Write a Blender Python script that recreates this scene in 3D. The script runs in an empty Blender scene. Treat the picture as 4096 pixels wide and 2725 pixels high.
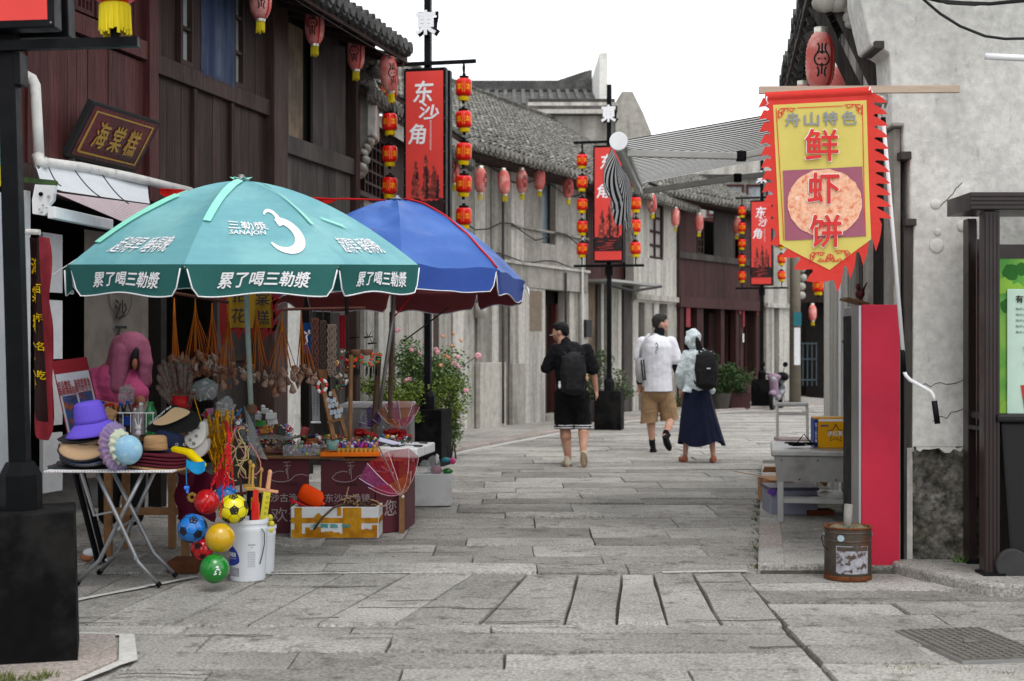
import bpy, bmesh, math, random
from mathutils import Vector, Matrix, Euler
random.seed(7)
C = bpy.context.scene.collection
PI = math.pi
SC = bpy.context.scene
FPX, CXP, HOR, CAMH = 5700.0, 2048.0, 1395.0, 1.42

# ---------- camera, sky, sun, exposure ----------
cam = bpy.data.cameras.new('camera'); camo = bpy.data.objects.new('camera', cam); C.objects.link(camo)
camo.location = (0, 0, CAMH); camo.rotation_euler = (PI/2, 0, 0)
cam.sensor_width = 36; cam.lens = FPX/4096*36; cam.shift_y = (HOR-1362.5)/4096
cam.clip_start = .1; cam.clip_end = 500
cam.dof.use_dof = True; cam.dof.focus_distance = 9.6; cam.dof.aperture_fstop = 3.4
SC.camera = camo
W = bpy.data.worlds.new('World'); SC.world = W; W.use_nodes = True
wn = W.node_tree; bg = wn.nodes['Background']
sky = wn.nodes.new('ShaderNodeTexSky'); sky.sky_type = 'NISHITA'; sky.sun_disc = False
sky.sun_elevation = math.radians(62); sky.sun_rotation = math.radians(160); sky.dust_density = 6; sky.air_density = 1.5
hs = wn.nodes.new('ShaderNodeHueSaturation'); hs.inputs['Saturation'].default_value = .15
mx = wn.nodes.new('ShaderNodeMixRGB'); mx.inputs[0].default_value = .82
mx.inputs[2].default_value = (14.2, 14.5, 14.9, 1)
wn.links.new(sky.outputs[0], hs.inputs['Color']); wn.links.new(hs.outputs[0], mx.inputs[1])
wn.links.new(mx.outputs[0], bg.inputs[0]); bg.inputs[1].default_value = .1
sl = bpy.data.lights.new('sun', 'SUN'); sl.energy = .9; sl.angle = math.radians(25); sl.color = (1, .97, .93)
so = bpy.data.objects.new('sun', sl); C.objects.link(so)
_az, _el = math.radians(160), math.radians(62)      # sun behind and right of the camera
_sd = Vector((math.sin(_az)*math.cos(_el), math.cos(_az)*math.cos(_el), math.sin(_el)))
so.rotation_euler = _sd.to_track_quat('Z', 'Y').to_euler()
SC.view_settings.view_transform = 'Standard'; SC.view_settings.look = 'None'
SC.view_settings.gamma = 1; SC.view_settings.exposure = .32; SC.view_settings.use_curve_mapping = False

# ---------- materials ----------
def lin(c):
    return tuple((x/255/12.92 if x/255 <= .04045 else ((x/255+.055)/1.055)**2.4) for x in c)
def H(h):
    return lin((int(h[0:2], 16), int(h[2:4], 16), int(h[4:6], 16)))
_mats = {}
def mat(name, col, rough=.7, metal=0, var=.18, scale=9, bump=.15, col2=None, c2s=1.2, c2lo=.45, c2hi=.62, stretch=(1, 1, 1),
        st2=(1, 1, 1), rand=.0, spec=.14, trans=0, alpha=1, coat=0, bscale=None, emit=0, col3=None, c3s=3, c3lo=.55, c3hi=.7, bdist=.01, sss=0):
    if name in _mats: return _mats[name]
    if isinstance(col, str): col = H(col)
    if isinstance(col2, str): col2 = H(col2)
    if isinstance(col3, str): col3 = H(col3)
    m = bpy.data.materials.new(name); m.use_nodes = True; _mats[name] = m
    nt = m.node_tree; N = nt.nodes; L = nt.links; b = N['Principled BSDF']
    b.inputs['Roughness'].default_value = rough; b.inputs['Metallic'].default_value = metal
    b.inputs['Specular IOR Level'].default_value = spec
    if trans: b.inputs['Transmission Weight'].default_value = trans
    if alpha < 1: b.inputs['Alpha'].default_value = alpha
    if coat: b.inputs['Coat Weight'].default_value = coat; b.inputs['Coat Roughness'].default_value = .15
    if emit: b.inputs['Emission Color'].default_value = (*col, 1); b.inputs['Emission Strength'].default_value = emit
    g = N.new('ShaderNodeNewGeometry')
    def noise(sc, st, det=5, r=.6):
        mp = N.new('ShaderNodeMapping'); mp.inputs['Scale'].default_value = [sc*s for s in st]
        L.new(g.outputs['Position'], mp.inputs[0])
        oi = N.new('ShaderNodeObjectInfo'); mu = N.new('ShaderNodeMath'); mu.operation = 'MULTIPLY'; mu.inputs[1].default_value = 37 if rand else 0
        L.new(oi.outputs['Random'], mu.inputs[0]); L.new(mu.outputs[0], mp.inputs['Location'])
        n = N.new('ShaderNodeTexNoise'); n.inputs['Scale'].default_value = 1; n.inputs['Detail'].default_value = det
        n.inputs['Roughness'].default_value = r
        L.new(mp.outputs[0], n.inputs['Vector']); return n.outputs[0]
    cur = None
    def mixc(a, bcol, fac, typ='MIX'):
        x = N.new('ShaderNodeMixRGB'); x.blend_type = typ
        for i, v in ((1, a), (2, bcol)):
            if isinstance(v, tuple): x.inputs[i].default_value = (*v, 1)
            else: L.new(v, x.inputs[i])
        if isinstance(fac, float): x.inputs[0].default_value = fac
        else: L.new(fac, x.inputs[0])
        return x.outputs[0]
    def ramp(v, lo, hi, a=0., bb=1.):
        r = N.new('ShaderNodeMapRange'); r.inputs[1].default_value = lo; r.inputs[2].default_value = hi
        r.inputs[3].default_value = a; r.inputs[4].default_value = bb; L.new(v, r.inputs[0]); return r.outputs[0]
    cur = tuple(col)
    if col2: cur = mixc(cur, tuple(col2), ramp(noise(c2s, st2, 6), c2lo, c2hi))
    if col3: cur = mixc(cur, tuple(col3), ramp(noise(c3s, st2, 8, .7), c3lo, c3hi))
    nf = noise(scale, stretch, 6, .65)
    if var:
        x = N.new('ShaderNodeHueSaturation'); L.new(ramp(nf, .25, .75, 1-var, 1+var), x.inputs['Value'])
        if isinstance(cur, tuple): x.inputs['Color'].default_value = (*cur, 1)
        else: L.new(cur, x.inputs['Color'])
        cur = x.outputs[0]
    if rand:
        oi = N.new('ShaderNodeObjectInfo'); x = N.new('ShaderNodeHueSaturation')
        L.new(ramp(oi.outputs['Random'], 0, 1, 1-rand, 1+rand), x.inputs['Value'])
        if isinstance(cur, tuple): x.inputs['Color'].default_value = (*cur, 1)
        else: L.new(cur, x.inputs['Color'])
        cur = x.outputs[0]
    if isinstance(cur, tuple): b.inputs['Base Color'].default_value = (*cur, 1)
    else: L.new(cur, b.inputs['Base Color'])
    if var: L.new(ramp(nf, .3, .7, min(1, rough+.08), max(.03, rough-.08)), b.inputs['Roughness'])
    if bump:
        bp = N.new('ShaderNodeBump'); bp.inputs['Strength'].default_value = bump; bp.inputs['Distance'].default_value = bdist
        L.new(noise(bscale or scale*2.2, stretch, 8, .7), bp.inputs['Height']); L.new(bp.outputs[0], b.inputs['Normal'])
    return m
def plain(name, col, rough=.6, **k):
    k.setdefault('var', .08); k.setdefault('bump', 0); return mat(name, col, rough, **k)

# ---------- mesh builder ----------
class MB:
    def __init__(s): s.v = []; s.f = []; s.m = []
    def add(s, vs, fs, mi=0):
        o = len(s.v); s.v += [tuple(v) for v in vs]; s.f += [tuple(i+o for i in f) for f in fs]; s.m += [mi]*len(fs); return s
    def box(s, x0, x1, y0, y1, z0, z1, mi=0):
        vs = [(x, y, z) for z in (z0, z1) for y in (y0, y1) for x in (x0, x1)]
        return s.add(vs, [(0, 2, 3, 1), (4, 5, 7, 6), (0, 1, 5, 4), (1, 3, 7, 5), (3, 2, 6, 7), (2, 0, 4, 6)], mi)
    def cbox(s, c, d, rot=None, mi=0):
        R = Euler(rot or (0, 0, 0)).to_matrix()
        vs = [Vector(c)+R@Vector((x*d[0]/2, y*d[1]/2, z*d[2]/2)) for z in (-1, 1) for y in (-1, 1) for x in (-1, 1)]
        return s.add(vs, [(0, 2, 3, 1), (4, 5, 7, 6), (0, 1, 5, 4), (1, 3, 7, 5), (3, 2, 6, 7), (2, 0, 4, 6)], mi)
    def bar(s, a, b, w, h, mi=0, up=(0, 0, 1)):
        a = Vector(a); b = Vector(b); d = (b-a).normalized(); u = Vector(up)
        if abs(d.dot(u)) > .98: u = Vector((0, 1, 0))
        x = d.cross(u).normalized(); y = x.cross(d).normalized()
        vs = [p+x*sx*w/2+y*sy*h/2 for p in (a, b) for sx, sy in ((-1, -1), (1, -1), (1, 1), (-1, 1))]
        return s.add(vs, [(3, 2, 1, 0), (4, 5, 6, 7), (0, 1, 5, 4), (1, 2, 6, 5), (2, 3, 7, 6), (3, 0, 4, 7)], mi)
    def tube(s, pts, r, seg=8, mi=0, cap=True):
        pts = [Vector(p) for p in pts]; n = len(pts)
        rs = r if isinstance(r, (list, tuple)) else [r]*n
        vs = []; prev = None
        for i, p in enumerate(pts):
            d = (pts[min(i+1, n-1)]-pts[max(i-1, 0)])
            d = d.normalized() if d.length > 1e-9 else Vector((0, 0, 1))
            if prev is None:
                u = Vector((0, 0, 1)) if abs(d.z) < .9 else Vector((1, 0, 0))
                x = d.cross(u).normalized()
            else: x = (prev-d*prev.dot(d)).normalized()
            prev = x; y = d.cross(x)
            vs += [p+(x*math.cos(2*PI*k/seg)+y*math.sin(2*PI*k/seg))*rs[i] for k in range(seg)]
        fs = [(i*seg+k, i*seg+(k+1) % seg, (i+1)*seg+(k+1) % seg, (i+1)*seg+k) for i in range(n-1) for k in range(seg)]
        if cap: fs += [tuple(range(seg-1, -1, -1)), tuple((n-1)*seg+k for k in range(seg))]
        return s.add(vs, fs, mi)
    def lathe(s, prof, seg=20, c=(0, 0, 0), mi=0, M=None, a0=0, a1=2*PI):
        full = abs(a1-a0-2*PI) < 1e-6; ns = seg if full else seg+1; vs = []
        for r, z in prof:
            for k in range(ns):
                a = a0+(a1-a0)*k/seg; v = Vector((r*math.cos(a), r*math.sin(a), z))
                vs.append((M@v if M else v)+Vector(c))
        fs = [(i*ns+k, i*ns+(k+1) % ns, (i+1)*ns+(k+1) % ns, (i+1)*ns+k) for i in range(len(prof)-1) for k in range(ns if full else seg)]
        return s.add(vs, fs, mi)
    def ell(s, c, r, seg=14, rings=9, mi=0, rot=None):
        R = Euler(rot or (0, 0, 0)).to_matrix(); vs = []; c = Vector(c)
        if not isinstance(r, (tuple, list)): r = (r, r, r)
        for i in range(rings+1):
            t = PI*i/rings
            for k in range(seg):
                a = 2*PI*k/seg
                vs.append(c+R@Vector((r[0]*math.sin(t)*math.cos(a), r[1]*math.sin(t)*math.sin(a), -r[2]*math.cos(t))))
        fs = [(i*seg+k, i*seg+(k+1) % seg, (i+1)*seg+(k+1) % seg, (i+1)*seg+k) for i in range(rings) for k in range(seg)]
        return s.add(vs, fs, mi)
    def cap2(s, a, b, ra, rb, seg=12, mi=0):      # tapered capsule
        a = Vector(a); b = Vector(b); d = (b-a); L_ = d.length; d = d/L_ if L_ > 0 else Vector((0, 0, 1))
        pts = []; rs = []
        for t in (-90, -60, -35, -12): pts.append(a+d*ra*math.sin(math.radians(t))); rs.append(max(.0005, ra*math.cos(math.radians(t))))
        for t in (12, 35, 60, 90): pts.append(b+d*rb*math.sin(math.radians(t))); rs.append(max(.0005, rb*math.cos(math.radians(t))))
        return s.tube(pts, rs, seg, mi)
    def prism(s, poly, axis, d0, d1, mi=0):        # poly in the two other axes (order kept), extruded along axis
        n = len(poly)
        def P(p, d): return {0: (d, p[0], p[1]), 1: (p[0], d, p[1]), 2: (p[0], p[1], d)}[axis]
        vs = [P(p, d0) for p in poly]+[P(p, d1) for p in poly]
        return s.add(vs, [tuple(range(n))[::-1], tuple(range(n, 2*n))]+[(i, (i+1) % n, n+(i+1) % n, n+i) for i in range(n)], mi)
    def grid(s, fn, nu, nv, mi=0):
        vs = [fn(i/nu, j/nv) for j in range(nv+1) for i in range(nu+1)]
        return s.add(vs, [(j*(nu+1)+i, j*(nu+1)+i+1, (j+1)*(nu+1)+i+1, (j+1)*(nu+1)+i) for j in range(nv) for i in range(nu)], mi)
    def mesh(s, name, mats, smooth=False):
        me = bpy.data.meshes.new(name); me.from_pydata(s.v, [], s.f)
        for m in (mats if isinstance(mats, (list, tuple)) else [mats]): me.materials.append(m)
        if len(me.materials) > 1: me.polygons.foreach_set('material_index', s.m)
        bm = bmesh.new(); bm.from_mesh(me); bmesh.ops.recalc_face_normals(bm, faces=bm.faces); bm.to_mesh(me); bm.free()
        if smooth: me.polygons.foreach_set('use_smooth', [True]*len(me.polygons))
        me.update(); return me
    def build(s, name, mats, parent=None, smooth=False, bevel=0, sub=0, solid=0, loc=None, rot=None, auto=0):
        o = bpy.data.objects.new(name, s.mesh(name, mats, smooth or auto > 0)); C.objects.link(o)
        if parent: o.parent = parent
        if loc: o.location = loc
        if rot: o.rotation_euler = rot
        if solid: md = o.modifiers.new('solid', 'SOLIDIFY'); md.thickness = solid; md.offset = 0
        if bevel: md = o.modifiers.new('bevel', 'BEVEL'); md.width = bevel; md.segments = 2; md.limit_method = 'ANGLE'; md.angle_limit = .7
        if sub: md = o.modifiers.new('sub', 'SUBSURF'); md.levels = sub; md.render_levels = sub
        if auto:
            try: o.data.set_sharp_from_angle(angle=auto)
            except Exception: pass
        return o
def strap(pts, w, th, up=(0, 0, 1)):
    b = MB()
    for i in range(len(pts)-1): b.bar(pts[i], pts[i+1], w, th, 0, up)
    return b
def thing(name, label, cat, loc=(0, 0, 0), rz=0, group=None, rot=None):
    o = bpy.data.objects.new(name, None); C.objects.link(o); o.empty_display_size = .2
    o.location = loc; o.rotation_euler = rot or (0, 0, rz); o['label'] = label; o['category'] = cat
    if group: o['group'] = group
    return o
def tag(o, label, cat, group=None):
    o['label'] = label; o['category'] = cat
    if group: o['group'] = group
    return o
def kind(o, k): o['kind'] = k; return o
def copy_tree(o, parent=None):
    c = o.copy(); C.objects.link(c)
    if parent is not None: c.parent = parent
    for ch in o.children: copy_tree(ch, c)
    return c
def inst(name, me, parent, loc, scale=(1, 1, 1), rot=(0, 0, 0)):
    o = bpy.data.objects.new(name, me); C.objects.link(o); o.parent = parent
    o.location = loc; o.scale = scale; o.rotation_euler = rot; return o
_unit = {}
def unit(m):                                       # unit cube mesh per material, shared by pieces
    if m.name not in _unit: _unit[m.name] = MB().box(-.5, .5, -.5, .5, -.5, .5).mesh('piece', m)
    return _unit[m.name]
def piece(name, m, parent, x0, x1, y0, y1, z0, z1, rot=(0, 0, 0)):
    return inst(name, unit(m), parent, ((x0+x1)/2, (y0+y1)/2, (z0+z1)/2), (x1-x0, y1-y0, z1-z0), rot)
def at(px, py, Y): return Vector(((px-CXP)/FPX*Y, Y, CAMH+(HOR-py)/FPX*Y))
def ground(px, py, z=0):
    Y = FPX*(CAMH-z)/(py-HOR); return Vector(((px-CXP)/FPX*Y, Y, z))
class Frame:                                       # a facade: origin, local x along it, local -y towards the street
    def __init__(s, p, q):
        s.p = Vector((p[0], p[1])); s.d = (Vector((q[0], q[1]))-s.p); s.L = s.d.length; s.d.normalize()
        s.n = Vector((-s.d.y, s.d.x)); s.rz = math.atan2(s.d.y, s.d.x)
    def u(s, px, y=0):                             # local x where the pixel column meets the plane y=const
        k = (px-CXP)/FPX; p = s.p+s.n*y
        return (k*p.y-p.x)/(s.d.x-k*s.d.y)
    def z(s, px, py, y=0):
        t = s.u(px, y); Y = s.p.y+s.n.y*y+s.d.y*t; return CAMH+(HOR-py)/FPX*Y
    def uz(s, px, py, y=0): return s.u(px, y), s.z(px, py, y)
    def world(s, u, y=0, z=0): q = s.p+s.d*u+s.n*y; return Vector((q.x, q.y, z))
    def local(s, X, Y): q = Vector((X, Y))-s.p; return q.dot(s.d), q.dot(s.n)
# ---------- lettering ----------
_tc = {}
def text_mesh(t, size=1, bold=0., spacing=1., align='CENTER', line=1.):
    k = (t, size, bold, spacing, align, line)
    if k in _tc: return _tc[k]
    cu = bpy.data.curves.new('txt', 'FONT'); cu.body = t; cu.size = size; cu.align_x = align; cu.align_y = 'CENTER'
    cu.offset = bold*size; cu.space_character = spacing; cu.space_line = line; cu.resolution_u = 2; cu.fill_mode = 'FRONT'
    o = bpy.data.objects.new('txt', cu); C.objects.link(o)
    dg = bpy.context.evaluated_depsgraph_get(); me = bpy.data.meshes.new_from_object(o.evaluated_get(dg))
    vs = [tuple(v.co) for v in me.vertices]; fs = [tuple(p.vertices) for p in me.polygons]
    bpy.data.objects.remove(o); bpy.data.curves.remove(cu); bpy.data.meshes.remove(me)
    _tc[k] = (vs, fs); return vs, fs
def fit(t, w, h, bold=0., spacing=1., shear=0):    # text scaled to a w x h box centred on 0
    vs, fs = text_mesh(t, 1, bold, spacing)
    xs = [v[0] for v in vs]; ys = [v[1] for v in vs]; a, b_, c, d = min(xs), max(xs), min(ys), max(ys)
    return [((x-(a+b_)/2)/(b_-a)*w+shear*(y-(c+d)/2)/(d-c)*h, (y-(c+d)/2)/(d-c)*h) for x, y, _ in vs], fs
def cutup(vs, fs, step):                           # slice a flat outline mesh so that it can follow a curved surface
    bm = bmesh.new(); q = [bm.verts.new((x, y, 0)) for x, y in vs]
    for f in fs:
        try: bm.faces.new([q[i] for i in f])
        except ValueError: pass
    for ax in (0, 1):
        lo = min(v[ax] for v in vs); hi = max(v[ax] for v in vs); k = lo+step/2
        while k < hi:
            co = (k, 0, 0) if ax == 0 else (0, k, 0); no = (1, 0, 0) if ax == 0 else (0, 1, 0)
            bmesh.ops.bisect_plane(bm, geom=bm.verts[:]+bm.edges[:]+bm.faces[:], plane_co=co, plane_no=no); k += step
    bm.verts.index_update(); r = [(v.co.x, v.co.y) for v in bm.verts], [tuple(v.index for v in f.verts) for f in bm.faces]
    bm.free(); return r
def letter(name, t, w, h, fn, m, parent, bold=0., spacing=1., shear=0, label=None, cut=0):
    vs, fs = fit(t, w, h, 0, spacing, shear)
    if cut: vs, fs = cutup(vs, fs, cut)
    n = len(t) if '\n' not in t else 1; e = h*.02; q = []; F = []; r = bold*h*.9
    offs = [(0, 0)]+([(r, 0), (-r, 0), (0, r), (0, -r)] if bold else [])
    for k, (dx, dy) in enumerate(offs):            # heavier strokes: shifted layers a hair apart
        o = len(q)
        for x, y in vs:
            p = fn(x+dx, y+dy)
            if not isinstance(p, Vector): p = Vector(p)
            if k:
                a = Vector(fn(x+dx+e, y+dy))-p; c = Vector(fn(x+dx, y+dy+e))-p; nn = a.cross(c)
                if nn.length > 0: p = p+nn.normalized()*(.0006*k)
            q.append(tuple(p))
        F += [tuple(v+o for v in f) for f in fs]
    me = bpy.data.meshes.new(name); me.from_pydata(q, [], F); me.materials.append(m)
    o = bpy.data.objects.new(name, me); C.objects.link(o); o.parent = parent
    if label: o['label'] = label
    return o
def ribbons(lines, w):                             # 2D strokes -> quads
    vs = []; fs = []
    for ln in lines:
        n = len(ln)
        for i, (x, y) in enumerate(ln):
            ax, ay = ln[max(i-1, 0)]; bx, by = ln[min(i+1, n-1)]; d = math.hypot(bx-ax, by-ay) or 1
            nx, ny = -(by-ay)/d*w/2, (bx-ax)/d*w/2; vs += [(x+nx, y+ny), (x-nx, y-ny)]
        o = len(vs)-2*n
        fs += [(o+2*i, o+2*i+1, o+2*i+3, o+2*i+2) for i in range(n-1)]
    return vs, fs
def flat(name, vs, fs, fn, m, parent, label=None):
    me = bpy.data.meshes.new(name); me.from_pydata([tuple(fn(x, y)) for x, y in vs], [], fs); me.materials.append(m)
    o = bpy.data.objects.new(name, me); C.objects.link(o); o.parent = parent
    if label: o['label'] = label
    return o
def arc(cx, cy, r, a0, a1, n=8, ry=None):
    return [(cx+r*math.cos(math.radians(a0+(a1-a0)*i/n)), cy+(ry or r)*math.sin(math.radians(a0+(a1-a0)*i/n))) for i in range(n+1)]
def blend(name, mb, voxel, m, parent=None, smooth=4, disp=None, cuts=()):   # closed shapes grown into one surface
    o = mb.build('tmp', m)
    md = o.modifiers.new('r', 'REMESH'); md.mode = 'VOXEL'; md.voxel_size = voxel; md.use_smooth_shade = True
    md = o.modifiers.new('s', 'SMOOTH'); md.factor = .6; md.iterations = smooth
    if disp:
        tx = bpy.data.textures.new('n', 'CLOUDS'); tx.noise_scale = disp[1]
        md = o.modifiers.new('d', 'DISPLACE'); md.texture = tx; md.strength = disp[0]; md.texture_coords = 'LOCAL'
    dg = bpy.context.evaluated_depsgraph_get(); me = bpy.data.meshes.new_from_object(o.evaluated_get(dg))
    if cuts:
        bm = bmesh.new(); bm.from_mesh(me)
        for co, no in cuts: bmesh.ops.bisect_plane(bm, geom=bm.verts[:]+bm.edges[:]+bm.faces[:], plane_co=co, plane_no=no, clear_inner=True)
        bm.to_mesh(me); bm.free()
    bpy.data.objects.remove(o); me.name = name; me.materials.clear(); me.materials.append(m)
    me.polygons.foreach_set('use_smooth', [True]*len(me.polygons))
    r = bpy.data.objects.new(name, me); C.objects.link(r); r.parent = parent; return r
R = random.uniform
# ---------- the palette ----------
m_stone = mat('stone_slab', (.37, .353, .325), .86, var=.75, scale=62, bump=.8, bscale=34, col2=(.24, .23, .212), c2s=.9, c2lo=.4, c2hi=.66, stretch=(1, 1.15, 1), rand=.24, bdist=.025, col3=(.13, .122, .105), c3s=7, c3lo=.53, c3hi=.7)
m_joint = mat('joint_earth', (.09, .085, .07), .95, var=.4, scale=20, bump=.5, col2=(.13, .125, .11), c2s=5)
m_mortar = mat('pale_mortar', (.48, .47, .44), .9, var=.25, scale=30, bump=.5)
m_pink = mat('pink_granite', (.33, .285, .255), .85, var=.6, scale=50, bump=.5, col2=(.27, .24, .22), rand=.1)
m_red = mat('red_wood', (.075, .022, .02), .6, var=.45, scale=5, stretch=(9, 9, .5), bump=.5, bscale=9, col2=(.095, .037, .034), c2s=1.6, c2lo=.45, c2hi=.75, st2=(1, 1, .5), rand=.22)
m_dark = mat('dark_wood', (.036, .021, .018), .62, var=.5, scale=5, stretch=(10, 10, .45), bump=.55, bscale=9, col2=(.062, .038, .034), c2s=2, c2lo=.45, c2hi=.75, st2=(1, 1, .4), rand=.25)
m_grey = mat('grey_wood', (.05, .044, .041), .7, var=.45, scale=5, stretch=(10, 10, .45), bump=.5, bscale=9, col2=(.08, .072, .066), c2s=2, st2=(1, 1, .4), rand=.2)
m_beam = mat('beam_wood', (.05, .038, .034), .65, var=.5, scale=6, stretch=(1, 1, 6), bump=.5, bscale=12, rand=.15)
m_tan = mat('tan_board', (.2, .15, .1), .7, var=.4, scale=5, stretch=(8, 8, .5), bump=.3, col2=(.1, .075, .055), c2s=2)
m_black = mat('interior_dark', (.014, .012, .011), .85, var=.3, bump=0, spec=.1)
m_maroon = mat('maroon_wood', (.055, .023, .022), .6, var=.35, scale=6, stretch=(6, 6, .5), bump=.3, rand=.15)
m_concrete = mat('weathered_concrete', (.37, .352, .315), .88, var=.25, scale=9, bump=.3, col2=(.2, .19, .168), c2s=1.4, c2lo=.44, c2hi=.7, st2=(2.4, 2.4, .3), rand=.14, col3=(.1, .098, .09), c3s=2.6, c3lo=.58, c3hi=.8)
m_plaster = mat('white_plaster', (.66, .65, .61), .88, var=.22, scale=18, bump=.5, col2=(.42, .415, .395), c2s=1.6, c2lo=.46, c2hi=.78, st2=(1.6, 1.6, .6), col3=(.09, .09, .088), c3s=6, c3lo=.61, c3hi=.8)
m_pale = mat('pale_concrete', (.5, .482, .44), .85, var=.25, scale=14, bump=.3, col2=(.32, .305, .275), c2s=1.5, st2=(3, 3, .25), col3=(.2, .19, .18), c3s=2, c3lo=.62, c3hi=.85, rand=.08)
m_tile = mat('roof_tile', (.115, .112, .1), .88, var=.7, scale=20, bump=.5, col2=(.23, .222, .2), c2s=6, c2lo=.46, c2hi=.64, rand=.38, col3=(.2, .18, .1), c3s=1.5, c3lo=.6, c3hi=.75)
m_tiled = mat('roof_tile_dark', (.06, .06, .058), .85, var=.45, scale=22, bump=.5, col2=(.1, .1, .095), c2s=3, rand=.25)
m_rock = mat('mossy_rock', (.27, .25, .22), .9, var=1., scale=22, bump=1., bscale=12, col2=(.085, .085, .05), c2s=4, c2lo=.42, c2hi=.62, bdist=.08, col3=(.36, .35, .34), c3s=6, c3lo=.55, c3hi=.7)
m_iron = mat('black_paint', (.005, .0055, .0065), .42, var=.2, bump=.05, spec=.06, col2=(.01, .01, .012), c2s=2)
m_ironr = mat('black_box_paint', (.0055, .0055, .006), .6, var=.25, bump=.1, spec=.03, scale=12, col2=(.014, .0135, .013), c2s=3)
m_steel = mat('brushed_steel', (.4, .4, .41), .35, metal=.85, var=.06, scale=3, bump=0)
m_steeld = mat('dull_steel', (.36, .36, .35), .4, metal=.75, var=.12, scale=5, bump=.04, col2=(.24, .235, .225), c2s=5, c2lo=.5, c2hi=.7)
m_tubes = mat('table_tube', (.3, .31, .32), .35, metal=.7, var=.2, bump=0)
m_white = plain('white_paint', (.75, .76, .77), .5, col2=(.6, .6, .6), c2s=5, c2lo=.55, c2hi=.8)
m_pvc = mat('old_white_pipe', (.62, .61, .58), .5, var=.15, scale=10, bump=.1, col2=(.35, .33, .3), c2s=9, c2lo=.58, c2hi=.72)
m_glass = plain('window_glass', (.32, .36, .38), .12, spec=.7, var=.3, scale=2, col2=(.12, .14, .15), c2s=1.5)
m_gold = plain('gold_paint', H('c8a050'), .45, metal=.3)
m_sred = mat('lantern_red', H('d5140f'), .33, var=.06, bump=0, coat=.3)
m_yel = plain('lantern_yellow', H('d8b400'), .5)
m_fringe = mat('fringe_yellow', H('c9b520'), .7, var=.4, scale=60, stretch=(1, 1, .05), bump=.3)
m_pinkl = mat('faded_lantern_silk', H('c2655f'), .75, var=.12, scale=14, bump=.1, col2=H('d89a92'), c2s=6, rand=.18, sss=.1)
m_pinkr = mat('faded_lantern_stripe', H('b02428'), .7, var=.12, bump=.05, rand=.1)
m_ink = plain('black_ink', (.02, .018, .018), .7)
m_alu = plain('lantern_collar', (.6, .58, .5), .35, metal=.6)
m_bann = mat('banner_red', H('d9453f'), .5, var=.07, scale=3, bump=0, coat=.1)
m_wtext = plain('white_lettering', (.8, .8, .82), .5)
m_soot = mat('print_soot', (.025, .018, .018), .6, var=.5, scale=9, bump=0, col2=H('6a1f1c'), c2s=8, c2lo=.55, c2hi=.7)
m_leaf = mat('leaf_green', (.055, .1, .03), .6, var=.4, scale=12, bump=0, rand=.2, col2=(.09, .14, .04), c2s=5)
m_leafy = mat('leaf_yellowgreen', (.17, .22, .04), .6, var=.35, scale=12, bump=0, col2=(.1, .16, .03), c2s=5)
m_leafd = mat('leaf_dark', (.03, .06, .022), .6, var=.4, scale=12, bump=0, col2=(.06, .1, .03), c2s=5)
m_stem = plain('plant_stem', (.07, .06, .03), .8)
m_rose = mat('rose_pink', H('e3a6b0'), .6, var=.15, scale=40, bump=0, rand=.2)
m_peach = mat('rose_peach', H('dd9a78'), .6, var=.15, scale=40, bump=0)
m_skin = mat('skin', H('c69a85'), .55, var=.06, bump=.05, col2=H('b88872'), c2s=8)
m_hair = mat('hair_black', (.012, .011, .011), .5, var=.3, scale=60, bump=.4)
m_cord = plain('dark_cord', (.03, .03, .03), .6)
m_foam = mat('foam_white', (.7, .71, .72), .75, var=.06, scale=90, bump=.25, col2=(.55, .54, .52), c2s=4, c2lo=.55, c2hi=.75)
m_orange = plain('orange_plastic', H('d86a10'), .4)
m_wood = mat('worn_wood', (.2, .1, .045), .6, var=.4, scale=8, stretch=(1, 1, 1), bump=.25, rand=.1)
m_brown = mat('bamboo_pole', (.11, .07, .045), .6, var=.45, scale=9, bump=.3)

def fabric(name, col, transl=.45, rough=.8, var=.08, scale=5, wr=.0, col2=None, c2s=3, alpha=1., wst=(1, 1, 1), wsc=8):
    m = mat(name, col, rough, var=var, scale=scale, bump=wr, bscale=wsc, col2=col2, c2s=c2s, stretch=wst, bdist=.03)
    if m.get('fab'): return m
    m['fab'] = 1; nt = m.node_tree; N = nt.nodes; L = nt.links; b = N['Principled BSDF']; out = [n for n in N if n.type == 'OUTPUT_MATERIAL'][0]
    tr = N.new('ShaderNodeBsdfTranslucent'); mxs = N.new('ShaderNodeMixShader'); mxs.inputs[0].default_value = transl
    src = b.inputs['Base Color']
    if src.is_linked: L.new(src.links[0].from_socket, tr.inputs['Color'])
    else: tr.inputs['Color'].default_value = src.default_value
    L.new(b.outputs[0], mxs.inputs[1]); L.new(tr.outputs[0], mxs.inputs[2]); last = mxs
    if alpha < 1:
        tp = N.new('ShaderNodeBsdfTransparent'); m2 = N.new('ShaderNodeMixShader'); m2.inputs[0].default_value = alpha
        L.new(tp.outputs[0], m2.inputs[1]); L.new(mxs.outputs[0], m2.inputs[2]); last = m2
    L.new(last.outputs[0], out.inputs['Surface']); return m
m_film = fabric('clear_film', (.7, .72, .73), .3, .1, alpha=.24, wr=.8, wsc=9)
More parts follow.
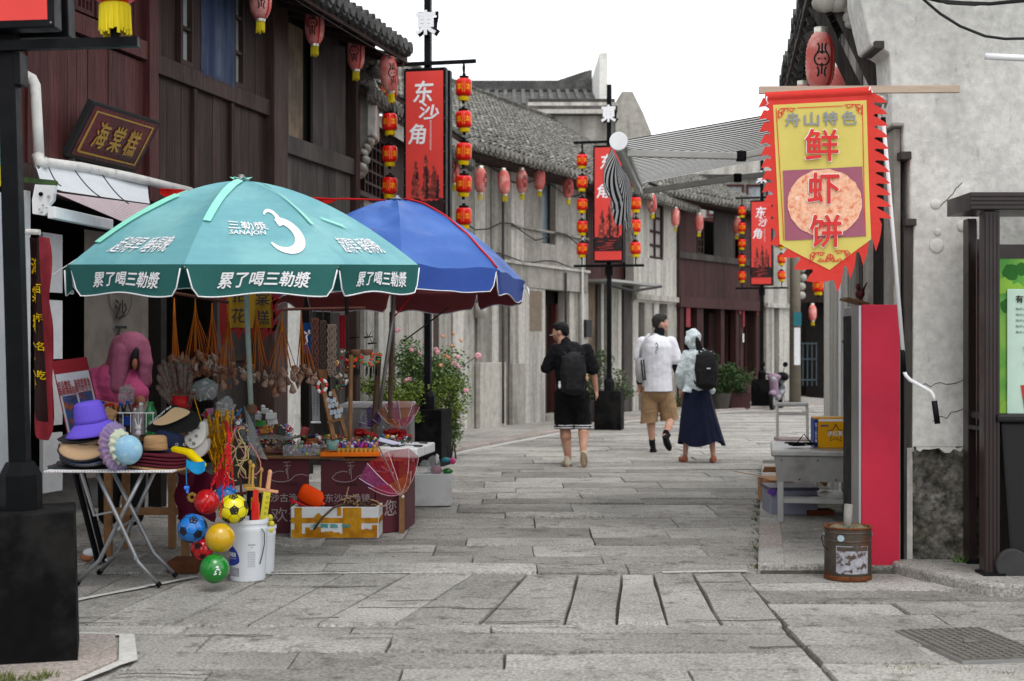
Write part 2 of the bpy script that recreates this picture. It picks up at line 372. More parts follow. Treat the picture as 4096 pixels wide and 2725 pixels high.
# ---------- ground ----------
gnd = kind(MB().box(-60, 60, -10, 120, -.3, -.055).build('ground', m_joint), 'structure')
LK = [(-4.6, 4), (-3.95, 8.5), (-2.75, 13.5), (-2.0, 16.4), (-1.3, 18.4), (-.79, 19.7), (.77, 24.2), (2.2, 28), (5.0, 32.5), (9, 37)]   # left kerb
RK = [(3.0, 2), (3.0, 9.03), (1.577, 9.04), (2.94, 16.7), (4.6, 22), (8, 28), (13, 33), (14, 37)]                                # right kerb
def xat(pl, Y):
    for (x0, y0), (x1, y1) in zip(pl, pl[1:]):
        if y0 <= Y <= y1: return x0+(x1-x0)*(Y-y0)/(y1-y0)
    return pl[-1][0] if Y > pl[-1][1] else pl[0][0]
def stone_mesh(i):
    rnd = random.Random(i); pts = []
    for k in range(5): pts.append((-.5+.2*k+.0, -.5))
    for k in range(3): pts.append((.5, -.5+.333*k))
    for k in range(5): pts.append((.5-.2*k, .5))
    for k in range(3): pts.append((-.5, .5-.333*k))
    pts = [(x+rnd.uniform(-.004, .004), y+rnd.uniform(-.014, .014)) for x, y in pts]
    b = MB(); n = len(pts)
    ins = [(x*(1-.007), y*(1-.02)) for x, y in pts]
    vs = [(x, y, -.07) for x, y in pts]+[(x, y, -.014) for x, y in pts]+[(x, y, rnd.uniform(-.002, .002)) for x, y in ins]
    fs = [(i, (i+1) % n, n+(i+1) % n, n+i) for i in range(n)]+[(n+i, n+(i+1) % n, 2*n+(i+1) % n, 2*n+i) for i in range(n)]+[tuple(range(2*n, 3*n))]
    return b.add(vs, fs).mesh('stone', m_stone)
stones = [stone_mesh(i) for i in range(12)]
pave = kind(MB().box(-3.3, 3.3, 2, 9.2, -.054, -.05).build('stone_pavement', m_joint), 'structure')
_slots = []
def slab(x0, x1, y0, y1, z=0, rz=0, par=None):
    _slots.append((x0, x1, y0, y1, z, rz))
# row A: long slabs set lengthwise
xs = [-2.95, -2.35, -1.86, -1.37, -.92, -.55, -.27, .02, .33, .66, 1.0, 1.36]
topx = [-2.9, -2.4, -1.95, -1.5, -1.05, -.64, -.23, .10, .42, .69, .89, 1.14, 1.45]
botx = [-2.95, -2.5, -2.2, -1.75, -1.36, -1.0, -.6, -.17, .27, .54, .80, 1.08, 1.40]
def quadslab(c, z=0):                               # corners in world xy, counterclockwise from near-left
    b = MB(); cx = sum(p[0] for p in c)/4; cy = sum(p[1] for p in c)/4; pts = []
    for i in range(4):
        a, d = c[i], c[(i+1) % 4]
        for k in range(4): t = k/4; pts.append((a[0]+(d[0]-a[0])*t-cx+R(-.008, .008)*(k > 0), a[1]+(d[1]-a[1])*t-cy+R(-.012, .012)*(k > 0)))
    n = len(pts); L_ = max(abs(p[0]) for p in pts)+max(abs(p[1]) for p in pts)
    g = 1-.012/L_*2
    vs = [(x, y, -.07) for x, y in pts]+[(x, y, -.014) for x, y in pts]+[(x*g, y*g, R(-.002, .002)) for x, y in pts]
    fs = [(i, (i+1) % n, n+(i+1) % n, n+i) for i in range(n)]+[(n+i, n+(i+1) % n, 2*n+(i+1) % n, 2*n+i) for i in range(n)]+[tuple(range(2*n, 3*n))]
    o = b.add(vs, fs).build('stone', m_stone, pave, loc=(cx, cy, z+R(-.004, .004)), rot=(R(-.004, .004), R(-.004, .004), 0)); return o
gp = .0055
for i in range(12):
    quadslab([(botx[i]+gp, 7.33+R(-.03, .03)), (botx[i+1]-gp, 7.33+R(-.03, .03)), (topx[i+1]-gp, 9.0+R(-.03, .02)), (topx[i]+gp, 9.0+R(-.03, .02))])
# rows nearer than that: transverse strips
rnd = random.Random(5)
def rows(y0, y1, xl, xr, dep, wid, z=0, gap=.006):
    y = y0
    while y < y1-.08:
        d = rnd.uniform(*dep); d = d if y+d < y1-.15 else y1-y
        L_, R_ = xl(y+d/2), xr(y+d/2); x = L_
        while x < R_-.02:
            w = rnd.uniform(*wid); w = w if x+w < R_-wid[0]*.6 else R_-x
            slab(x+gap/2, x+w-gap/2, y+gap/2, y+d-gap/2, z); x += w
        y += d
rows(5.2, 7.3, lambda y: -3.1, lambda y: 1.375, (.24, .44), (.7, 1.9))
rows(5.2, 6.42, lambda y: 1.39, lambda y: 5.0, (.3, .5), (.6, 1.3))
rows(7.28, 9.0, lambda y: 1.445-.02*(9-y), lambda y: 5.0, (.27, .42), (.7, 1.5))
rows(6.42, 7.28, lambda y: 1.40, lambda y: 5.0, (.4, .45), (.5, 1.0))
rows(9.06, 16.7, lambda y: xat(LK, y)+.0, lambda y: xat(RK, y)-.02, (.3, .75), (.55, 1.5))
rows(16.7, 37, lambda y: xat(LK, y)+.0, lambda y: xat(RK, y)-.02, (.35, .6), (1.0, 2.4))
rows(9.05, 12.0, lambda y: 1.577+.178*(y-9.04)+.03, lambda y: 2.6+.146*(y-9.2), (.4, .8), (.5, 1.1), z=.05)
_slots.sort(key=lambda s: s[2])
rest = MB()
for i, (x0, x1, y0, y1, z, rz) in enumerate(_slots):
    if i < 285:
        inst('stone', rnd.choice(stones), pave, ((x0+x1)/2, (y0+y1)/2, z+rnd.uniform(-.008, .006)), (x1-x0, y1-y0, 1), (rnd.uniform(-.006, .006), rnd.uniform(-.005, .005), rz+rnd.uniform(-.006, .006)))
    else:
        dz = rnd.uniform(-.008, .006); g = .012
        rest.add([(x0, y0, z-.05), (x1, y0, z-.05), (x1, y1, z-.05), (x0, y1, z-.05), (x0+g, y0+g, z+dz), (x1-g, y0+g, z+dz), (x1-g, y1-g, z+dz), (x0+g, y1-g, z+dz)],
                 [(4, 5, 6, 7), (0, 1, 5, 4), (1, 2, 6, 5), (2, 3, 7, 6), (3, 0, 4, 7)])
kind(rest.build('far_stones', m_stone, pave), 'stuff')
kind(MB().box(-3.3, 16, 9.2, 40, -.054, -.05).build('joint_bed', m_joint, pave), 'structure')
b = MB()
for k in range(70):                                 # worn cracks running across the slabs
    y = 6.0+R(0, 1)**1.5*11; x = R(xat(LK, y)+.3, xat(RK, min(y, 16))-.5); q = [(x, y)]
    for i in range(random.randint(4, 11)): q.append((q[-1][0]+R(.03, .08), q[-1][1]+R(-.016, .016)))
    vs, fs = ribbons([q], R(.005, .016)); b.add([(a, c, .0062) for a, c in vs], fs)
kind(b.build('surface_cracks', plain('crack_dirt', (.035, .032, .026), .9), pave), 'stuff')
# raised platform on the right, with its kerb
rp = kind(MB().prism([(1.577, 9.04), (2.6, 9.04), (3.9, 18), (3.17, 18)], 2, -.05, .012).build('right_pavement', m_joint), 'structure')
for i in range(11):
    ya = 9.05+i*.72; yb = ya+.70; xa = 1.56+.178*(ya-9.04); xb = 1.56+.178*(yb-9.04); b = MB()
    b.prism([(xa, ya), (xa+.17, ya), (xb+.17, yb), (xb, yb)], 2, -.06, .056); b.build('kerb_stone', m_pink if i % 3 else m_stone, rp, bevel=.008)
# left sidewalk
lp_pts = [(-.79-1.2, 19.7-1), (-.79, 19.7), (.77, 24.2), (2.2, 28), (5.0, 32.5), (9, 37), (8, 40), (3.9, 34.2), (1.6, 29.2), (-1.1, 24), (-2.6, 17)]
left_walk = kind(MB().prism([(-2.0, 16.4), (-1.3, 18.4), (-.79, 19.7), (.77, 24.2), (2.2, 28), (5.0, 32.5), (9, 37), (8, 42), (3.0, 34.5), (.9, 30), (-1.8, 24.5), (-3.2, 17)], 2, -.05, .05).build('left_pavement', m_stone), 'structure')
kl = [(-1.05, 18.6), (-.79, 19.7), (.77, 24.2), (2.2, 28), (5.0, 32.5), (9, 37)]
for (x0, y0), (x1, y1) in zip(kl, kl[1:]):
    L_ = math.hypot(x1-x0, y1-y0); n = max(1, int(L_/1.1)); dx, dy = (x1-x0)/L_, (y1-y0)/L_
    for i in range(n):
        a, c = i*L_/n+.01, (i+1)*L_/n-.01
        P = [(x0+dx*a+dy*o, y0+dy*a-dx*o) for o in (.10, -.10)]+[(x0+dx*c+dy*o, y0+dy*c-dx*o) for o in (-.10, .10)]
        MB().prism(P, 2, -.05, .058).build('kerb_stone', m_pink, left_walk, bevel=.01)
    P = [(x0+dy*.11, y0-dx*.11), (x0+dy*.2, y0-dx*.2), (x1+dy*.2, y1-dx*.2), (x1+dy*.11, y1-dx*.11)]
    MB().prism(P, 2, -.03, .012).build('gutter_strip', m_mortar, left_walk)
# platform under the lamp nearest the camera, pale mortar joints
fl = [(-2.3, 5.2), (-1.9, 5.9), (-1.93, 6.35), (-1.86, 7.0), (-2.02, 7.25), (-3.2, 7.3), (-3.6, 5.2)]
cp = kind(MB().prism([(-3.4, 5.2), (-2.05, 5.2), (-1.78, 6.42), (-1.95, 7.0), (-3.4, 7.05)], 2, -.05, .02).build('corner_pavement', m_pink), 'structure')
def mortar(name, pts, w=.05, z=.008):
    vs, fs = ribbons([[(p[0]+R(-.006, .006), p[1]+R(-.006, .006)) for p in pts]], w)
    b = MB(); n = len(vs); b.add([(x+R(-.008, .008), y+R(-.008, .008), z) for x, y in vs]+[(x, y, -.03) for x, y in vs], fs); b.build(name, m_mortar, pave)
def seg(a, b_, n): return [(a[0]+(b_[0]-a[0])*i/n, a[1]+(b_[1]-a[1])*i/n) for i in range(n+1)]
mortar('mortar_joint', seg((-2.0, 5.6), (-1.74, 6.45), 9)+seg((-1.9, 7.02), (-2.6, 7.08), 8)[0:], .07, .012)
mortar('mortar_joint', seg((-2.55, 7.85), (-1.95, 8.85), 14), .05)
mortar('mortar_joint', seg((-1.9, 8.93), (-.35, 9.03), 20), .035, .006)
mortar('mortar_joint', seg((.95, 9.0), (1.5, 9.06), 8), .045, .01)
# cover grate on the right
t = thing('drain_cover', 'grey cast drain cover with raised ribs in the paving at lower right', 'drain cover', (2.2, 6.81, .004), math.radians(9))
MB().box(-.23, .23, -.36, .36, -.03, .0085).build('frame', m_steeld, t)
gm = mat('cast_iron', (.15, .14, .125), .7, metal=.2, var=.4, scale=30, bump=.5)
MB().box(-.215, .215, -.345, .345, .0, .011).build('plate', gm, t)
for i in range(11):
    piece('rib', gm, t, -.205+i*.04, -.19+i*.04, -.34, .34, .0112, .0165)
for i in range(16):
    piece('rib', gm, t, -.21, .21, -.345+i*.0445, -.333+i*.0445, .0113, .0155)
piece('handle', m_steeld, t, -.05, .05, -.02, .0, .019, .026)
# stone doorstep of the notice board
pl = kind(MB().prism([(2.42, 8.98), (2.62, 8.42), (2.75, 8.2), (2.98, 8.13), (5.4, 8.2), (5.4, 9.15), (2.42, 9.15)], 2, -.05, .07).build('stone_step', m_stone, bevel=.02), 'structure')
# weeds
def tufts(name, spots, m, h, label=None, cat=None):
    b = MB()
    for x, y, z, n, s in spots:
        for k in range(n):
            a = R(0, 2*PI); r = R(0, s); bx, by = x+math.cos(a)*r, y+math.sin(a)*r; hh = h*R(.4, 1.2); w = R(.003, .007); da = R(0, 2*PI)
            tx, ty = bx+math.cos(a)*hh*.6, by+math.sin(a)*hh*.6
            b.add([(bx-w*math.cos(da), by-w*math.sin(da), z), (bx+w*math.cos(da), by+w*math.sin(da), z), (tx, ty, z+hh)], [(0, 1, 2)])
    o = kind(b.build(name, m), 'stuff')
    if label: tag(o, label, cat)
    return o
sp = []
for i in range(46):
    y = R(9.1, 13.5); sp.append((1.55+.178*(y-9.04)+R(-.03, .01), y, -.02, 14, .035))
for i in range(14): y = R(7.4, 9); sp.append((1.43+R(-.02, .02), y, -.03, 10, .03))
for i in range(20): sp.append((R(1.6, 2.9), R(6.2, 6.42), -.02, 12, .04))
for i in range(60):
    s = rnd.choice(_slots[:230]); sp.append((s[0]-.006 if rnd.random() < .5 else rnd.uniform(s[0], s[1]), s[2]-.006, -.03, 7, .02))
for i in range(10): sp.append((R(-2.3, -1.95), R(5.9, 6.1), .02, 26, .05))
tufts('weeds', sp, mat('weed_green', (.13, .15, .05), .7, var=.4, bump=0), .035, 'low weeds and moss growing along the joints of the paving', 'weeds')
# ---------- tiles ----------
def tile_mesh(m, cover=True, wid=.2, ln=.15):
    b = MB(); n = 6; r = wid*.36
    pr = []
    for i in range(n+1):
        a = PI*i/n
        pr.append((-r*math.cos(a), r*.85*math.sin(a)) if cover else (-wid*.55*math.cos(a), -wid*.2*math.sin(a)+.02))
    vs = []
    for (yy, k, dz) in ((0, 1, .022), (ln, .86, 0)):
        for x, z in pr: vs.append((x*k, yy, z*k+dz))
    for x, z in pr: vs.append((x*.8, 0, z*.72+.006))
    fs = [(i, i+1, n+1+i+1, n+1+i) for i in range(n)]+[(2*n+2+i, 2*n+2+i+1, i+1, i) for i in range(n)]
    return b.add(vs, fs).mesh('roof_tile', m)
def roof(par, u0, u1, ze, ov, depth, rise, m=m_tile, n_single=240, key='near0', wid=.19, pitch=.115, deck=m_dark, ridge=True, hip=0):
    """slopes up from the eave line (y=-ov, z=ze) to (y=depth, z=ze+rise); returns the roof part"""
    run = depth+ov; th = math.atan2(rise, run); L_ = math.hypot(rise, run); c, s = math.cos(th), math.sin(th)
    q = [(u0, -ov, ze), (u1, -ov, ze), (u1-hip, depth, ze+rise), (u0, depth, ze+rise)]
    rf = MB().add(q+[(a, b, c-.07) for a, b, c in q], [(0, 1, 2, 3), (7, 6, 5, 4), (0, 4, 5, 1), (1, 5, 6, 2), (2, 6, 7, 3), (3, 7, 4, 0)]).build('roof', deck, par)
    cm, pm = tile_mesh(m, True, wid), tile_mesh(m, False, wid)
    nu = int((u1-u0)/wid); nv = int(L_/pitch); sl = []
    for i in range(nu+1):
        for j in range(nv):
            sl.append((u0+(i+.5)*wid if i < nu else u0+(i)*wid, j*pitch, 1 if i < nu else 1, j))
    sl = [(u, v, j) for u, v, q, j in sl if u < u1-.05-hip*v/L_]
    order = sorted(range(len(sl)), key=(lambda k: (sl[k][1]+.15*abs(sl[k][0]-u0)) if key == 'near0' else (sl[k][1]+.15*abs(sl[k][0]-u1))))
    single = set(order[:n_single]); b = MB()
    cv = [tuple(v.co) for v in cm.vertices]; cf = [tuple(p.vertices) for p in cm.polygons]
    pv = [tuple(v.co) for v in pm.vertices]; pf = [tuple(p.vertices) for p in pm.polygons]
    def place(vs, fs, u, v, dz, yaw):
        out = []
        for x, y, z in vs:
            x, y = x*math.cos(yaw)-y*math.sin(yaw), x*math.sin(yaw)+y*math.cos(yaw)
            yy = y+v; zz = z+dz; out.append((u+x, -ov+yy*c-zz*s, ze+yy*s+zz*c))
        b.add(out, fs)
    for k, (u, v, j) in enumerate(sl):
        dz = .028+R(-.006, .01)+(math.sin(u*1.7+v)*.012); yaw = R(-.1, .1)
        if k in single:
            inst('roof_tile', cm, rf, (u+R(-.008, .008), -ov+v*c-dz*s, ze+v*s+dz*c), (1, 1, R(.9, 1.12)), (th, 0, yaw))
        else: place(cv, cf, u+R(-.008, .008), v, dz, yaw)
        if True: place(pv, pf, u+wid/2, v-.03, .0+R(-.004, .004), 0)
    kind(b.build('roof_tiles', m, rf), 'stuff')
    # stacked tile ends along the eave
    e = MB()
    for i in range(nu):
        u = u0+(i+.5)*wid
        for q in range(2): e.lathe([(.0, 0), (wid*.40, .0), (wid*.38, .07), (0, .07)], 8, (u+R(-.01, .01), -ov-.012+q*.025, ze-.015-q*.035+R(-.006, .006)), 0, Matrix.Rotation(PI/2, 3, 'X'))
    kind(e.build('eave_tiles', m, rf), 'stuff')
    if ridge:
        g = MB()
        n = int((u1-u0)/.05)
        g.box(u0, u1, depth-.09, depth+.09, ze+rise-.05, ze+rise+.08)
        g.build('ridge', m, rf)
        g = MB()
        for i in range(int((u1-u0)/.06)):
            u = u0+i*.06; h = .09+R(-.01, .01); g.bar((u, depth, ze+rise+.08), (u+.03, depth, ze+rise+.08+h), .16, .022, 0, (0, 1, 0))
        kind(g.build('ridge_tiles', m, rf), 'stuff')
    return rf
def planks(par, u0, u1, z0, z1, m, y=-.02, w=(.11, .17), th=.03):
    u = u0
    while u < u1-.02:
        d = R(*w); d = d if u+d < u1-.06 else u1-u
        yy = y+R(-.004, .004); piece('plank', m, par, u+.002, u+d-.002, yy-th/2, yy+th/2, z0, z1); u += d
def window(par, u0, u1, z0, z1, nx, nz, m=m_dark, y=-.03, fw=.05, mw=.025, glass=m_glass, name='window', pane=True, dep=.06):
    b = MB(); b.box(u0, u0+fw, y-dep/2, y+dep/2, z0, z1).box(u1-fw, u1, y-dep/2, y+dep/2, z0, z1)
    b.box(u0+fw, u1-fw, y-dep/2, y+dep/2, z0, z0+fw).box(u0+fw, u1-fw, y-dep/2, y+dep/2, z1-fw, z1)
    w = b.build(name, m, par)
    for i in range(1, nx): u = u0+(u1-u0)*i/nx; piece('glazing_bar', m, w, u-mw/2, u+mw/2, y-.02, y+.018, z0+fw, z1-fw)
    for i in range(1, nz): z = z0+(z1-z0)*i/nz; piece('glazing_bar', m, w, u0+fw, u1-fw, y-.021, y+.015, z-mw/2, z+mw/2)
    if pane:
        for i in range(nx):
            for j in range(nz):
                ua, ub = u0+(u1-u0)*i/nx+mw/2, u0+(u1-u0)*(i+1)/nx-mw/2; za, zb = z0+(z1-z0)*j/nz+mw/2, z0+(z1-z0)*(j+1)/nz-mw/2
                piece('pane', glass, w, ua, ub, y+.02, y+.026, za, zb)
    return w
def P(name, m, par, u0, u1, y0, y1, z0, z1, bevel=0):
    return MB().box(u0, u1, y0, y1, z0, z1).build(name, m, par, bevel=bevel)

# ---------- the timber shop house on the left ----------
F1 = Frame((-1.88-.247*10, 16.65-.969*10), (-1.88, 16.65))
B1 = thing('timber_shop_house', 'two-storey red brown timber shop house with tiled eave behind the umbrella stall', 'building', (F1.p.x, F1.p.y, 0), F1.rz)
uR = F1.u(581); uP = F1.u(1050); uP2 = F1.u(1105)
zb = 2.75
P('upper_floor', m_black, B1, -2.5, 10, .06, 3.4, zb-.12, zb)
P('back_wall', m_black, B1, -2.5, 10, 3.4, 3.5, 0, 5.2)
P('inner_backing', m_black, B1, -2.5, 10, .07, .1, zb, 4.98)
P('end_wall', m_grey, B1, 9.9, 9.98, .1, 3.4, 0, 5.6)
P('near_wall', m_plaster, B1, -2.6, -2.5, 0, 3.4, 0, 5)
P('shop_floor', m_stone, B1, -2.5, 10, .0, 3.4, -.04, .06)
# red section
planks(B1, -2.5, uR-.07, zb, 3.80, m_red)
planks(B1, -2.5, uR-.07, 4.0, 4.95, m_red, y=.0)
P('post', m_red, B1, uR-.09, uR+.06, -.09, .05, zb-.1, 4.97)
P('sill_beam', m_red, B1, -2.5, uR-.09, -.075, .0, 3.82, 3.97)
for u in (1.3, 2.55, 3.35): P('post', m_red, B1, u, u+.08, -.062, .0, zb, 3.815)
a_, b_ = F1.u(265), F1.u(300)
for (u0, u1) in ((F1.u(262), F1.u(340)), (F1.u(350), F1.u(425)), (1.0, 1.9)):
    window(B1, u0, u1, 3.985, 4.8, 5, 7, m_red, -.05, .035, .018, m_glass, 'lattice_window')
# dark section
zs0, zs1 = 3.74, 3.90
planks(B1, uR+.06, uP, zb, zs0, m_dark)
for px in (755, 905): u = F1.u(px); P('batten', m_dark, B1, u-.03, u+.03, -.07, -.036, zb, zs0-.005)
P('sill_beam', m_dark, B1, uR+.065, uP, -.085, .0, zs0, zs1, .006)
wa, wb, wc, wd, we, wf = [F1.u(x) for x in (690, 745, 770, 900, 905, 950)]
planks(B1, uR+.065, wa-.02, zs1, 4.95, m_dark)
planks(B1, wf+.03, uP, zs1, 4.95, m_dark)
pg = plain('bright_pane', (.4, .43, .41), .15, spec=.6, var=.3, scale=3, col2=(.25, .27, .26), c2s=3)
window(B1, wa, wb, zs1+.002, 4.9, 1, 3, m_dark, -.05, .045, .03, pg)
window(B1, we, wf, zs1+.002, 4.9, 1, 3, m_dark, -.05, .045, .03, pg)
P('jamb', m_dark, B1, wb+.01, wc-.005, -.08, .05, zs1, 4.9)
w3 = window(B1, wc, wd, zs1+.002, 4.9, 2, 3, m_dark, -.035, .04, .03, pg)
cb = mat('blue_curtain', (.045, .065, .13), .8, var=.25, scale=6, bump=.3, stretch=(8, 8, .3), col2=(.09, .115, .18), c2s=3, st2=(3, 3, .3), alpha=.82)
MB().grid(lambda a, b: (wc+(wd-wc)*a, -.085+.012*math.sin(a*30), zs1-.03+.04*a*(1-a)+(4.9-zs1)*b), 40, 2).build('blue_curtain', cb, w3, True)
P('corner_post', m_dark, B1, uP, uP2, -.13, .1, 0, 4.95, .008)
# last bay
z0, z1 = 3.43, 3.62; v0, v1 = uP2, 9.87
planks(B1, v0, v1, zb, z0, m_grey, w=(.14, .2))
P('sill_beam', m_grey, B1, v0+.002, v1, -.09, .0, z0, z1, .006)
P('batten', m_grey, B1, v0, v0+.1, -.082, -.036, zb, z0-.003)
planks(B1, F1.u(1128), F1.u(1150), z1, 4.95, m_grey, y=.0)
planks(B1, F1.u(1158), F1.u(1218), z1, 4.84, m_tan, y=.03, w=(.3, .5))
planks(B1, F1.u(1246), F1.u(1378), z1, 4.93, m_grey, y=-.0, w=(.2, .3))
P('corner_post', m_dark, B1, 9.88, 10.02, -.11, .1, 0, 4.95, .008)
P('head_beam', m_dark, B1, -2.5, 10.05, -.1, .1, 4.95, 5.08)
P('floor_beam', m_dark, B1, -2.5, 10, -.06, .055, zb-.2, zb-.003)
for i in range(26): u = -2.4+i*.5; piece('rafter', m_dark, B1, u, u+.06, -.62, .3, 4.845+.0, 4.90, (math.radians(16), 0, 0))
r1 = roof(B1, -2.5, 10.05, 4.90, .68, 2.4, .95, m_tiled, 200, 'near1', deck=m_dark)
P('fascia', m_dark, B1, -2.5, 10.1, -.66, -.63, 4.74, 4.86)
# ground floor: posts, doors, the white pier
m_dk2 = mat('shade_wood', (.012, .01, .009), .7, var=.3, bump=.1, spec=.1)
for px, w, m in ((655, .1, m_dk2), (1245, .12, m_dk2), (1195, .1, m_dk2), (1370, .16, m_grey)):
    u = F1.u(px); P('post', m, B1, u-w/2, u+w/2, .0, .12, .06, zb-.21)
ua, ub = F1.u(1120), F1.u(1184)
P('masonry_pier', m_plaster, B1, ua, ub, -.05, .2, 0, 2.5)
dm = mat('door_paint_grey', (.045, .04, .037), .6, var=.2, bump=.1, scale=6)
for i, (pa, pb_) in enumerate(((870, 930), (932, 990), (992, 1056), (1062, 1100))):
    u0, u1 = F1.u(pa, .2), F1.u(pb_, .2); d = P('door', dm, B1, u0, u1, .2, .245, .06, zb-.21)
    piece('rail', dm, d, u0+.03, u1-.03, .185, .198, .7, .78); piece('rail', dm, d, u0+.03, u1-.03, .185, .198, 1.3, 1.38)
# pale shelf boards left of the opening
for k in range(4):
    u0, u1 = F1.u(172, .3), F1.u(250, .3); P('shelf_board', m_white, B1, u0, u1, .3, .33, .30+k*.52, .76+k*.52)
P('white_panel', plain('pale_shop_panel', (.55, .58, .62), .5), B1, -2.4, F1.u(62, -.35), -.35, -.3, .0, 2.45)
P('steel_post', m_white, B1, F1.u(100, -.32), F1.u(122, -.32), -.32, -.26, .0, 2.5)
# hanging cloth with two big characters
hc = mat('hanging_cloth', (.2, .175, .15), .9, var=.12, scale=5, bump=.1, col2=(.15, .13, .115), c2s=3)
t = thing('cloth_banner', 'beige cloth hanging inside the dark shop front with large black brushed characters', 'banner', (0, 0, 0))
t.matrix_world = Matrix.Translation((F1.p.x, F1.p.y, 0))@Matrix.Rotation(F1.rz, 4, 'Z')
u0, u1 = F1.u(337, .35), F1.u(606, .35); zt = 2.4
MB().grid(lambda a, b: (u0+(u1-u0)*a, .35+.01*math.sin(a*14), .35+(zt-.35)*b), 24, 3).build('cloth', hc, t, True)
uc = (u0+u1)/2
for ch, py in (('沙', 1238), ('石', 1345), ('镇', 1130)):
    zc = F1.z(440, py, .35); letter('lettering', ch, .2, .17, lambda x, y: (uc-.02+x, .325, zc+y), m_ink, t, .03)
circ = arc(0, 0, .19, 0, 360, 30); vs, fs = ribbons([circ], .012)
flat('ring', vs, fs, lambda x, y: (uc-.02+x, .326, F1.z(440, 1180, .35)+y), m_grey, t)
# the fire-gable end wall with its carved bracket
t = thing('gable_end_wall', 'grey rendered end wall with a curled white bracket beyond the timber house', 'wall', (0, 0, 0))
D = 16.9; px = [(1392, 262), (1432, 250), (1462, 262), (1490, 300), (1502, 330), (1502, 545), (1480, 560), (1462, 590), (1450, 610), (1452, 640), (1457, 665), (1440, 690), (1420, 700), (1408, 740), (1392, 760)]
MB().prism([(at(a, b, D).x, at(a, b, D).z) for a, b in px], 1, D, D+.5).build('wall', m_concrete, t, bevel=.01)
px = [(1470, 320), (1506, 332), (1503, 548), (1470, 545)]
MB().prism([(at(a, b, D).x, at(a, b, D).z) for a, b in px], 1, D-.03, D+.45).build('pilaster', m_pale, t, bevel=.01)
b = MB()
for (a, c, r) in ((1483, 565, .05), (1468, 590, .045), (1456, 612, .05), (1464, 640, .05), (1450, 668, .055), (1428, 690, .05), (1410, 716, .04), (1496, 548, .04)):
    v = at(a, c, D); b.ell((v.x, D+.0, v.z), (r, .18, r*.9), 10, 7)
b.build('carved_bracket', m_pale, t, True)
P('lower_wall', m_concrete, t, at(1392, 0, D).x, at(1412, 0, D).x, D+.02, D+.4, 0, at(0, 745, D).z)
for (a, c) in ((1450, 258), (1488, 240), (1500, 290)):
    v = at(a, c, D-.1); MB().ell((v.x, v.y, v.z), (.11, .12, .07), 9, 6, rot=(.3, .5, 0)).build('broken_tile', m_tile, t)

# ---------- porch house: low roof and concrete columns ----------
F2 = Frame((-2.02, 16.95), (-1.04, 23.3))
B2 = thing('porch_house', 'low tiled house with dark recessed porch and grey concrete columns behind the blue umbrella', 'building', (F2.p.x, F2.p.y, 0), F2.rz)
L2 = F2.L
P('back_wall', m_concrete, B2, 0, L2, 1.0, 1.1, 0, 4.3)
P('porch_ceiling', m_dark, B2, 0, L2, -.1, 1.0, 3.3, 3.36)
P('upper_wall', m_dark, B2, 0, L2, .1, .2, 3.36, 4.4)
roof(B2, -.3, L2, 4.42, .38, 3.0, 2.1, m_tile, 120, 'near0')
def vert(par, F, pa, pb_, z0, z1, m, name='column', y0=-.02, y1=.2):
    return P(name, m, par, F.u(pa, y0), F.u(pb_, y0), y0, y1, z0, z1, .008)
for pa, pb_, m, nm in ((1411, 1428, m_pale, 'column'), (1457, 1497, m_concrete, 'column'), (1515, 1562, m_pale, 'column'), (1565, 1580, m_dark, 'post'), (1582, 1632, m_concrete, 'column'),
                       (1634, 1690, m_concrete, 'column'), (1722, 1733, m_pale, 'column'), (1735, 1756, m_dark, 'post'), (1757, 1804, m_concrete, 'column')):
    vert(B2, F2, pa, pb_, 0, 3.3, m, nm)
P('upper_boards', m_concrete, B2, F2.u(1500), L2, -.0, .08, 2.3, 3.3)
window(B2, F2.u(1450, .05), F2.u(1530, .05), 2.9, 4.2, 5, 8, m_dark, .05, .04, .03, m_black, 'lattice_window')

# ---------- concrete house with the big tiled roof ----------
F3 = Frame((-1.17+.423*.3, 23.2+.906*.3), (-1.17+.423*6.3, 23.2+.906*6.3))
B3 = thing('concrete_shop_house', 'weathered grey concrete shop house with large tiled roof behind the man in black', 'building', (F3.p.x, F3.p.y, 0), F3.rz)
L3 = F3.L; zl = 2.55
up = F3.u
P('upper_wall_panel', m_concrete, B3, up(1800), up(1895), .0, .2, zl, 4.7)
for pa, pb_, m in ((1897, 1940, m_pale), (1942, 1960, m_concrete), (1962, 2040, m_concrete), (2042, 2092, m_pale), (2094, 2165, m_concrete)):
    P('upper_wall_panel', m, B3, up(pa), up(pb_), -.02+R(-.012, .012), .2, 2.95, 4.72)
wu0, wu1 = up(2172), up(2215)
P('upper_wall_panel', m_concrete, B3, wu1+.1, L3, .0, .2, 2.95, 4.72)
P('upper_wall_panel', m_concrete, B3, up(2165), wu1+.1, .0, .2, 2.95, 3.42)
P('upper_wall_panel', m_concrete, B3, up(2165), wu1+.1, .0, .2, 4.6, 4.7)
bg_ = plain('blue_glass', (.12, .17, .2), .2)
window(B3, wu0, wu1, 3.42, 4.6, 1, 1, m_grey, .1, .03, .02, bg_)
P('lintel_band', m_concrete, B3, 0, L3, -.05, .2, zl, 2.95)
P('ledge', m_pale, B3, up(1900), L3+.02, -.10, -.0, 2.95, 3.0)
P('ledge', m_concrete, B3, up(2040), L3+.02, -.07, -.021, 3.62, 3.66)
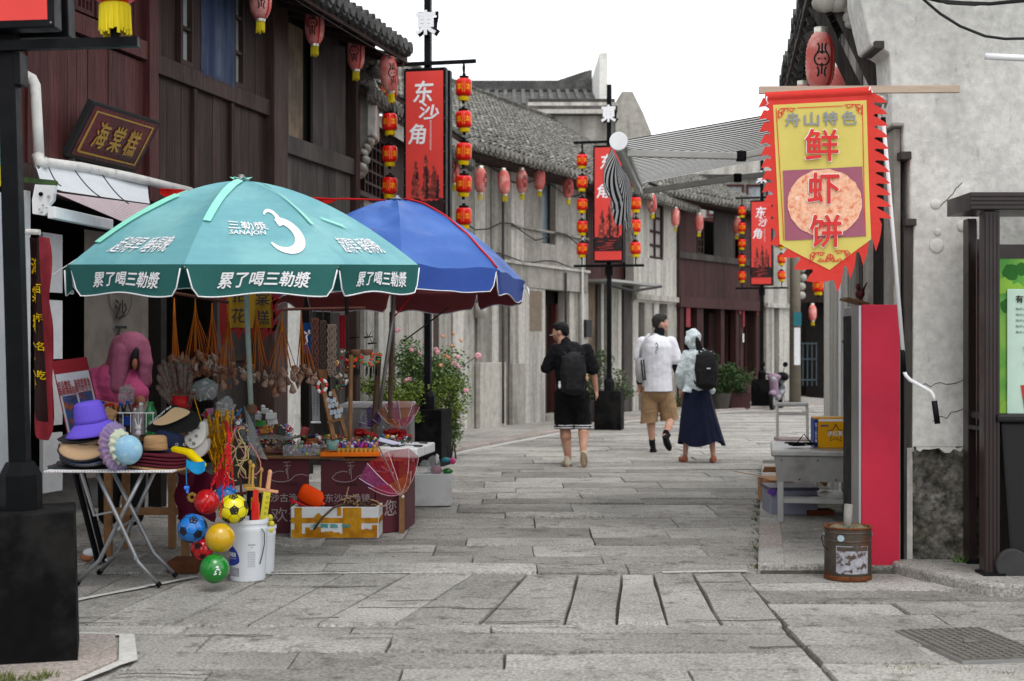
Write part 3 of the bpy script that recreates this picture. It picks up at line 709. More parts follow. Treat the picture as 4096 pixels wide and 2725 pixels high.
# ground floor
for pa, pb_, z1_, m, nm in ((1805, 1862, zl, m_pale, 'pillar'), (1864, 1903, zl, m_concrete, 'pillar'), (1915, 1962, zl, m_concrete, 'column'), (1963, 1990, zl, m_pale, 'column'),
                            (2036, 2068, zl, m_concrete, 'column'), (2069, 2096, zl, m_pale, 'column'), (2097, 2176, zl, m_pale, 'pillar'), (2283, 2316, zl, m_concrete, 'column'), (2318, 2348, zl, m_pale, 'pillar')):
    P(nm, m, B3, up(pa), up(pb_), .02 if m is m_concrete else -.03, .28, 0, z1_, .01)
P('low_wall', m_concrete, B3, up(1905), up(2009), -.08, .019, 0, 1.18, .01)
P('low_wall', m_concrete, B3, up(2036), up(2085), -.08, .019, 0, 1.15, .01)
P('doorway', m_red, B3, up(1992), up(2034), .22, .26, .05, zl)
P('doorway', m_black, B3, up(2178), up(2282), .34, .38, .05, zl)
P('door_frame', m_red, B3, up(2184), up(2192), .2, .34, .05, 2.3); P('door_frame', m_red, B3, up(2262), up(2270), .2, .34, .05, 2.3)
P('door_leaf', m_maroon, B3, up(2215), up(2240), .28, .32, .05, 2.25)
P('doorstep', m_concrete, B3, up(2178), up(2282), -.06, .3, 0, .16)
P('back_wall', m_black, B3, 0, L3, .5, .6, 0, 4.6)
P('brown_patch', mat('brown_patch', (.2, .16, .12), .9, var=.2, bump=.2), B3, up(2112), up(2160), -.036, -.031, 1.75, 2.5)
P('meter_box', m_cord, B3, up(2322), up(2345), -.13, -.032, 1.65, 2.0)
b = MB()
for k, (dx, dz, r) in enumerate(((0, 0, .06), (.04, -.1, .07), (.0, -.2, .06), (-.05, -.3, .07), (-.02, -.42, .05))): b.ell((up(1905)+dx, -.12, 2.62+dz), (r, .1, r*.8), 10, 6)
b.box(up(1905)-.08, up(1905)+.06, -.18, -.02, 1.95, 2.2); b.build('carved_bracket', m_pale, B3, True)
roof(B3, -.6, 11.6, 4.72, .6, 2.6, 2.05, m_tile, 295, 'near0', pitch=.13)
P('soffit_board', m_dark, B3, -.5, L3+.3, -.5, .0, 4.60, 4.66)
P('gable_side', m_concrete, B3, L3-.1, L3, .2, 2.3, 0, 4.7)

for k, (z, s) in enumerate(((3.55, .12), (3.05, .05), (4.5, .1))): MB().tube([(a/12*L3+.3, -.06-.03*(k == 0), z-s*math.sin(a*1.3+k)) for a in range(12)], .012, 5).build('wall_cable', m_cord, B3, True)
for x, z1 in ((1.9, 4.6), (4.75, 2.9), (5.6, 4.6)): MB().tube([(x, -.09, .1), (x, -.09, z1)], .025, 8).build('conduit', m_pvc if x > 5 else m_grey, B3, True)
P('door_frame', m_grey, B3, up(2036), up(2041), -.0, .02, .05, 2.4)
# ---------- recessed dark bay and white-walled house ----------
F4 = Frame((1.72, 29.3), (3.84, 33.4))
B4 = thing('white_walled_house', 'grey and white concrete house with a tall brown framed window between two timber fronts', 'building', (F4.p.x, F4.p.y, 0), F4.rz)
u = F4.u; L4 = F4.L
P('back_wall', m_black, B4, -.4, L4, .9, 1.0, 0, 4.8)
P('upper_boards', m_maroon, B4, u(2346), u(2534), .3, .36, 2.85, 4.7)
planks(B4, u(2346, .28), u(2534, .28), 2.85, 4.6, m_maroon, y=.28, w=(.2, .3))
P('canopy', m_steeld, B4, u(2348), u(2560), -.5, .3, 2.78, 2.83)
kind(MB().tube([(u(2348), -.5, 2.7), (u(2440), -.52, 2.62), (u(2560), -.5, 2.78)], .03, 6).build('canopy_edge', m_cord, B4), 'stuff')
for pa, pb_, m, nm, y in ((2350, 2385, m_tan, 'door', .25), (2390, 2404, m_grey, 'post', .2), (2406, 2416, m_pale, 'post', .18), (2444, 2470, m_concrete, 'column', .1), (2472, 2486, m_pale, 'post', .1),
                       (2496, 2532, m_grey, 'column', .05)):
    P(nm, m, B4, u(pa, y), u(pb_, y), y, y+.15, 0, 2.78)
P('low_wall', m_concrete, B4, u(2444), u(2475), .0, .09, 0, 1.05)
P('upper_wall', m_pale, B4, u(2536), u(2707), .0, .2, 2.45, 3.45)
ww0, ww1 = u(2598), u(2655)
P('upper_wall', m_pale, B4, u(2536), ww0, .0, .2, 3.45, 4.85); P('upper_wall', m_pale, B4, ww1, u(2707), .0, .2, 3.45, 4.85)
window(B4, ww0, ww1, 3.45, 4.7, 2, 4, m_dark, .05, .06, .05, plain('curtain_pane', (.4, .38, .36), .4))
P('string_course', m_concrete, B4, u(2536), u(2712), -.07, .0, 2.5, 2.62)
for pa, pb_, m in ((2536, 2557, m_pale), (2582, 2612, m_concrete), (2620, 2640, m_pale), (2672, 2710, m_concrete)):
    P('column', m, B4, u(pa), u(pb_), .02, .2, 0, 2.45)
P('door', m_black, B4, u(2558), u(2582), .2, .25, 0, 2.4); P('door', m_black, B4, u(2640), u(2672), .2, .25, 0, 2.4)
P('gable_edge', m_dark, B4, u(2706), u(2714), -.06, .2, 2.6, 4.7)
# ---------- maroon timber house ----------
F5 = Frame((3.86, 33.45), (6.9, 38.0))
B5 = thing('maroon_timber_house', 'dark maroon timber shop house with a low tiled roof beyond the walking couple', 'building', (F5.p.x, F5.p.y, 0), F5.rz)
u = F5.u; a0, a1 = 0, u(3042)
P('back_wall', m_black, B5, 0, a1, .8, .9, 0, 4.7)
planks(B5, 0, a1, 2.65, 3.55, m_maroon, w=(.34, .38))
P('floor_beam', m_maroon, B5, 0, a1, -.12, .02, 2.4, 2.65); P('sill_beam', m_grey, B5, 0, a1, -.1, .02, 3.55, 3.7)
planks(B5, 0, u(2782), 3.7, 4.9, m_maroon, w=(.3, .4)); planks(B5, u(2852), u(2935), 3.7, 4.9, m_grey, w=(.3, .5)); planks(B5, u(2950), a1, 3.7, 4.9, m_maroon, w=(.3, .4))
window(B5, u(2786), u(2812), 3.7, 4.6, 2, 5, m_dark, .0, .04, .03, m_black)
for px in (2722, 2790, 2800, 2885, 2945, 2962, 3025): uu = u(px); P('post', m_maroon, B5, uu-.1, uu+.1, -.04, .12, 0, 2.4)
for px in (2845, 2915, 2990): uu = u(px, .2); P('door', m_maroon, B5, uu-.1, uu+.18, .2, .25, 0, 2.3)
P('low_panel', m_maroon, B5, u(2945), u(3025), .0, .05, 0, .8)
papm = mat('door_paper', H('8a3a40'), .7, var=.5, scale=12, bump=0)
for k, (px, py, w, h) in enumerate(((2752, 1268, .22, .48), (2752, 1350, .2, .3), (2974, 1275, .1, .42), (2972, 1352, .08, .22), (2960, 1240, .14, .2), (3030, 1245, .1, .2), (2773, 1203, .05, .12))):
    uu, zz = F5.uz(px, py, -.06); P('notice_paper', papm if k not in (1, 3, 6) else m_white, B5, uu-w/2, uu+w/2, -.07, -.065, zz-h/2, zz+h/2)
roofB5 = roof(B5, -1.8, a1+.1, 4.95, .6, 2.6, 1.4, m_tile, 200, 'near0')
P('soffit_board', m_dark, B5, -2.4, a1, -.5, .0, 4.80, 4.86)
P('end_block', m_dark, B5, a1-.4, a1, .0, .7, 0, 4.6)
# ---------- white house at the end of the row, pole, gate ----------
F6 = Frame((6.55, 37.4), (8.1, 39.2))
B6 = thing('white_balcony_house', 'small white house with a closed balcony front and two round columns behind the scooter', 'building', (F6.p.x, F6.p.y, 0), F6.rz)
u = F6.u
P('balcony_front', m_pale, B6, 0, u(3136), -.1, .1, 2.55, 4.1)
P('side_wall', m_concrete, B6, u(3137), u(3176), -.2, .3, 2.55, 5.1)
P('cornice', m_pale, B6, 0, u(3136), -.2, -.1, 2.5, 2.62)
for pa, pb_, m in ((3052, 3070, m_concrete), (3072, 3083, m_pale), (3104, 3122, m_pale), (3123, 3148, m_pale)):
    P('column', m, B6, u(pa), u(pb_), -.1, .1, 0, 2.5)
P('back_wall', m_black, B6, 0, u(3176), .8, .9, 0, 4.9); P('side_wall', m_grey, B6, u(3150), u(3176), .0, .3, 0, 2.55)
b = MB()
for k in range(7): b.ell((u(3176)+.05*math.sin(k*2), -.25, 4.3-k*.24), (.13, .1, .11), 8, 6)
b.build('carved_bracket', m_concrete, B6, True)
t = thing('timber_gate_house', 'shadowed gate house with black opening and pale blue railing at the street end', 'building', (8.9, 41, 0), 0)
P('lintel', m_dark, t, -1.6, 1.9, -.1, .1, 2.75, 3.9); P('back_wall', m_black, t, -1.6, 1.9, 2, 2.1, 0, 4); P('post', m_dark, t, -1.5, -1.2, 0, .2, 0, 2.75)
P('side_wall', m_black, t, -.35, 1.9, .3, .4, 0, 2.75)
P('eave', m_tiled, t, -1.8, 2.0, -.5, .4, 3.9, 4.05)
g = mat('pale_blue_iron', (.06, .085, .1), .6)
for k in range(6): piece('railing', g, t, -.78+k*.13, -.75+k*.13, .1, .13, .35, 1.6)
for z in (.5, 1.1, 1.55): piece('railing', g, t, -.8, -.1, .08, .1, z, z+.04)
t = thing('utility_pole', 'round concrete utility pole with a small blue plate standing before the dark gate', 'pole', (7.25, 36.5, 0))
MB().tube([(0, 0, 0), (0, 0, 7.2)], [.15, .11], 14).build('pole', mat('pole_concrete', (.2, .18, .14), .8, var=.2), t, True)
MB().box(-.07, .13, -.17, -.15, 2.0, 2.35).build('blue_plate', plain('blue_plate', (.03, .16, .2), .5), t)
MB().box(-.06, .1, -.17, -.15, 1.0, 1.95).build('white_notice', m_white, t, bevel=.02)
# ---------- distant roofs ----------
def far_roof(nm, label, x0, x1, Y, z0, z1, dep=3, m=m_tiled, wall=None):
    t = thing(nm, label, 'building', (x0, Y, 0))
    th = math.atan2(z1-z0, dep); L_ = math.hypot(z1-z0, dep)
    MB().prism([(0, z0), (dep, z1), (dep, z1-.2), (0, z0-.2)], 0, 0, x1-x0).build('roof', m, t)
    b = MB()
    for i in range(int((x1-x0)/.24)):
        b.bar((i*.24+.12, 0, z0+.03), (i*.24+.12, dep, z1+.03), .1, .09)
    kind(b.build('tile_rows', m, t), 'stuff')
    P('ridge', m, t, -.1, x1-x0+.1, dep-.1, dep+.2, z1, z1+.28)
    P('wall', wall or m_concrete, t, 0, x1-x0, .3, dep+1, 0, z0-.2)
    return t
t = far_roof('far_hall', 'large dark tiled roof with a straight ridge rising behind the concrete house', -3.9, 2.2, 36, 7.55, 8.5, 3.2)
P('white_gable', m_plaster, t, 6.1, 6.3, -.2, 3.6, 0, 8.85)
MB().prism([(6.1-1.1, 8.75), (6.1-.2, 9.05), (6.1, 9.1), (6.1, 8.7)], 1, 3.2, 3.5).build('ridge_end', m_tiled, t)
t = thing('grey_side_house', 'plain grey house with ribbed slab roof and stepped gable behind the second lamp post', 'building', (.35, 34, 0))
for k in range(4): P('roof_slab', m_pale if k % 2 == 0 else m_grey, t, .0+k*.02, 2.2, -.2+k*.5, .4+k*.5, 7.0+k*.17, 7.1+k*.17)
P('wall', m_concrete, t, 0, 2.2, 0, 3, 0, 6.98)
MB().prism([(2.1, 0), (2.1, 7.25), (2.25, 7.5), (2.5, 7.5), (2.75, 7.0), (2.95, 6.5), (2.95, 0)], 1, -.3, 2.6).build('gable', m_concrete, t)
P('side_wall', m_concrete, t, 2.96, 3.3, .4, 3, 0, 6.3)
t = thing('maroon_window_house', 'distant white house with maroon window frames under the far edge of the striped awning', 'building', (5.9, 45, 0))
P('wall', m_pale, t, 0, 5.5, 0, 3, 0, 7.4)
P('parapet', m_pale, t, -.1, 5.6, -.2, 0, 6.9, 7.5)
for k in range(4): window(t, .25+k*.62, .8+k*.62, 5.6, 6.6, 1, 2, m_red, -.05, .07, .04, m_glass)
P('fascia', m_red, t, 0, 5.5, -.12, 0, 5.2, 5.55); P('frame_beam', m_grey, t, -.6, 3.5, -.25, -.15, 6.75, 6.83)
t = thing('chimney_row', 'two small chimneys standing on a far roof beside the striped awning', 'chimney', (4.2, 48, 0))
for k in (0, 1.1): P('chimney', m_grey, t, k, k+.35, 0, .4, 0, 8.55)
P('flat_roof', m_grey, t, -1.0, 2.6, .5, 3, 0, 8.15)
# ---------- right: white gable house ----------
t = RB = thing('white_gable_house', 'white plastered gable house with stained wall and rough stone footing at the right edge', 'building', (0, 9.15, 0))
D = 9.15
prof = [(3650, 1792), (3655, 890), (3640, 879), (3640, 618), (3615, 618), (3612, 503), (3564, 503), (3566, 364), (3557, 212), (3530, 196), (3492, 186), (3485, 182), (3462, 90), (3440, -10), (3435, -160)]
P2 = [(at(a, b, D).x, at(a, b, D).z) for a, b in prof]
MB().prism([(9.0, P2[0][1])]+P2+[(3.2, 5.9), (5.6, 7.0), (9.0, 5.8)], 1, 0, .35).build('wall', m_plaster, t, bevel=.012)
b = MB()                                            # broken lower edge of the plaster
zs = P2[0][1]; x = P2[0][0]; pts = []
while x < 4.0: pts.append((x, zs-R(.0, .035))); x += R(.015, .05)
MB().prism([(P2[0][0], zs+.01)]+pts+[(4.0, zs+.01)], 1, .004, .05).build('plaster_edge', m_plaster, t)
def rockf(a, b_): return (P2[0][0]+.0+a*2.6, .02+.07*math.sin(a*34+b_*9)*math.sin(b_*11+a*7)+R(-.02, .02), -.02+b_*(zs+.03))
MB().grid(rockf, 46, 18).build('stone_footing', m_rock, t, True)
P('footing_core', m_rock, t, P2[0][0]+.01, 9.0, .1, .34, 0, zs+.02)
P('footing_edge', m_pale, t, P2[0][0]-.035, P2[0][0]+.0, .0, .12, 0, zs)
def blk(name, pxa, pya, pxb, pyb, y0, y1, m):
    a = at(pxa, pya, D); c = at(pxb, pyb, D); return P(name, m, t, min(a.x, c.x), max(a.x, c.x), y0, y1, min(a.z, c.z), max(a.z, c.z), .006)
blk('capstone', 3493, 168, 3532, 198, -.04, .3, m_grey)
blk('capstone', 3566, 492, 3614, 506, -.02, .3, m_concrete)
blk('capstone', 3597, 608, 3642, 640, -.03, .3, m_grey)
blk('capstone', 3618, 876, 3662, 905, -.03, .3, m_grey)
P('pilaster', m_concrete, t, at(3584, 0, D).x, at(3610, 0, D).x, .05, .3, 0, at(0, 510, D).z)
P('pilaster', m_grey, t, at(3619, 0, D).x, at(3650, 0, D).x, .012, .2, 0, at(0, 900, D).z)
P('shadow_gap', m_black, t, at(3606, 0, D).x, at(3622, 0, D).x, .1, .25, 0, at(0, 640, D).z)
crk = plain('crack_dark', (.03, .03, .028), .9)
for (xa, za, n, dx, dz) in ((2.62, 1.18, 12, .033, .004), (2.7, .95, 10, .03, .012), (2.95, 1.1, 9, .02, -.03), (2.75, 2.35, 8, .02, .018)):
    q = [(xa+i*dx, za+i*dz+R(-.018, .018)) for i in range(n)]; vs, fs = ribbons([q], .0045); flat('crack', vs, fs, lambda x, y: (x, -.0032, y), crk, t)
for (px, py, r) in ((3742, 818, .035), (3746, 985, .05), (3750, 930, .025), (3850, 905, .04)):
    v = at(px, py, D); MB().ell((v.x, 0, v.z), (r, .012, r), 12, 5).build('wall_anchor', m_plaster, t, True)
# facade along the street
FR = Frame((2.49, 9.3), (3.47, 15.95))
for s, (xa, za, xb, zb) in enumerate(((2.2, 4.6, 5.6, 7.05), (5.6, 7.05, 9.1, 5.8))): MB().bar((xa, .1, za), (xb, .1, zb), .6, .12).build('coping', m_tiled, t)
t2 = thing('right_shop_front', 'receding grey plank and concrete shop front on the right under a dark tiled eave', 'building', (FR.p.x, FR.p.y, 0), FR.rz)
LR = FR.L
# here local -y points away from the street, so build with +y towards the street side
def PR(name, m, u0, u1, y0, y1, z0, z1, bevel=0): return P(name, m, t2, u0, u1, y0, y1, z0, z1, bevel)
PR('body_wall', m_concrete, .2, LR, -.6, -.02, 0, 4.4)
PR('back_wall', m_black, 0, LR, -2.6, -.6, 0, 5.2)
cols = [(3302, 3322, m_pale), (3323, 3354, m_concrete), (3358, 3368, m_white), (3370, 3378, m_black), (3380, 3396, m_pale), (3400, 3428, m_concrete), (3440, 3454, m_grey), (3458, 3476, m_pale), (3479, 3512, m_black)]
for pa, pb_, m in cols:
    ua, ub = FR.u(pa, .02), FR.u(pb_, .02); ua, ub = min(ua, ub), max(ua, ub)
    PR('wall_panel', m, ua, ub, -.02, .03 if m is not m_black else -.005, 0, 4.3)
PR('door_opening', m_black, 0.1, FR.u(3515), -.02, -.004, 0.05, 3.0)
PR('upper_wall', m_grey, .0, LR, -.4, -.022, 3.2, 4.5)
for i, uu in enumerate((.25, 1.1, 2.0)): MB().bar((uu, -.05, 2.9), (uu+.1, .42, 3.95), .07, .09).build('bracket', m_grey, t2)
# eave on the street side (mirrored slope)
ze = 4.5; ov = .43
rf = MB().prism([(ov, ze), (ov, ze-.06), (-2.5, ze+1.3), (-2.5, ze+1.38)], 0, -1.2, LR+.6).build('roof', m_black, t2)
tm = tile_mesh(m_tiled, True, .19); th = math.atan2(1.38, 2.5+ov); c_, s_ = math.cos(th), math.sin(th)
for i in range(int((LR+1.8)/.19)):
    for j in range(5): inst('roof_tile', tm, rf, (-1.15+i*.19+R(-.01, .01), ov-j*.115*c_, ze+.03+j*.115*s_+R(-.008, .012)), (1, 1, R(.9, 1.3)), (-th, 0, PI+R(-.1, .1)))
b = MB()
for i in range(int((LR+1.8)/.19)):
    for q in range(4): b.lathe([(0, 0), (.075, 0), (.07, .06), (0, .06)], 8, (-1.15+i*.19+R(-.02, .02), ov+.02-.03*q+R(-.02, .02), ze-.02-q*.05), 0, Matrix.Rotation(PI/2, 3, 'X'))
kind(b.build('eave_tiles', m_tiled, rf), 'stuff')
for i in range(22): piece('rafter', m_grey, t2, -1.0+i*.4, -.94+i*.4, -.5, .42, 4.42, 4.48, (-th, 0, 0))
PR('fascia', m_dark, -1.2, LR+.5, .38, .41, 4.32, 4.42)
# gable-side carved corbels under the eave
b = MB()
for (px, py, r) in ((3408, 70, .05), (3405, 95, .035), (3410, 25, .06), (3350, 15, .06), (3300, 10, .07)):
    v = at(px, py, 9.6); a_, y_ = FR.local(v.x, v.y); b.ell((a_, y_, v.z), (r, r*1.3, r), 9, 6)
b.build('carved_corbel', m_concrete, t2, True)
# small wooden shelf ledges with ornaments
for k, (px, py) in enumerate(((3418, 1207), (3405, 1372), (3400, 1528))):
    v = at(px, py, 10.6); sz = (.24, .12, .05)[k]
    MB().cbox((0, 0, 0), (sz*.7, .25, .018), (0, .25, 0)).build('tmp', m_wood).name = 'shelf_board'
    o = bpy.data.objects['shelf_board'] if k == 0 else None
    o = [q for q in bpy.data.objects if q.name.startswith('shelf_board') and 'label' not in q.keys() and q.parent is None][-1]
    o.location = (v.x, v.y, v.z); tag(o, ('wooden ledge highest on the right shop front with a rooster figure on it', 'small wooden ledge halfway up the right shop front', 'lowest small wooden ledge on the right shop front beside the steel cabinet')[k], 'ledge', 'wooden ledges on the right shop front')
rb = MB(); v = at(3440, 1175, 10.5)
rb.ell((v.x, v.y, v.z), (.035, .05, .04), 10, 7).ell((v.x-.02, v.y-.02, v.z+.05), (.018, .02, .025), 8, 6).cap2((v.x+.02, v.y, v.z+.02), (v.x+.05, v.y, v.z+.08), .012, .004).tube([(v.x, v.y, v.z-.03), (v.x, v.y, v.z-.08)], .005, 6)
tag(rb.build('rooster_ornament', mat('rooster_paint', (.12, .02, .02), .5, col2=(.02, .02, .02), c2s=30), smooth=True), 'tiny dark red rooster ornament perched above the top wooden ledge', 'ornament')

# ---------- electric lines and pipe top right ----------
def cable(label, pts, r=.012, nm='overhead_cable', g='overhead cables'):
    o = MB().tube(pts, r, 6).build(nm, m_cord, smooth=True); tag(o, label, 'cable', g); return o
def sag(a, b_, s, n=14): a = Vector(a); b_ = Vector(b_); return [a.lerp(b_, i/n)-Vector((0, 0, s*4*(i/n)*(1-i/n))) for i in range(n+1)]
cable('upper black cable running across the top right corner of the white gable', [at(3660, -20, 8.9), at(3760, 5, 8.9), at(3850, 12, 8.9), at(3960, 16, 8.9), at(4130, 0, 8.9)], .012)
cable('twisted black cable just under the topmost cable on the white gable', [at(3680, -25, 8.85), at(3790, 14, 8.85), at(3900, 20, 8.85), at(4010, 8, 8.85), at(4130, -6, 8.85)], .008)
cable('thin black cable drooping in a long curve over the white gable wall', [at(3690, -5, 8.9), at(3760, 55, 8.9), at(3840, 105, 8.9), at(3940, 145, 8.9), at(4020, 156, 8.9), at(4130, 154, 8.9)], .009)
o = MB().tube([at(3942, 226, 8.2), at(4200, 238, 8.2)], .019, 14).build('white_tube', m_white, smooth=True); tag(o, 'short white tube poking in from the right edge in front of the gable', 'pipe')
cable('thin wire crossing the sky between the second lamp post and the awning', sag(at(2600, 480, 42), at(3080, 360, 42), .1), .008)
# ---------- wood slat and the printed pennant ----------
o = MB().bar(at(3040, 358, 8.75)+Vector((0, .03, 0)), at(3838, 357, 8.75), .03, .045).build('wooden_batten', mat('raw_batten', (.45, .36, .28), .7, var=.2, scale=10, stretch=(.4, 1, 6)), bevel=.002)
tag(o, 'bare wooden batten fixed to the white gable and carrying the yellow pennant', 'batten')
# ---------- lamp posts with banners and lantern strings ----------
TH = 2*PI/1
def lantern_meshes():
    b = MB(); pr = [(0, -.105), (.05, -.105), (.072, -.1), (.09, -.086), (.096, -.06), (.096, .06), (.09, .086), (.072, .1), (.05, .105), (0, .105)]
    body = b.lathe(pr, 20).mesh('lantern_body', m_sred, True)
    cap = MB().lathe([(0, .105), (.058, .105), (.058, .13), (.02, .135), (.02, .16), (0, .16)], 14).mesh('cap', m_iron, False)
    trim = MB().lathe([(0, -.155), (.062, -.155), (.066, -.13), (.062, -.105), (0, -.105)], 16).mesh('trim', m_yel, False)
    foot = MB().lathe([(0, -.19), (.018, -.19), (.018, -.155), (0, -.155)], 10).mesh('stem', m_iron)
    strokes = [[(0, -.04), (0, .04)], [(-.03, 0), (.03, 0)], [(-.028, .03), (-.01, .008)], [(.028, .03), (.01, .008)], [(-.028, -.03), (-.01, -.008)], [(.028, -.03), (.01, -.008)], [(-.022, .016), (.022, .016)], [(-.022, -.016), (.022, -.016)]]
    vs, fs = ribbons(strokes, .009)
    em = bpy.data.meshes.new('emblem'); q = []; F = []
    for a0 in (-PI/2-.35, -PI/2+.85, PI/2, PI):
        o = len(q); q += [(.0975*math.cos(a0+x/.096), .0975*math.sin(a0+x/.096), z) for x, z in vs]; F += [tuple(i+o for i in f) for f in fs]
        for dx in (-.045, .045):
            o = len(q); q += [(.0972*math.cos(a0+(dx+w)/.096), .0972*math.sin(a0+(dx+w)/.096), z) for w, z in ((-.002, -.065), (.002, -.065), (.002, .065), (-.002, .065))]; F.append((o, o+1, o+2, o+3))
    em.from_pydata(q, [], F); em.materials.append(m_gold2)
    return body, cap, trim, foot, em
m_gold2 = plain('emblem_gold', H('f0a818'), .5)
LM = lantern_meshes()
def string_lantern(p, label, grp, rz):
    t = thing('string_lantern', label, 'lantern', p, 0, grp, (R(-.04, .04), R(-.05, .05), rz)); t.scale = (1, 1, R(.96, 1.04))
    for nm, me in zip(('lantern_body', 'cap', 'trim', 'stem', 'emblem'), LM): inst(nm, me, t, (0, 0, 0))
    return t
def seven(name, label, X, Y, rz, dz=0, brz=0, lean=0):
    """one lamp post on its square box"""
    t = thing('lamp_post', label, 'lamp post', (X, Y, 0), rz, 'black banner lamp posts along the street')
    MB().box(-.235, .235, -.235, .235, 0, .68).build('base_box', m_ironr, t, bevel=.006)
    MB().lathe([(0, .68), (.095, .68), (.095, .84), (.062, .9), (0, .9)], 8, a0=PI/8, a1=2*PI+PI/8).build('pole_foot', m_iron, t)
    P('pole', m_iron, t, -.04, .04, -.04, .04, .9, 6.05, .004)
    b = MB()
    for z in (2.87, 5.04): P('cross_arm', m_iron, t, -.62, .62, -.085, -.0405, z-.022, z+.022)
    for s in (-1, 1): P('stiffener', m_iron, t, s*.055-.0145, s*.055+.0145, -.05, .05, 2.7, 2.845)
    # double panel: front banner and rear one
    for s in (-1, 1):
        y = -.075*s-.0; fr = MB()
        yo = (-.15, -.045) if s == 1 else (.045, .15)
        fr.box(-.265, .265, *yo, 2.93, 4.97); f = fr.build('banner_frame', m_iron, t, bevel=.006)
        yy = -.1525 if s == 1 else .1525
        pn = MB().box(-.235, .235, min(yy, yy+.002*s), max(yy, yy+.002*s), 2.965, 4.93).build('banner_panel', m_bann, t)
        if s == -1: continue
        F_ = lambda x, z, d=.0: (x, -.1545-d, z)
        letter('lettering', '东', .23, .26, lambda x, y: F_(-.01+x, 4.68+y), m_wtext, pn, .025, shear=.12)
        letter('lettering', '沙', .24, .20, lambda x, y: F_(.06+x, 4.43+y-x*.25), m_wtext, pn, .025, shear=.2)
        letter('lettering', '角', .2, .24, lambda x, y: F_(-.09+x, 4.17+y), m_wtext, pn, .025, shear=.12)
        letter('lettering', 'DONGSHAJIAO', .36, .03, lambda x, y: F_(.075+y, 4.15-x), m_wtext, pn, .0)
        def blob(cx, z0, z1, w):
            n = 14; L_ = []; 
            for i in range(n+1): f = i/n; L_.append((cx+R(-.01, .01), z0+(z1-z0)*f))
            vs, fs = [], []
            for i, (x, z) in enumerate(L_):
                f = i/n; ww = w*(.9-.75*f**2)*R(.7, 1.15); vs += [(x-ww/2, z), (x+ww/2, z)]
            fs = [(2*i, 2*i+1, 2*i+3, 2*i+2) for i in range(n)]; return vs, fs
        sm = mat('print_silhouette', (.17, .035, .03), .5, var=.6, scale=22, bump=0, col2=(.5, .08, .06), c2s=16, c2lo=.46, c2hi=.6)  # dark red ink of the printed silhouettes
        for cx, z1, w in ((-.11, 3.85, .13), (.02, 3.92, .14), (.12, 3.8, .12)):
            vs, fs = blob(cx, 3.38, z1, w); flat('print', vs, fs, lambda x, y: F_(x, y), sm, pn)
        for cx, z0, z1, w in ((.03, 3.38, 3.74, .045), (.17, 3.38, 3.68, .05), (-.09, 3.62, 3.72, .05), (.02, 3.66, 3.78, .06)):
            vs, fs = blob(cx, z0, z1, w); flat('print', vs, fs, lambda x, y: F_(x, y, .0008), m_soot, pn)
        vs = [(-.235, 3.12), (.235, 3.12)]+[(.235-.47*i/16, 3.37+R(-.02, .03)) for i in range(17)]
        flat('print', vs, [tuple(range(len(vs)))], lambda x, y: F_(x, y, .0004), m_soot, pn)
        for k in range(9):
            z = 3.15+k*.02+R(-.005, .005); x0 = R(-.2, .05); vs, fs = ribbons([[(x0, z), (x0+R(.08, .16), z+R(-.006, .006))]], .006); flat('print', vs, fs, lambda x, y: F_(x, y, .0012), m_bann, pn)
        rv = MB()
        for i in range(11):
            for x in (-.25, .25): rv.ell((x, -.151, 2.95+i*.2), .005, 6, 4)
        rv.build('rivets', m_steel, f)
    # the character sign on top
    zt = 5.53
    for d, m in ((-.07, m_wtext),):
        vs, fs = fit('東', .27, .3, .04)
        b = MB(); n = len(vs)
        b.add([(x, -.105, zt+y) for x, y in vs], fs); bk = MB().add([(x*1.12+.018, -.06, zt+y*1.1) for x, y in fit('東', .27, .3, .09)[0]], fit('東', .27, .3, .09)[1])
        o = b.build('character_sign', m, t, solid=.012)
        bk.build('sign_backing', m_iron, t, solid=.03)
    P('sign_stalk', m_iron, t, -.02, .02, -.095, -.04, zt-.05, zt+.05)
    for ch in t.children:
        if ch.name.startswith('base_box'): ch.rotation_euler.z = brz-rz
        elif not ch.name.startswith('pole_foot'): ch.location.z += dz
    t.rotation_euler.y = lean
    if name:
        for s, side in ((-1, 'left'), (1, 'right')):
            MB().tube([(s*.47, -.065, 5.02), (s*.47, -.065, 4.97), (s*.47, -.065, 4.88)], [.012, .02, .012], 8).build('hanger', m_iron, t, loc=(0, 0, dz)); MB().tube([(s*.47, -.065, 3.0), (s*.47, -.065, 2.89)], .012, 8).build('lower_stub', m_iron, t, loc=(0, 0, dz))
            for k in range(5):
                ordn = ('topmost', 'second', 'middle', 'fourth', 'lowest')[k]
                v = Matrix.Rotation(rz, 3, 'Z')@Vector((s*.47, -.065, 4.73+dz-.39*k))
                string_lantern((X+v.x, Y+v.y, v.z), '%s red barrel lantern on the %s string of the %s' % (ordn, side, name), 'red barrel lanterns on the %s string of the %s' % (side, name), rz+R(-.2, .2))
    return t
seven('lamp post behind the blue umbrella', 'tall black lamp post with red banner rising behind the blue umbrella', (1712-CXP)/FPX*17.4, 17.4, math.radians(-13), -.15, math.radians(-13))
seven('lamp post in mid street', 'black lamp post with red banner beside the man in black', (2437-CXP)/FPX*25.0, 25.0, math.radians(-11), 0, math.radians(-11))
seven('farthest lamp post', 'farthest black lamp post with red banner next to the parked scooter', (3048-CXP)/FPX*34.2, 34.2, math.radians(-16), 0, math.radians(-16))
X1, Y1 = -2.24, 6.56
r1z = math.radians(-1)
seven('', 'nearest black lamp post on a big square box at the left edge', X1, Y1, r1z, -.07, math.radians(16), math.radians(-1.6))
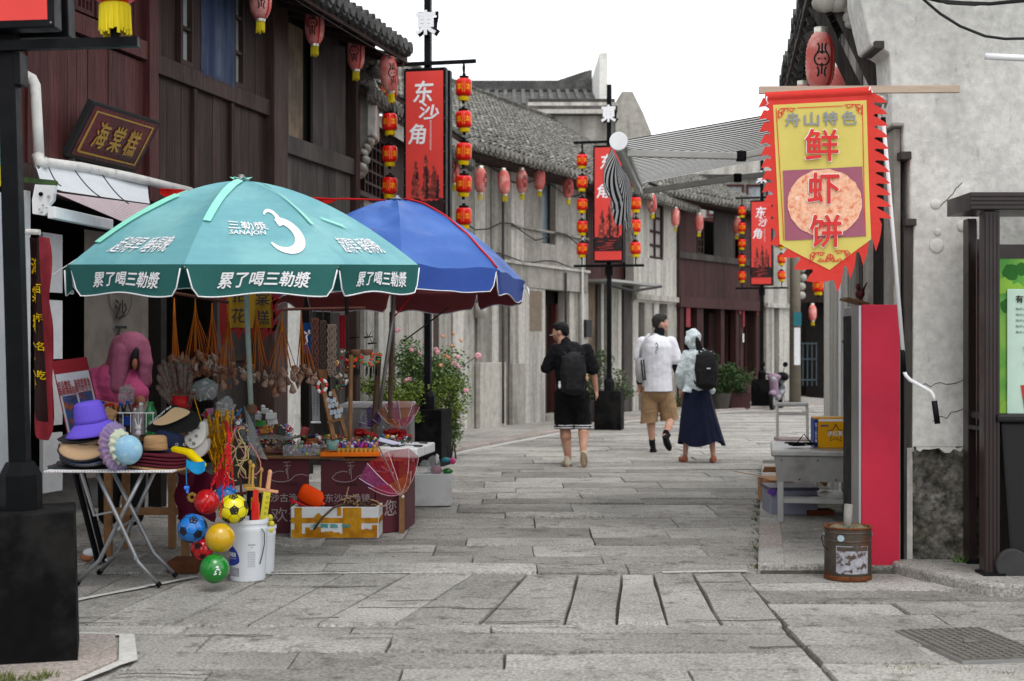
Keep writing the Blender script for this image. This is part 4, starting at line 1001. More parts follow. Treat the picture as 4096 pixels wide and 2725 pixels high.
for s, lb in ((1, 'large red lantern with yellow fringe standing on the arm of the nearest lamp post'),):
    v = Matrix.Rotation(r1z, 3, 'Z')@Vector((s*.47, -.065, 3.10)); t = string_lantern((X1-.04+v.x, Y1+v.y, v.z), lb, 'red lanterns on the nearest lamp post', 0)
    for ch in list(t.children):
        if ch.name.startswith('trim'): bpy.data.objects.remove(ch)
        elif ch.name.startswith('stem'): ch.scale = (1, 1, 1)
    b = MB(); b.lathe([(.06, -.105), (.066, -.11), (.066, -.12), (.05, -.12)], 18)
    for k in range(60):
        a = 2*PI*k/60; r = .066; l = R(.10, .135); b.bar((r*math.cos(a), r*math.sin(a), -.115), ((r+R(-.003, .006))*math.cos(a), (r+R(-.003, .006))*math.sin(a), -.115-l), .008, .003)
    b.build('fringe', m_fringe, t); MB().tube([(0, 0, -.1), (0, 0, -.3)], .022, 10).build('support', m_iron, t)
# ---------- faded silk lanterns under the eaves ----------
def silk():
    n = 13; pr = [(0, -.2)]; 
    for i in range(n*2+1):
        f = i/(2*n); z = -.195+.39*f; r = .1*(1-abs(2*f-1)**3.2*.5); pr.append((r+(.0025 if i % 2 else -.002), z))
    pr.append((0, .2))
    body = MB().lathe(pr, 22).mesh('silk_body', m_pinkl, True)
    top = MB().lathe([(.045, .195), (.047, .235), (.041, .235), (.04, .195)], 16).mesh('collar', m_alu, True)
    b = MB().lathe([(.043, -.22), (.045, -.195), (.03, -.195)], 14, mi=0)
    fr = MB()
    for k in range(22): a = 2*PI*k/22; fr.bar((.036*math.cos(a), .036*math.sin(a), -.22), (R(.03, .042)*math.cos(a), R(.03, .042)*math.sin(a), -.22-R(.075, .105)), .007, .003)
    bot = b.mesh('base_ring', m_alu); tas = fr.mesh('tassel', m_fringe)
    st = MB()
    def cyl(x, z, a0, off=.0025):
        f = (z+.195)/.39; r = .1*(1-abs(2*f-1)**3.2*.5)+off; a = a0+x/.1; return (r*math.cos(a), r*math.sin(a), z)
    for a0 in (-PI/2+.5, PI/2-.6):
        st.grid(lambda u, v: cyl((u-.5)*.022, -.19+.38*v, a0), 2, 16)
    stripe = st.mesh('stripe', m_pinkr, True)
    L_ = [[(0, .105), (0, .03)], [(0, -.03), (0, -.105)], [(-.028, 0), (.028, 0)], arc(0, 0, .05, 115, 245, 10), arc(0, 0, .05, -65, 65, 10),
          arc(-.07, .075, .05, 40, -40, 6), arc(.07, .075, .05, 140, 220, 6), arc(-.075, -.09, .055, -35, 38, 6), arc(.075, -.09, .055, 215, 142, 6), [(-.018, .045), (.018, .045)], [(-.018, -.045), (.018, -.045)]]
    vs, fs = ribbons(L_, .0115); q = []; F = []
    for a0 in (-PI/2-.25,):
        o = len(q); q += [cyl(x, z, a0, .0045) for x, z in vs]; F += [tuple(i+o for i in f) for f in fs]
    em = bpy.data.meshes.new('emblem'); em.from_pydata(q, [], F); em.materials.append(m_ink)
    cd = MB().tube([(0, 0, .235), (0, 0, .5)], .004, 5).mesh('hanging_cord', m_cord)
    return [('silk_body', body), ('collar', top), ('base_ring', bot), ('tassel', tas), ('stripe', stripe), ('emblem', em), ('hanging_cord', cd)]
SK = silk()
def silk_lantern(px, py, Y, label, rz=0, tilt=(0, 0), s=1., grp='faded red silk lanterns under the eaves'):
    v = at(px, py, Y); t = thing('silk_lantern', label, 'lantern', v, 0, grp, rot=(tilt[0], tilt[1], rz)); t.scale = (s, s, s)
    for nm, me in SK: inst(nm, me, t, (0, 0, 0))
    return t
silk_lantern(1042, -10, 12.9, 'faded silk lantern cut by the top edge above the blue curtained window', .5)
silk_lantern(1258, 100, 14.6, 'faded silk lantern with black emblem in front of the tan board', .15, s=1.0)
silk_lantern(1424, 210, 15.9, 'faded silk lantern with black emblem beside the corner post of the timber house', .15, s=.98)
silk_lantern(1555, 292, 16.2, 'darker silk lantern tilted sideways at the end of the timber eave', .8, (.1, -.22), s=1.03)
silk_lantern(1492, 570, 19.0, 'dull silk lantern hanging by the white bracket of the end wall', 2.4, s=1.0)
spots = [(1812, 683, 22.6, 'pale silk lantern half hidden behind the banner of the second lamp post'), (1922, 722, 23.2, 'silk lantern just right of the lamp strings under the concrete house eave'),
         (2016, 730, 24.0, 'dark tilted silk lantern on the bracket of the concrete house'), (2087, 726, 24.8, 'silk lantern with dark emblem in the middle of the concrete house front'),
         (2158, 716, 25.6, 'silk lantern just left of the blue glass window'), (2272, 750, 26.8, 'silk lantern right of the blue glass window'),
         (2512, 840, 29.8, 'silk lantern behind the fringe of the striped awning'), (2608, 815, 30.6, 'silk lantern hanging before the brown framed window'),
         (2702, 870, 32.2, 'silk lantern at the corner between white and maroon houses'), (2796, 892, 33.4, 'silk lantern before the dark window of the maroon house'), (2948, 905, 35.0, 'silk lantern behind the farthest lantern string'),
         (3250, 1252, 36, 'dark silk lantern hanging low in the far gateway')]
for k, (a, b_, Y, lb) in enumerate(spots): silk_lantern(a, b_, Y, lb, (k*1.3) % 3, (R(-.05, .05), R(-.08, .08)), s=1.02)
silk_lantern(3281, 246, 10.1, 'large faded silk lantern with black emblem above the yellow pennant', .15, (0, .02), s=1.02)
silk_lantern(3210, 432, 12.2, 'silk lantern peeping out behind the top left corner of the pennant', .4, s=.98)
t = string_lantern(at(3273, 1143, 40), 'small red lantern glowing at the dark gateway below the pennant', 'red lanterns by the far gate', 0); t.scale = (1.7,)*3
t = silk_lantern(3362, 362, 11.0, 'silk lantern mostly hidden behind the top edge of the pennant', .9, s=.9)
# wire the lanterns hang on
cable('thin wire carrying the silk lanterns under the timber eave', sag(at(960, -150, 12.3), at(1600, 250, 16.4), .03), .006, 'lantern_wire', 'lantern wires')
# ---------- striped awning on the right ----------
F_A = lambda s, v: None
AN, AF = Vector(at(2475, 590, 10.0)), Vector(at(2552, 752, 12.6))
AF.z = AN.z+.0
WN, WF = Vector((2.62, 10.05, 3.17)), Vector((2.98, 12.6, 3.19))
t = thing('striped_awning', 'black and white striped retractable awning with two folding grey arms over the right pavement', 'awning', (0, 0, 0))
wm, bm_ = fabric('awning_white', (.8, .8, .78), .5), plain('awning_black', (.012, .012, .014), .8)
b = MB(); n = 30
def awn(f, g, dz=0): a = AN.lerp(AF, f); c = WN.lerp(WF, f); q = a.lerp(c, g); q.z += -.035*math.sin(PI*g)*math.sin(PI*f)+dz; return q
for i in range(n):
    for k, (f0, f1) in enumerate(((i/n, (i+.5)/n), ((i+.5)/n, (i+1)/n))):
        b.grid(lambda u, v: awn(f0+(f1-f0)*u, v, .045), 1, 8, 1 if k == 0 else 0)
b.build('canopy', [wm, bm_], t, True)
b = MB(); dirA = (AF-AN).normalized()
b.bar(AN-dirA*.02, AF+dirA*.02, .05, .075); b.build('front_bar', m_steeld, t, bevel=.01)
MB().tube([AN-dirA*.03+Vector((.0, 0, .04)), AN+dirA*.02+Vector((.0, 0, .04))], .065, 20).build('end_cap', m_white, t, bevel=.004)
MB().tube([AN+dirA*.02+Vector((0, 0, .05)), AF+Vector((0, 0, .05))], .04, 12).build('roller', m_steeld, t)
b = MB(); nn = 41*4
def val(f, g):
    q = AN.lerp(AF, f); q += Vector((-.05, 0, 0)); d = .30+.04*math.sin(f*2*PI*7)+.16*f*(f > .0)*(.3+.7*f)
    q.z -= g*d; q.x += -.10*math.sin(g*2.2)*(.6+.4*math.sin(f*17))*(1-f*.6)+.06*math.sin(f*30)*g*.35+.05*g*g*math.sin(f*9); q.y += .03*math.sin(f*50+g*2)*g
    return q
for i in range(n):
    for k, (f0, f1) in enumerate(((i/n, (i+.5)/n), ((i+.5)/n, (i+1)/n))):
        b.grid(lambda u, v: val(f0+(f1-f0)*u, v), 1, 10, 1 if k == 0 else 0)
b.build('valance', [wm, bm_], t, True)
am = mat('arm_grey', (.36, .36, .34), .5, metal=.3, var=.1, bump=0)
for (f, (jx, jy)) in ((.03, (2965, 625)), (.97, (2950, 712))):
    a = AN.lerp(AF, f)+Vector((.05, 0, -.03)); c = WN.lerp(WF, f if f < .5 else .93)+Vector((-.02, 0, -.16)); Yj = a.y+(.45 if f < .5 else -.2)
    j = at(jx, jy, (a.y*.35+c.y*.65))
    ar = MB().bar(a, j, .035, .052).build('arm', am, t, bevel=.008)
    MB().bar(j, c, .035, .05).build('forearm', m_ironr if False else am, t, bevel=.008)
    MB().cbox(j, (.07, .05, .075)).build('elbow', m_iron, t, bevel=.01)
MB().bar(WN+Vector((.02, 0, .04)), WF+Vector((.02, 0, .04)), .1, .12).build('cassette', m_steeld, t)
# crank rod with bent handle
t = thing('awning_crank', 'long white awning crank rod with black joint and bent grip beside the gable wall', 'crank', (0, 0, 0))
Y = 8.75
MB().tube([at(3533, 418, Y), at(3526, 450, Y), at(3532, 475, Y)], .006, 6).build('hook', m_steel, t)
MB().tube([at(3533, 480, Y), at(3612, 1405, Y)], .0125, 12).build('rod', m_white, t, True)
MB().tube([at(3532, 470, Y), at(3535, 500, Y)], .015, 10).build('collar', m_iron, t)
MB().tube([at(3610, 1400, Y), at(3617, 1488, Y)], .014, 10).build('joint', m_iron, t, True)
MB().tube([at(3616, 1485, Y), at(3624, 1503, Y), at(3640, 1520, Y), at(3690, 1548, Y), at(3722, 1566, Y), at(3733, 1582, Y), at(3738, 1608, Y)], .0115, 12).build('bent_arm', m_white, t, True)
MB().tube([at(3737, 1604, Y), at(3750, 1695, Y)], .018, 12).build('grip', m_iron, t, True)
MB().tube([at(3500, 400, 9.0), at(3545, 405, 9.0)], .045, 12).build('gear_box', m_steeld, t, True)
# ---------- printed pennant ----------
YB = 8.6
t = thing('printed_pennant', 'large red and yellow pennant with a flame edge, shrimp cake picture and Chinese lettering', 'pennant', (0, 0, 0))
def PX(px, py, d=0):
    v = at(px, py, YB); fx = (px-3300)/240; fy = (py-360)/770
    v.y += -d+.016*math.sin(fx*3.1+fy*2.5)*fy+.006*math.sin(fx*7+fy*6)*fy-.03*fx; return v
def subdiv(poly_fn): pass
def sheet(name, poly, m, d, parent, cut=None, thick=0):    # fill a pixel outline with a dense triangulated sheet
    bm = bmesh.new(); vs = [bm.verts.new((x, y, 0)) for x, y in poly]; f = bm.faces.new(vs)
    xs = [p[0] for p in poly]; ys = [p[1] for p in poly]
    for ax, lo, hi in ((0, min(xs), max(xs)), (1, min(ys), max(ys))):
        k = lo+18
        while k < hi:
            co = (k, 0, 0) if ax == 0 else (0, k, 0); no = (1, 0, 0) if ax == 0 else (0, 1, 0)
            bmesh.ops.bisect_plane(bm, geom=bm.verts[:]+bm.edges[:]+bm.faces[:], plane_co=co, plane_no=no); k += 36
    bmesh.ops.triangulate(bm, faces=bm.faces)
    for v in bm.verts: v.co = PX(v.co.x, v.co.y, d)
    me = bpy.data.meshes.new(name); bm.to_mesh(me); bm.free(); me.materials.append(m)
    me.polygons.foreach_set('use_smooth', [True]*len(me.polygons))
    o = bpy.data.objects.new(name, me); C.objects.link(o); o.parent = parent
    if thick: md = o.modifiers.new('s', 'SOLIDIFY'); md.thickness = thick
    return o
pr_ = fabric('pennant_red', H('e2463e'), .3, .75, var=.1, wr=.25, wsc=14)
py_ = fabric('pennant_yellow', H('e4dc78'), .3, .75, var=.06, wr=.1)
out = [(3066, 366), (3480, 350)]
def flames(x0, y0, x1, y1, n, nx, ny, size, droop):
    r = []
    for i in range(n):
        a, c = i/n, (i+1)/n; ax, ay = x0+(x1-x0)*a, y0+(y1-y0)*a; cx, cy = x0+(x1-x0)*c, y0+(y1-y0)*c; tx, ty = (x1-x0)/n, (y1-y0)/n
        r += [(ax, ay), (ax+tx*.22+nx*size*.35, ay+ty*.22+ny*size*.35), (ax+tx*.55+nx*size*.75, ay+ty*.55+ny*size*.75+droop*.4), (ax+tx*1.0+nx*size*1.05, ay+ty*1.0+ny*size*1.05+droop), (ax+tx*.93+nx*size*.55, ay+ty*.93+ny*size*.55), (ax+tx*.88+nx*size*.15, ay+ty*.88+ny*size*.15)]
    return r
rt = flames(3486, 372, 3502, 880, 11, 1, 0, 54, -4)
br = flames(3520, 900, 3325, 1120, 4, .45, .75, 52, 12)
bl = flames(3300, 1125, 3105, 930, 4, -.5, .75, 46, 12)
lf = flames(3100, 920, 3078, 385, 11, -1, 0, 40, 44)
poly = [(3062, 366), (3478, 350)]+rt+br+[(3300, 1128)]+bl+lf
try: sheet('flame_border', poly, pr_, 0, t)
except Exception as e: print('pennant', e)
MB().grid(lambda a, b_: PX(3062+418*a, 366-16*a+34*b_+0, .012*math.sin(PI*b_)), 20, 4).build('top_sleeve', pr_, t, True)
sheet('yellow_field', [(3095, 418), (3462, 404), (3478, 960), (3318, 1080), (3120, 975)], py_, .004, t)
sheet('red_line', [(3105, 432), (3108, 432), (3138, 962), (3135, 962)], pr_, .008, t)
sheet('red_line', [(3444, 420), (3447, 420), (3458, 948), (3455, 948)], pr_, .008, t)
sheet('red_line', [(3190, 430), (3370, 424), (3370, 427), (3190, 433)], pr_, .008, t)
sheet('picture_ground', [(3132, 682), (3445, 668), (3456, 946), (3142, 962)], plain('print_mauve', H('9a5a6c'), .7), .008, t)
ck = mat('cake_print', H('e6b394'), .7, var=.25, scale=60, bump=0, col2=H('d2603c'), c2s=28, c2lo=.5, c2hi=.7, col3=H('f2ddd0'), c3s=22, c3lo=.58, c3hi=.75)
sheet('cake_picture', [(3297+147*math.cos(a*PI/20)*(1+.015*math.sin(a*3)), 812+134*math.sin(a*PI/20)*(1+.02*math.sin(a*2.3))) for a in range(40)], ck, .012, t)
rr = plain('print_red', H('cf3a38'), .7); gg = plain('print_grey', H('8c9296'), .7); ww = plain('print_white', (.85, .82, .78), .7)
for k, ch in enumerate('舟山特色'): letter('lettering', ch, 58, 54, lambda x, y: PX(3172+k*74+x, 478-k*1.5-y, .009), gg, t, .022, cut=30)
for ch, cx, cy, w, h in (('鲜', 3285, 582, 128, 124), ('虾', 3292, 754, 122, 122), ('饼', 3302, 925, 122, 128)):
    letter('lettering', ch, w+5, h+5, lambda x, y: PX(cx+x, cy-y, .016), ww, t, .028, cut=24)
    letter('lettering', ch, w, h, lambda x, y: PX(cx+x, cy-y, .020), rr, t, .02, cut=24)
def scroll(cx, cy, fx, fy, s=1):
    L_ = [[(cx+fx*x*s, cy+fy*y*s) for x, y in pts] for pts in (arc(14, 10, 10, 180, -90, 9), arc(10, 30, 8, -60, 200, 8), arc(36, 9, 8, 150, 400, 8), arc(58, 8, 7, 190, -40, 7), [(4, 44), (2, 12), (12, 2), (50, 0), (76, 3)], arc(20, 20, 6, 0, 280, 6))]
    vs, fs = ribbons(L_, 3.4); flat('scroll_print', vs, fs, lambda x, y: PX(x, y, .010), rr, t)
scroll(3112, 432, 1, 1, .95); scroll(3446, 420, -1, 1, .95); scroll(3240, 1010, 1, 1, .8); scroll(3398, 1003, -1, 1, .8); scroll(3318, 1046, 1, -1, .7); scroll(3322, 1046, -1, -1, .7)
MB().tube([PX(3476, 352, .01), PX(3470, 365, .02), PX(3480, 358, 0), PX(3484, 375, .01)], .004, 6).build('tie_cord', m_wtext, t)
MB().tube([PX(3070, 385, .01), PX(3066, 400, .02), PX(3074, 412, .01), PX(3068, 418, 0)], .004, 6).build('tie_cord', m_wtext, t)
# ---------- small red flag with white characters on the right shop front ----------
t = thing('shop_flag', 'small worn red flag with white characters hanging behind the crank rod', 'flag', (0, 0, 0))
def FL(a, b_): v = at(3516+45*a, 1015+75*a+(205-85*a)*b_-40*a*0, 11.2); v.y -= .1*a; return v
MB().grid(FL, 6, 6).build('cloth', mat('flag_red', H('8f2f38'), .8, var=.3), t, True)
letter('lettering', '鲜饼', .9, .45, lambda x, y: FL(.55+y*.9, .5+x*.6)+Vector((0, -.01, 0)), plain('worn_white', (.5, .4, .4), .8), t, .02)
MB().tube([at(3566, 1075, 11.1), at(3566, 1215, 11.1)], .012, 8).build('pole', m_pinkr, t)
# ---------- steel cabinet with the red side ----------
t = thing('red_sided_cabinet', 'tall steel cabinet with a plain crimson side panel standing before the shop front', 'cabinet', (2.345, 9.28, -.025))
MB().box(-.115, .12, -.2, .3, .05, 1.72).build('body', m_steel, t, bevel=.006)
MB().box(-.118, .123, -.212, -.2005, .045, 1.725).build('side_panel', mat('crimson_panel', H('b82a40'), .4, var=.05, scale=2, bump=.02, col2=H('a3263a'), c2s=1.2, col3=H('7a2030'), c3s=14, c3lo=.68, c3hi=.74), t, bevel=.003)
P('edge_trim', m_steel, t, -.135, -.119, -.2, .0, .05, 1.72); P('glass_door', m_iron, t, -.1225, -.1155, .02, .28, .2, 1.66)
for x in (-.06, .08): P('foot_block', m_grey, t, x-.04, x+.05, -.19, -.05, -.05, .046)
# ---------- market umbrellas ----------
def umbrella(name, label, cx, cy, z_ap, z_rim, Rr, rot0, cols, valh, pole, tape=None, lining=None, wr=0):
    t = thing(name, label, 'umbrella', (cx, cy, 0))
    n = 8; cv, vm, pm = cols; ex = 1.75
    def rib(i, s, off=0):
        a = rot0+2*PI*i/n; r = Rr*s
        return Vector((r*math.cos(a), r*math.sin(a), z_rim+(z_ap-z_rim)*(1-s**ex)+off))
    def pt(i, f, s, off=0):
        a, c = rib(i, s), rib(i+1, s); q = a.lerp(c, f); sg = 4*f*(1-f)
        q.z -= sg*(.035+.004*math.sin(s*23+i*2))*math.sin(PI*min(1, s*1.02))**1.0; q.x *= 1-.012*sg*s; q.y *= 1-.012*sg*s
        if wr: q.z += wr*sg*s*(math.sin(s*34+f*3+i)*.5+math.sin(s*19-f*8+i*2)*.5)*(.35+.65*abs(math.sin(i*2.1+f*2)))
        if off:
            nn = Vector((math.cos(rot0+2*PI*(i+.5)/n)*.5, math.sin(rot0+2*PI*(i+.5)/n)*.5, .9)).normalized(); q += nn*off
        return q
    def vl(i, f, g, off=0):
        a = pt(i, f, 1); c = rot0+2*PI*(i+.5)/n; corner = (1-min(1, min(f, 1-f)/.09))**2
        g2 = g*(1-corner*.85); o = Vector((math.cos(c), math.sin(c), 0))
        inn = .10*corner*g; q = a+o*(.012+off-.03*g*math.sin(f*5+i)*.6)
        mid = pt(i, .5, 1)-a; q += mid*inn*.3; q.z -= valh*g2+.012*math.sin(f*9+i)*g; return q
    for i in range(n):
        MB().grid(lambda f, s: pt(i, f, .015+.985*s), 10, 22 if wr else 14).build('canopy_panel', cv, t, True)
        if lining: MB().grid(lambda f, s: pt(i, f, .015+.98*s, -.012), 8, 10).build('lining', lining, t, True)
        MB().grid(lambda f, g: vl(i, f, g), 20, 5).build('valance', vm if not callable(vm) else vm(i), t, True)
        if lining: MB().grid(lambda f, g: vl(i, f, g*.97, -.01), 20, 3).build('valance_lining', lining, t, True)
        MB().tube([vl(i, k/24, 1) for k in range(25)], .0045, 5).build('piping', pm, t, True)
        MB().tube([rib(i, s/8, -.02) for s in range(1, 9)], .005, 5).build('rib', m_steeld, t)
    fin = MB(); fin.lathe([(0, 0), (.05, .005), (.055, .015), (.02, .03), (.02, .045), (0, .045)], 12, (0, 0, z_ap-.005)); fin.build('finial', m_steel, t)
    pole(t)
    return t, pt, vl, rib
c_teal = fabric('umbrella_teal', (.18, .45, .5), .25, .5, var=.08, col2=(.25, .54, .57), c2s=2, wr=.12, wst=(1, 1, 4), wsc=9)
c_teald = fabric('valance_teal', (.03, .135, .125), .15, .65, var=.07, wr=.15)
def pole1(t):
    MB().tube([(.06, -.05, .95), (.0, 0, 2.47)], .0175, 12).build('upper_pole', mat('pale_green_pole', (.24, .3, .27), .6, var=.25, col2=(.05, .06, .05), c2s=16, c2lo=.62, c2hi=.7), t, True)
    MB().tube([(.075, -.06, 0), (.06, -.05, 1.0)], .023, 12).build('lower_pole', plain('dark_pole', (.04, .045, .045), .5), t, True)
    MB().lathe([(.024, 0), (.032, .01), (.03, .05), (.024, .06)], 12, (.06, -.05, .97)).build('tape_wrap', plain('pole_tape', (.1, .05, .03), .7), t)
U1, pt1, vl1, rib1 = umbrella('teal_umbrella', 'large teal market umbrella with white drink lettering over the hat and toy stall', -1.745, 9.2, 2.47, 1.93, 1.15, math.radians(-95.5), (c_teal, c_teald, m_wtext), .175, pole1)
dirm = 0; 
U1.rotation_euler = (math.radians(3.2), 0, 0); U1.location.y += .12; U1.location.z = .035
# panel i spans rot0+45*i .. +45; i=0 faces the camera (-95.5..-50.5), i=7 is left of it, i=1 right
chord = 2*1.15*math.sin(PI/8)
def onvl(i, x, y, off=.006): return vl1(i, .5+x/chord, .52-y/.2, off)
for i in (7, 0, 1, 6, 2):
    letter('lettering', '累了喝三勒漿', .52, .1, lambda x, y: onvl(i, x+.01, y+.005), m_wtext, U1, .022, shear=.25, cut=.05)
    letter('lettering', '起得早 睡得晚', .42, .085, lambda x, y: pt1(i, .5+x/chord*1.15, .86-y*1.5, .006), m_wtext, U1, .004, shear=.3, cut=.05) if i != 0 else None
letter('lettering', '三勒漿', .26, .06, lambda x, y: pt1(0, .42+x/chord*1.25, .70-y*1.35, .006), m_wtext, U1, .012, shear=-.3, cut=.05)
letter('lettering', 'SANAJON', .23, .035, lambda x, y: pt1(0, .42+x/chord*1.2, .77-y*1.3, .006), m_wtext, U1, .02, cut=.05)
pts = arc(.0, .10, .055, 150, -60, 12)+arc(.02, -.03, .105, 62, -150, 18); nn = len(pts); vs = []; fs = []
for k, (x, y) in enumerate(pts):
    f = k/(nn-1); w = .012+.05*math.sin(PI*f)**.8*(1 if f > .35 else .6)
    ax, ay = pts[max(k-1, 0)]; bx, by = pts[min(k+1, nn-1)]; d = math.hypot(bx-ax, by-ay) or 1
    vs += [(x-(by-ay)/d*w/2, y+(bx-ax)/d*w/2), (x+(by-ay)/d*w/2, y-(bx-ax)/d*w/2)]
fs = [(2*k, 2*k+1, 2*k+3, 2*k+2) for k in range(nn-1)]
flat('swirl_logo', vs, fs, lambda x, y: pt1(0, .69+x/chord*1.1, .74-y*1.25, .006), m_wtext, U1)
c_tape = fabric('mint_tape', (.3, .78, .62), .15, .4, wr=.2)
for (i, s0, s1) in ((0, .06, .70), (1, .2, .72), (7, .4, .86), (6, .3, .8)):
    MB().grid(lambda f, s: rib1(i, s0+(s1-s0)*s, .016)+Vector((math.cos(rot_), math.sin(rot_), 0))*(f-.5)*.05 if False else pt1(i, .0+f*.05/max(.1, s0+(s1-s0)*s), s0+(s1-s0)*s, .014), 2, 12).build('repair_tape', c_tape, U1, True)
MB().grid(lambda f, s: pt1(1, .42+f*.22, .60+s*.035+f*.08, .014), 4, 2).build('repair_tape', c_tape, U1, True)
b = MB()
for k in range(6):
    a = k*PI/3; b.add([(0, 0, 2.485), (.05*math.cos(a-.4), .05*math.sin(a-.4), 2.48), (.075*math.cos(a), .075*math.sin(a), 2.495), (.05*math.cos(a+.4), .05*math.sin(a+.4), 2.48)], [(0, 1, 2, 3)])
b.build('crown_ruffle', c_tape, U1)
MB().tube([rib1(6, .9, -.01), rib1(6, .9, -.01)+Vector((-.23, -.06, -.16))], .004, 6).build('bent_rib', m_white, U1)
c_blue = fabric('umbrella_blue', (.06, .15, .48), .14, .45, var=.06, col2=(.08, .19, .54), c2s=2, wr=.15)
c_lin = fabric('umbrella_lining', (.5, .13, .12), .5, .75, var=.05)
c_blu2 = fabric('valance_blue', (.045, .1, .4), .12, .6, wr=.2)
def pole2(t):
    MB().tube([(-.13, -.12, .85), (-.02, -.02, 1.7), (0, 0, 2.63)], .017, 12).build('upper_pole', m_steeld, t, True)
    MB().tube([(-.2, -.18, .0), (-.13, -.12, 1.35)], .024, 10).build('bamboo_brace', m_brown, t, True)
U2, pt2, vl2, rib2 = umbrella('blue_umbrella', 'royal blue market umbrella with maroon lining and red cord behind the teal one', (1583-CXP)/FPX*11.8, 11.8, 2.665, 2.0, 1.07, math.radians(-128), (c_blue, c_blu2, m_wtext), .185, pole2, lining=c_lin, wr=.05)
U2.rotation_euler = (math.radians(-4.2), math.radians(0), 0); U2.location.y -= .1
cr = plain('red_cord', H('c8202c'), .6)
MB().tube([rib2(2, s/14, .012)+Vector((.004*math.sin(s*2), 0, 0)) for s in range(1, 15)], .008, 6).build('red_cord', cr, U2, True)
b = MB(); q = rib2(3, 1.0)
for k in range(9): a = R(0, 6.28); b.add([q+Vector((0, 0, -.01)), q+Vector((.05*math.cos(a), .05*math.sin(a), R(-.14, -.04))), q+Vector((.05*math.cos(a+.5), .05*math.sin(a+.5), R(-.14, -.02)))], [(0, 1, 2)])
kind(b.build('torn_white_edge', m_wtext, U2), 'stuff')
MB().tube([at(1660, 1165, 11.5), at(1580, 1265, 11.5)], .006, 6).build('red_string', cr, None); o = bpy.data.objects['red_string']; tag(o, 'short red string tied under the blue umbrella rim', 'string')
o = MB().tube([at(1790, 1235, 12.2), at(1615, 1365, 11.6)], .006, 6).build('guy_rope', m_cord); tag(o, 'dark guy rope running down to the right from the blue umbrella', 'rope')
# red cloth strung between the umbrellas and the house
b = MB()
for (x0, y0, x1, y1, Y, h) in ((640, 757, 780, 768, 11.0, 40), (1180, 792, 1345, 800, 11.3, 26)):
    b.grid(lambda f, g: at(x0+(x1-x0)*f, y0+(y1-y0)*f+g*h*math.sin(PI*(f*.8+.15)), Y+.03*math.sin(f*9)), 12, 3)
b.tube([at(640, 757, 11.0), at(1345, 798, 11.3), at(1360, 795, 11.3), at(1540, 801, 11.6)], .008, 6)
o = b.build('red_cloth_line', fabric('line_cloth', H('c41e1a'), .2), smooth=True); tag(o, 'red cloth line stretched behind the tops of both umbrellas', 'cloth line')

# ---------- left: plaque, pipe, low awnings ----------
t = thing('carved_plaque', 'slanting dark red name plaque with gold frame and three gold characters on the timber house', 'sign', (0, 0, 0))
def fw(u, y, z): return F1.world(u, y, z)
uA = F1.u(235); W_ = 1.03
def PQ(x, y, d=0):                                  # x 0..W along, y 0..1 up the tilted board
    nrm = Vector((F1.n.x*-1, F1.n.y*-1, 0)); base = fw(uA+x, -.06, 2.86); up_ = Vector((nrm.x*.23, nrm.y*.23, .40))
    dn = Vector((nrm.x, nrm.y, 0))*.87-Vector((0, 0, .5)); return base+up_*y+dn*d
q = [PQ(0, 0), PQ(W_, 0), PQ(W_, 1), PQ(0, 1)]; qb = [p-(PQ(0, 0, 1)-PQ(0, 0, 0))*.05 for p in q]
MB().add(q+qb, [(0, 1, 2, 3), (7, 6, 5, 4), (0, 4, 5, 1), (1, 5, 6, 2), (2, 6, 7, 3), (3, 7, 4, 0)]).build('board', plain('plaque_frame', (.03, .03, .03), .4), t)
MB().add([PQ(.04, .06, .004), PQ(W_-.03, .06, .004), PQ(W_-.03, .95, .004), PQ(.04, .95, .004)], [(0, 1, 2, 3)]).build('lacquer_field', mat('plaque_lacquer', (.13, .012, .016), .28, col2=(.045, .012, .018), c2s=1.6, var=.1, bump=.02, spec=.6), t)
vs, fs = ribbons([[(.1, .14), (W_-.08, .14), (W_-.08, .87), (.1, .87), (.1, .14)]], .035)
flat('gold_border', vs, fs, lambda x, y: PQ(x, y, .008), m_gold, t)
for k, ch in enumerate('海棠糕'): letter('lettering', ch, .17, .46, lambda x, y: PQ(.3+k*.23+x, .5+y, .01), m_gold, t, .015)
for u in (.08, .88): MB().bar(PQ(u, -.02), PQ(u, -.02)+Vector((0, 0, -.16)), .05, .05).build('bracket', m_grey, t)
t = thing('drain_pipe', 'old white plastic pipe bending down and running above the low awning', 'pipe', (0, 0, 0))
MB().tube([at(60, 303, 9.6), at(105, 303, 9.7), at(128, 315, 9.7), at(141, 340, 9.7), at(150, 500, 9.7), at(157, 640, 9.7)], .036, 12).build('downpipe', m_pvc, t, True)
pL = [fw(F1.u(150, -.5), -.5, 2.62), fw(F1.u(750, -.45), -.45, 2.62)]
pL = [at(155, 648, 9.6), at(330, 670, 10.3), at(520, 708, 11.0), at(760, 765, 12.2)]
MB().tube(pL, .036, 12).build('long_pipe', m_pvc, t, True)
MB().tube([at(152, 630, 9.65), at(158, 655, 9.6), at(180, 652, 9.65)], .045, 12).build('elbow', m_pvc, t, True)
t = thing('sheet_canopy', 'bent pale metal sheet hanging under the white pipe on the left', 'canopy', (0, 0, 0))
A = [at(140, 655, 9.5), at(165, 735, 9.3), at(250, 765, 9.5), at(600, 815, 10.9)]; B_ = [at(165, 662, 9.6), at(330, 682, 10.3), at(460, 705, 10.8), at(590, 735, 11.4)]
def sheetf(f, g):
    def pl(L_, f): k = min(len(L_)-2, int(f*(len(L_)-1))); return L_[k].lerp(L_[k+1], f*(len(L_)-1)-k)
    q = pl(B_, f).lerp(pl(A, f), g); q.z -= .03*math.sin(PI*g); return q
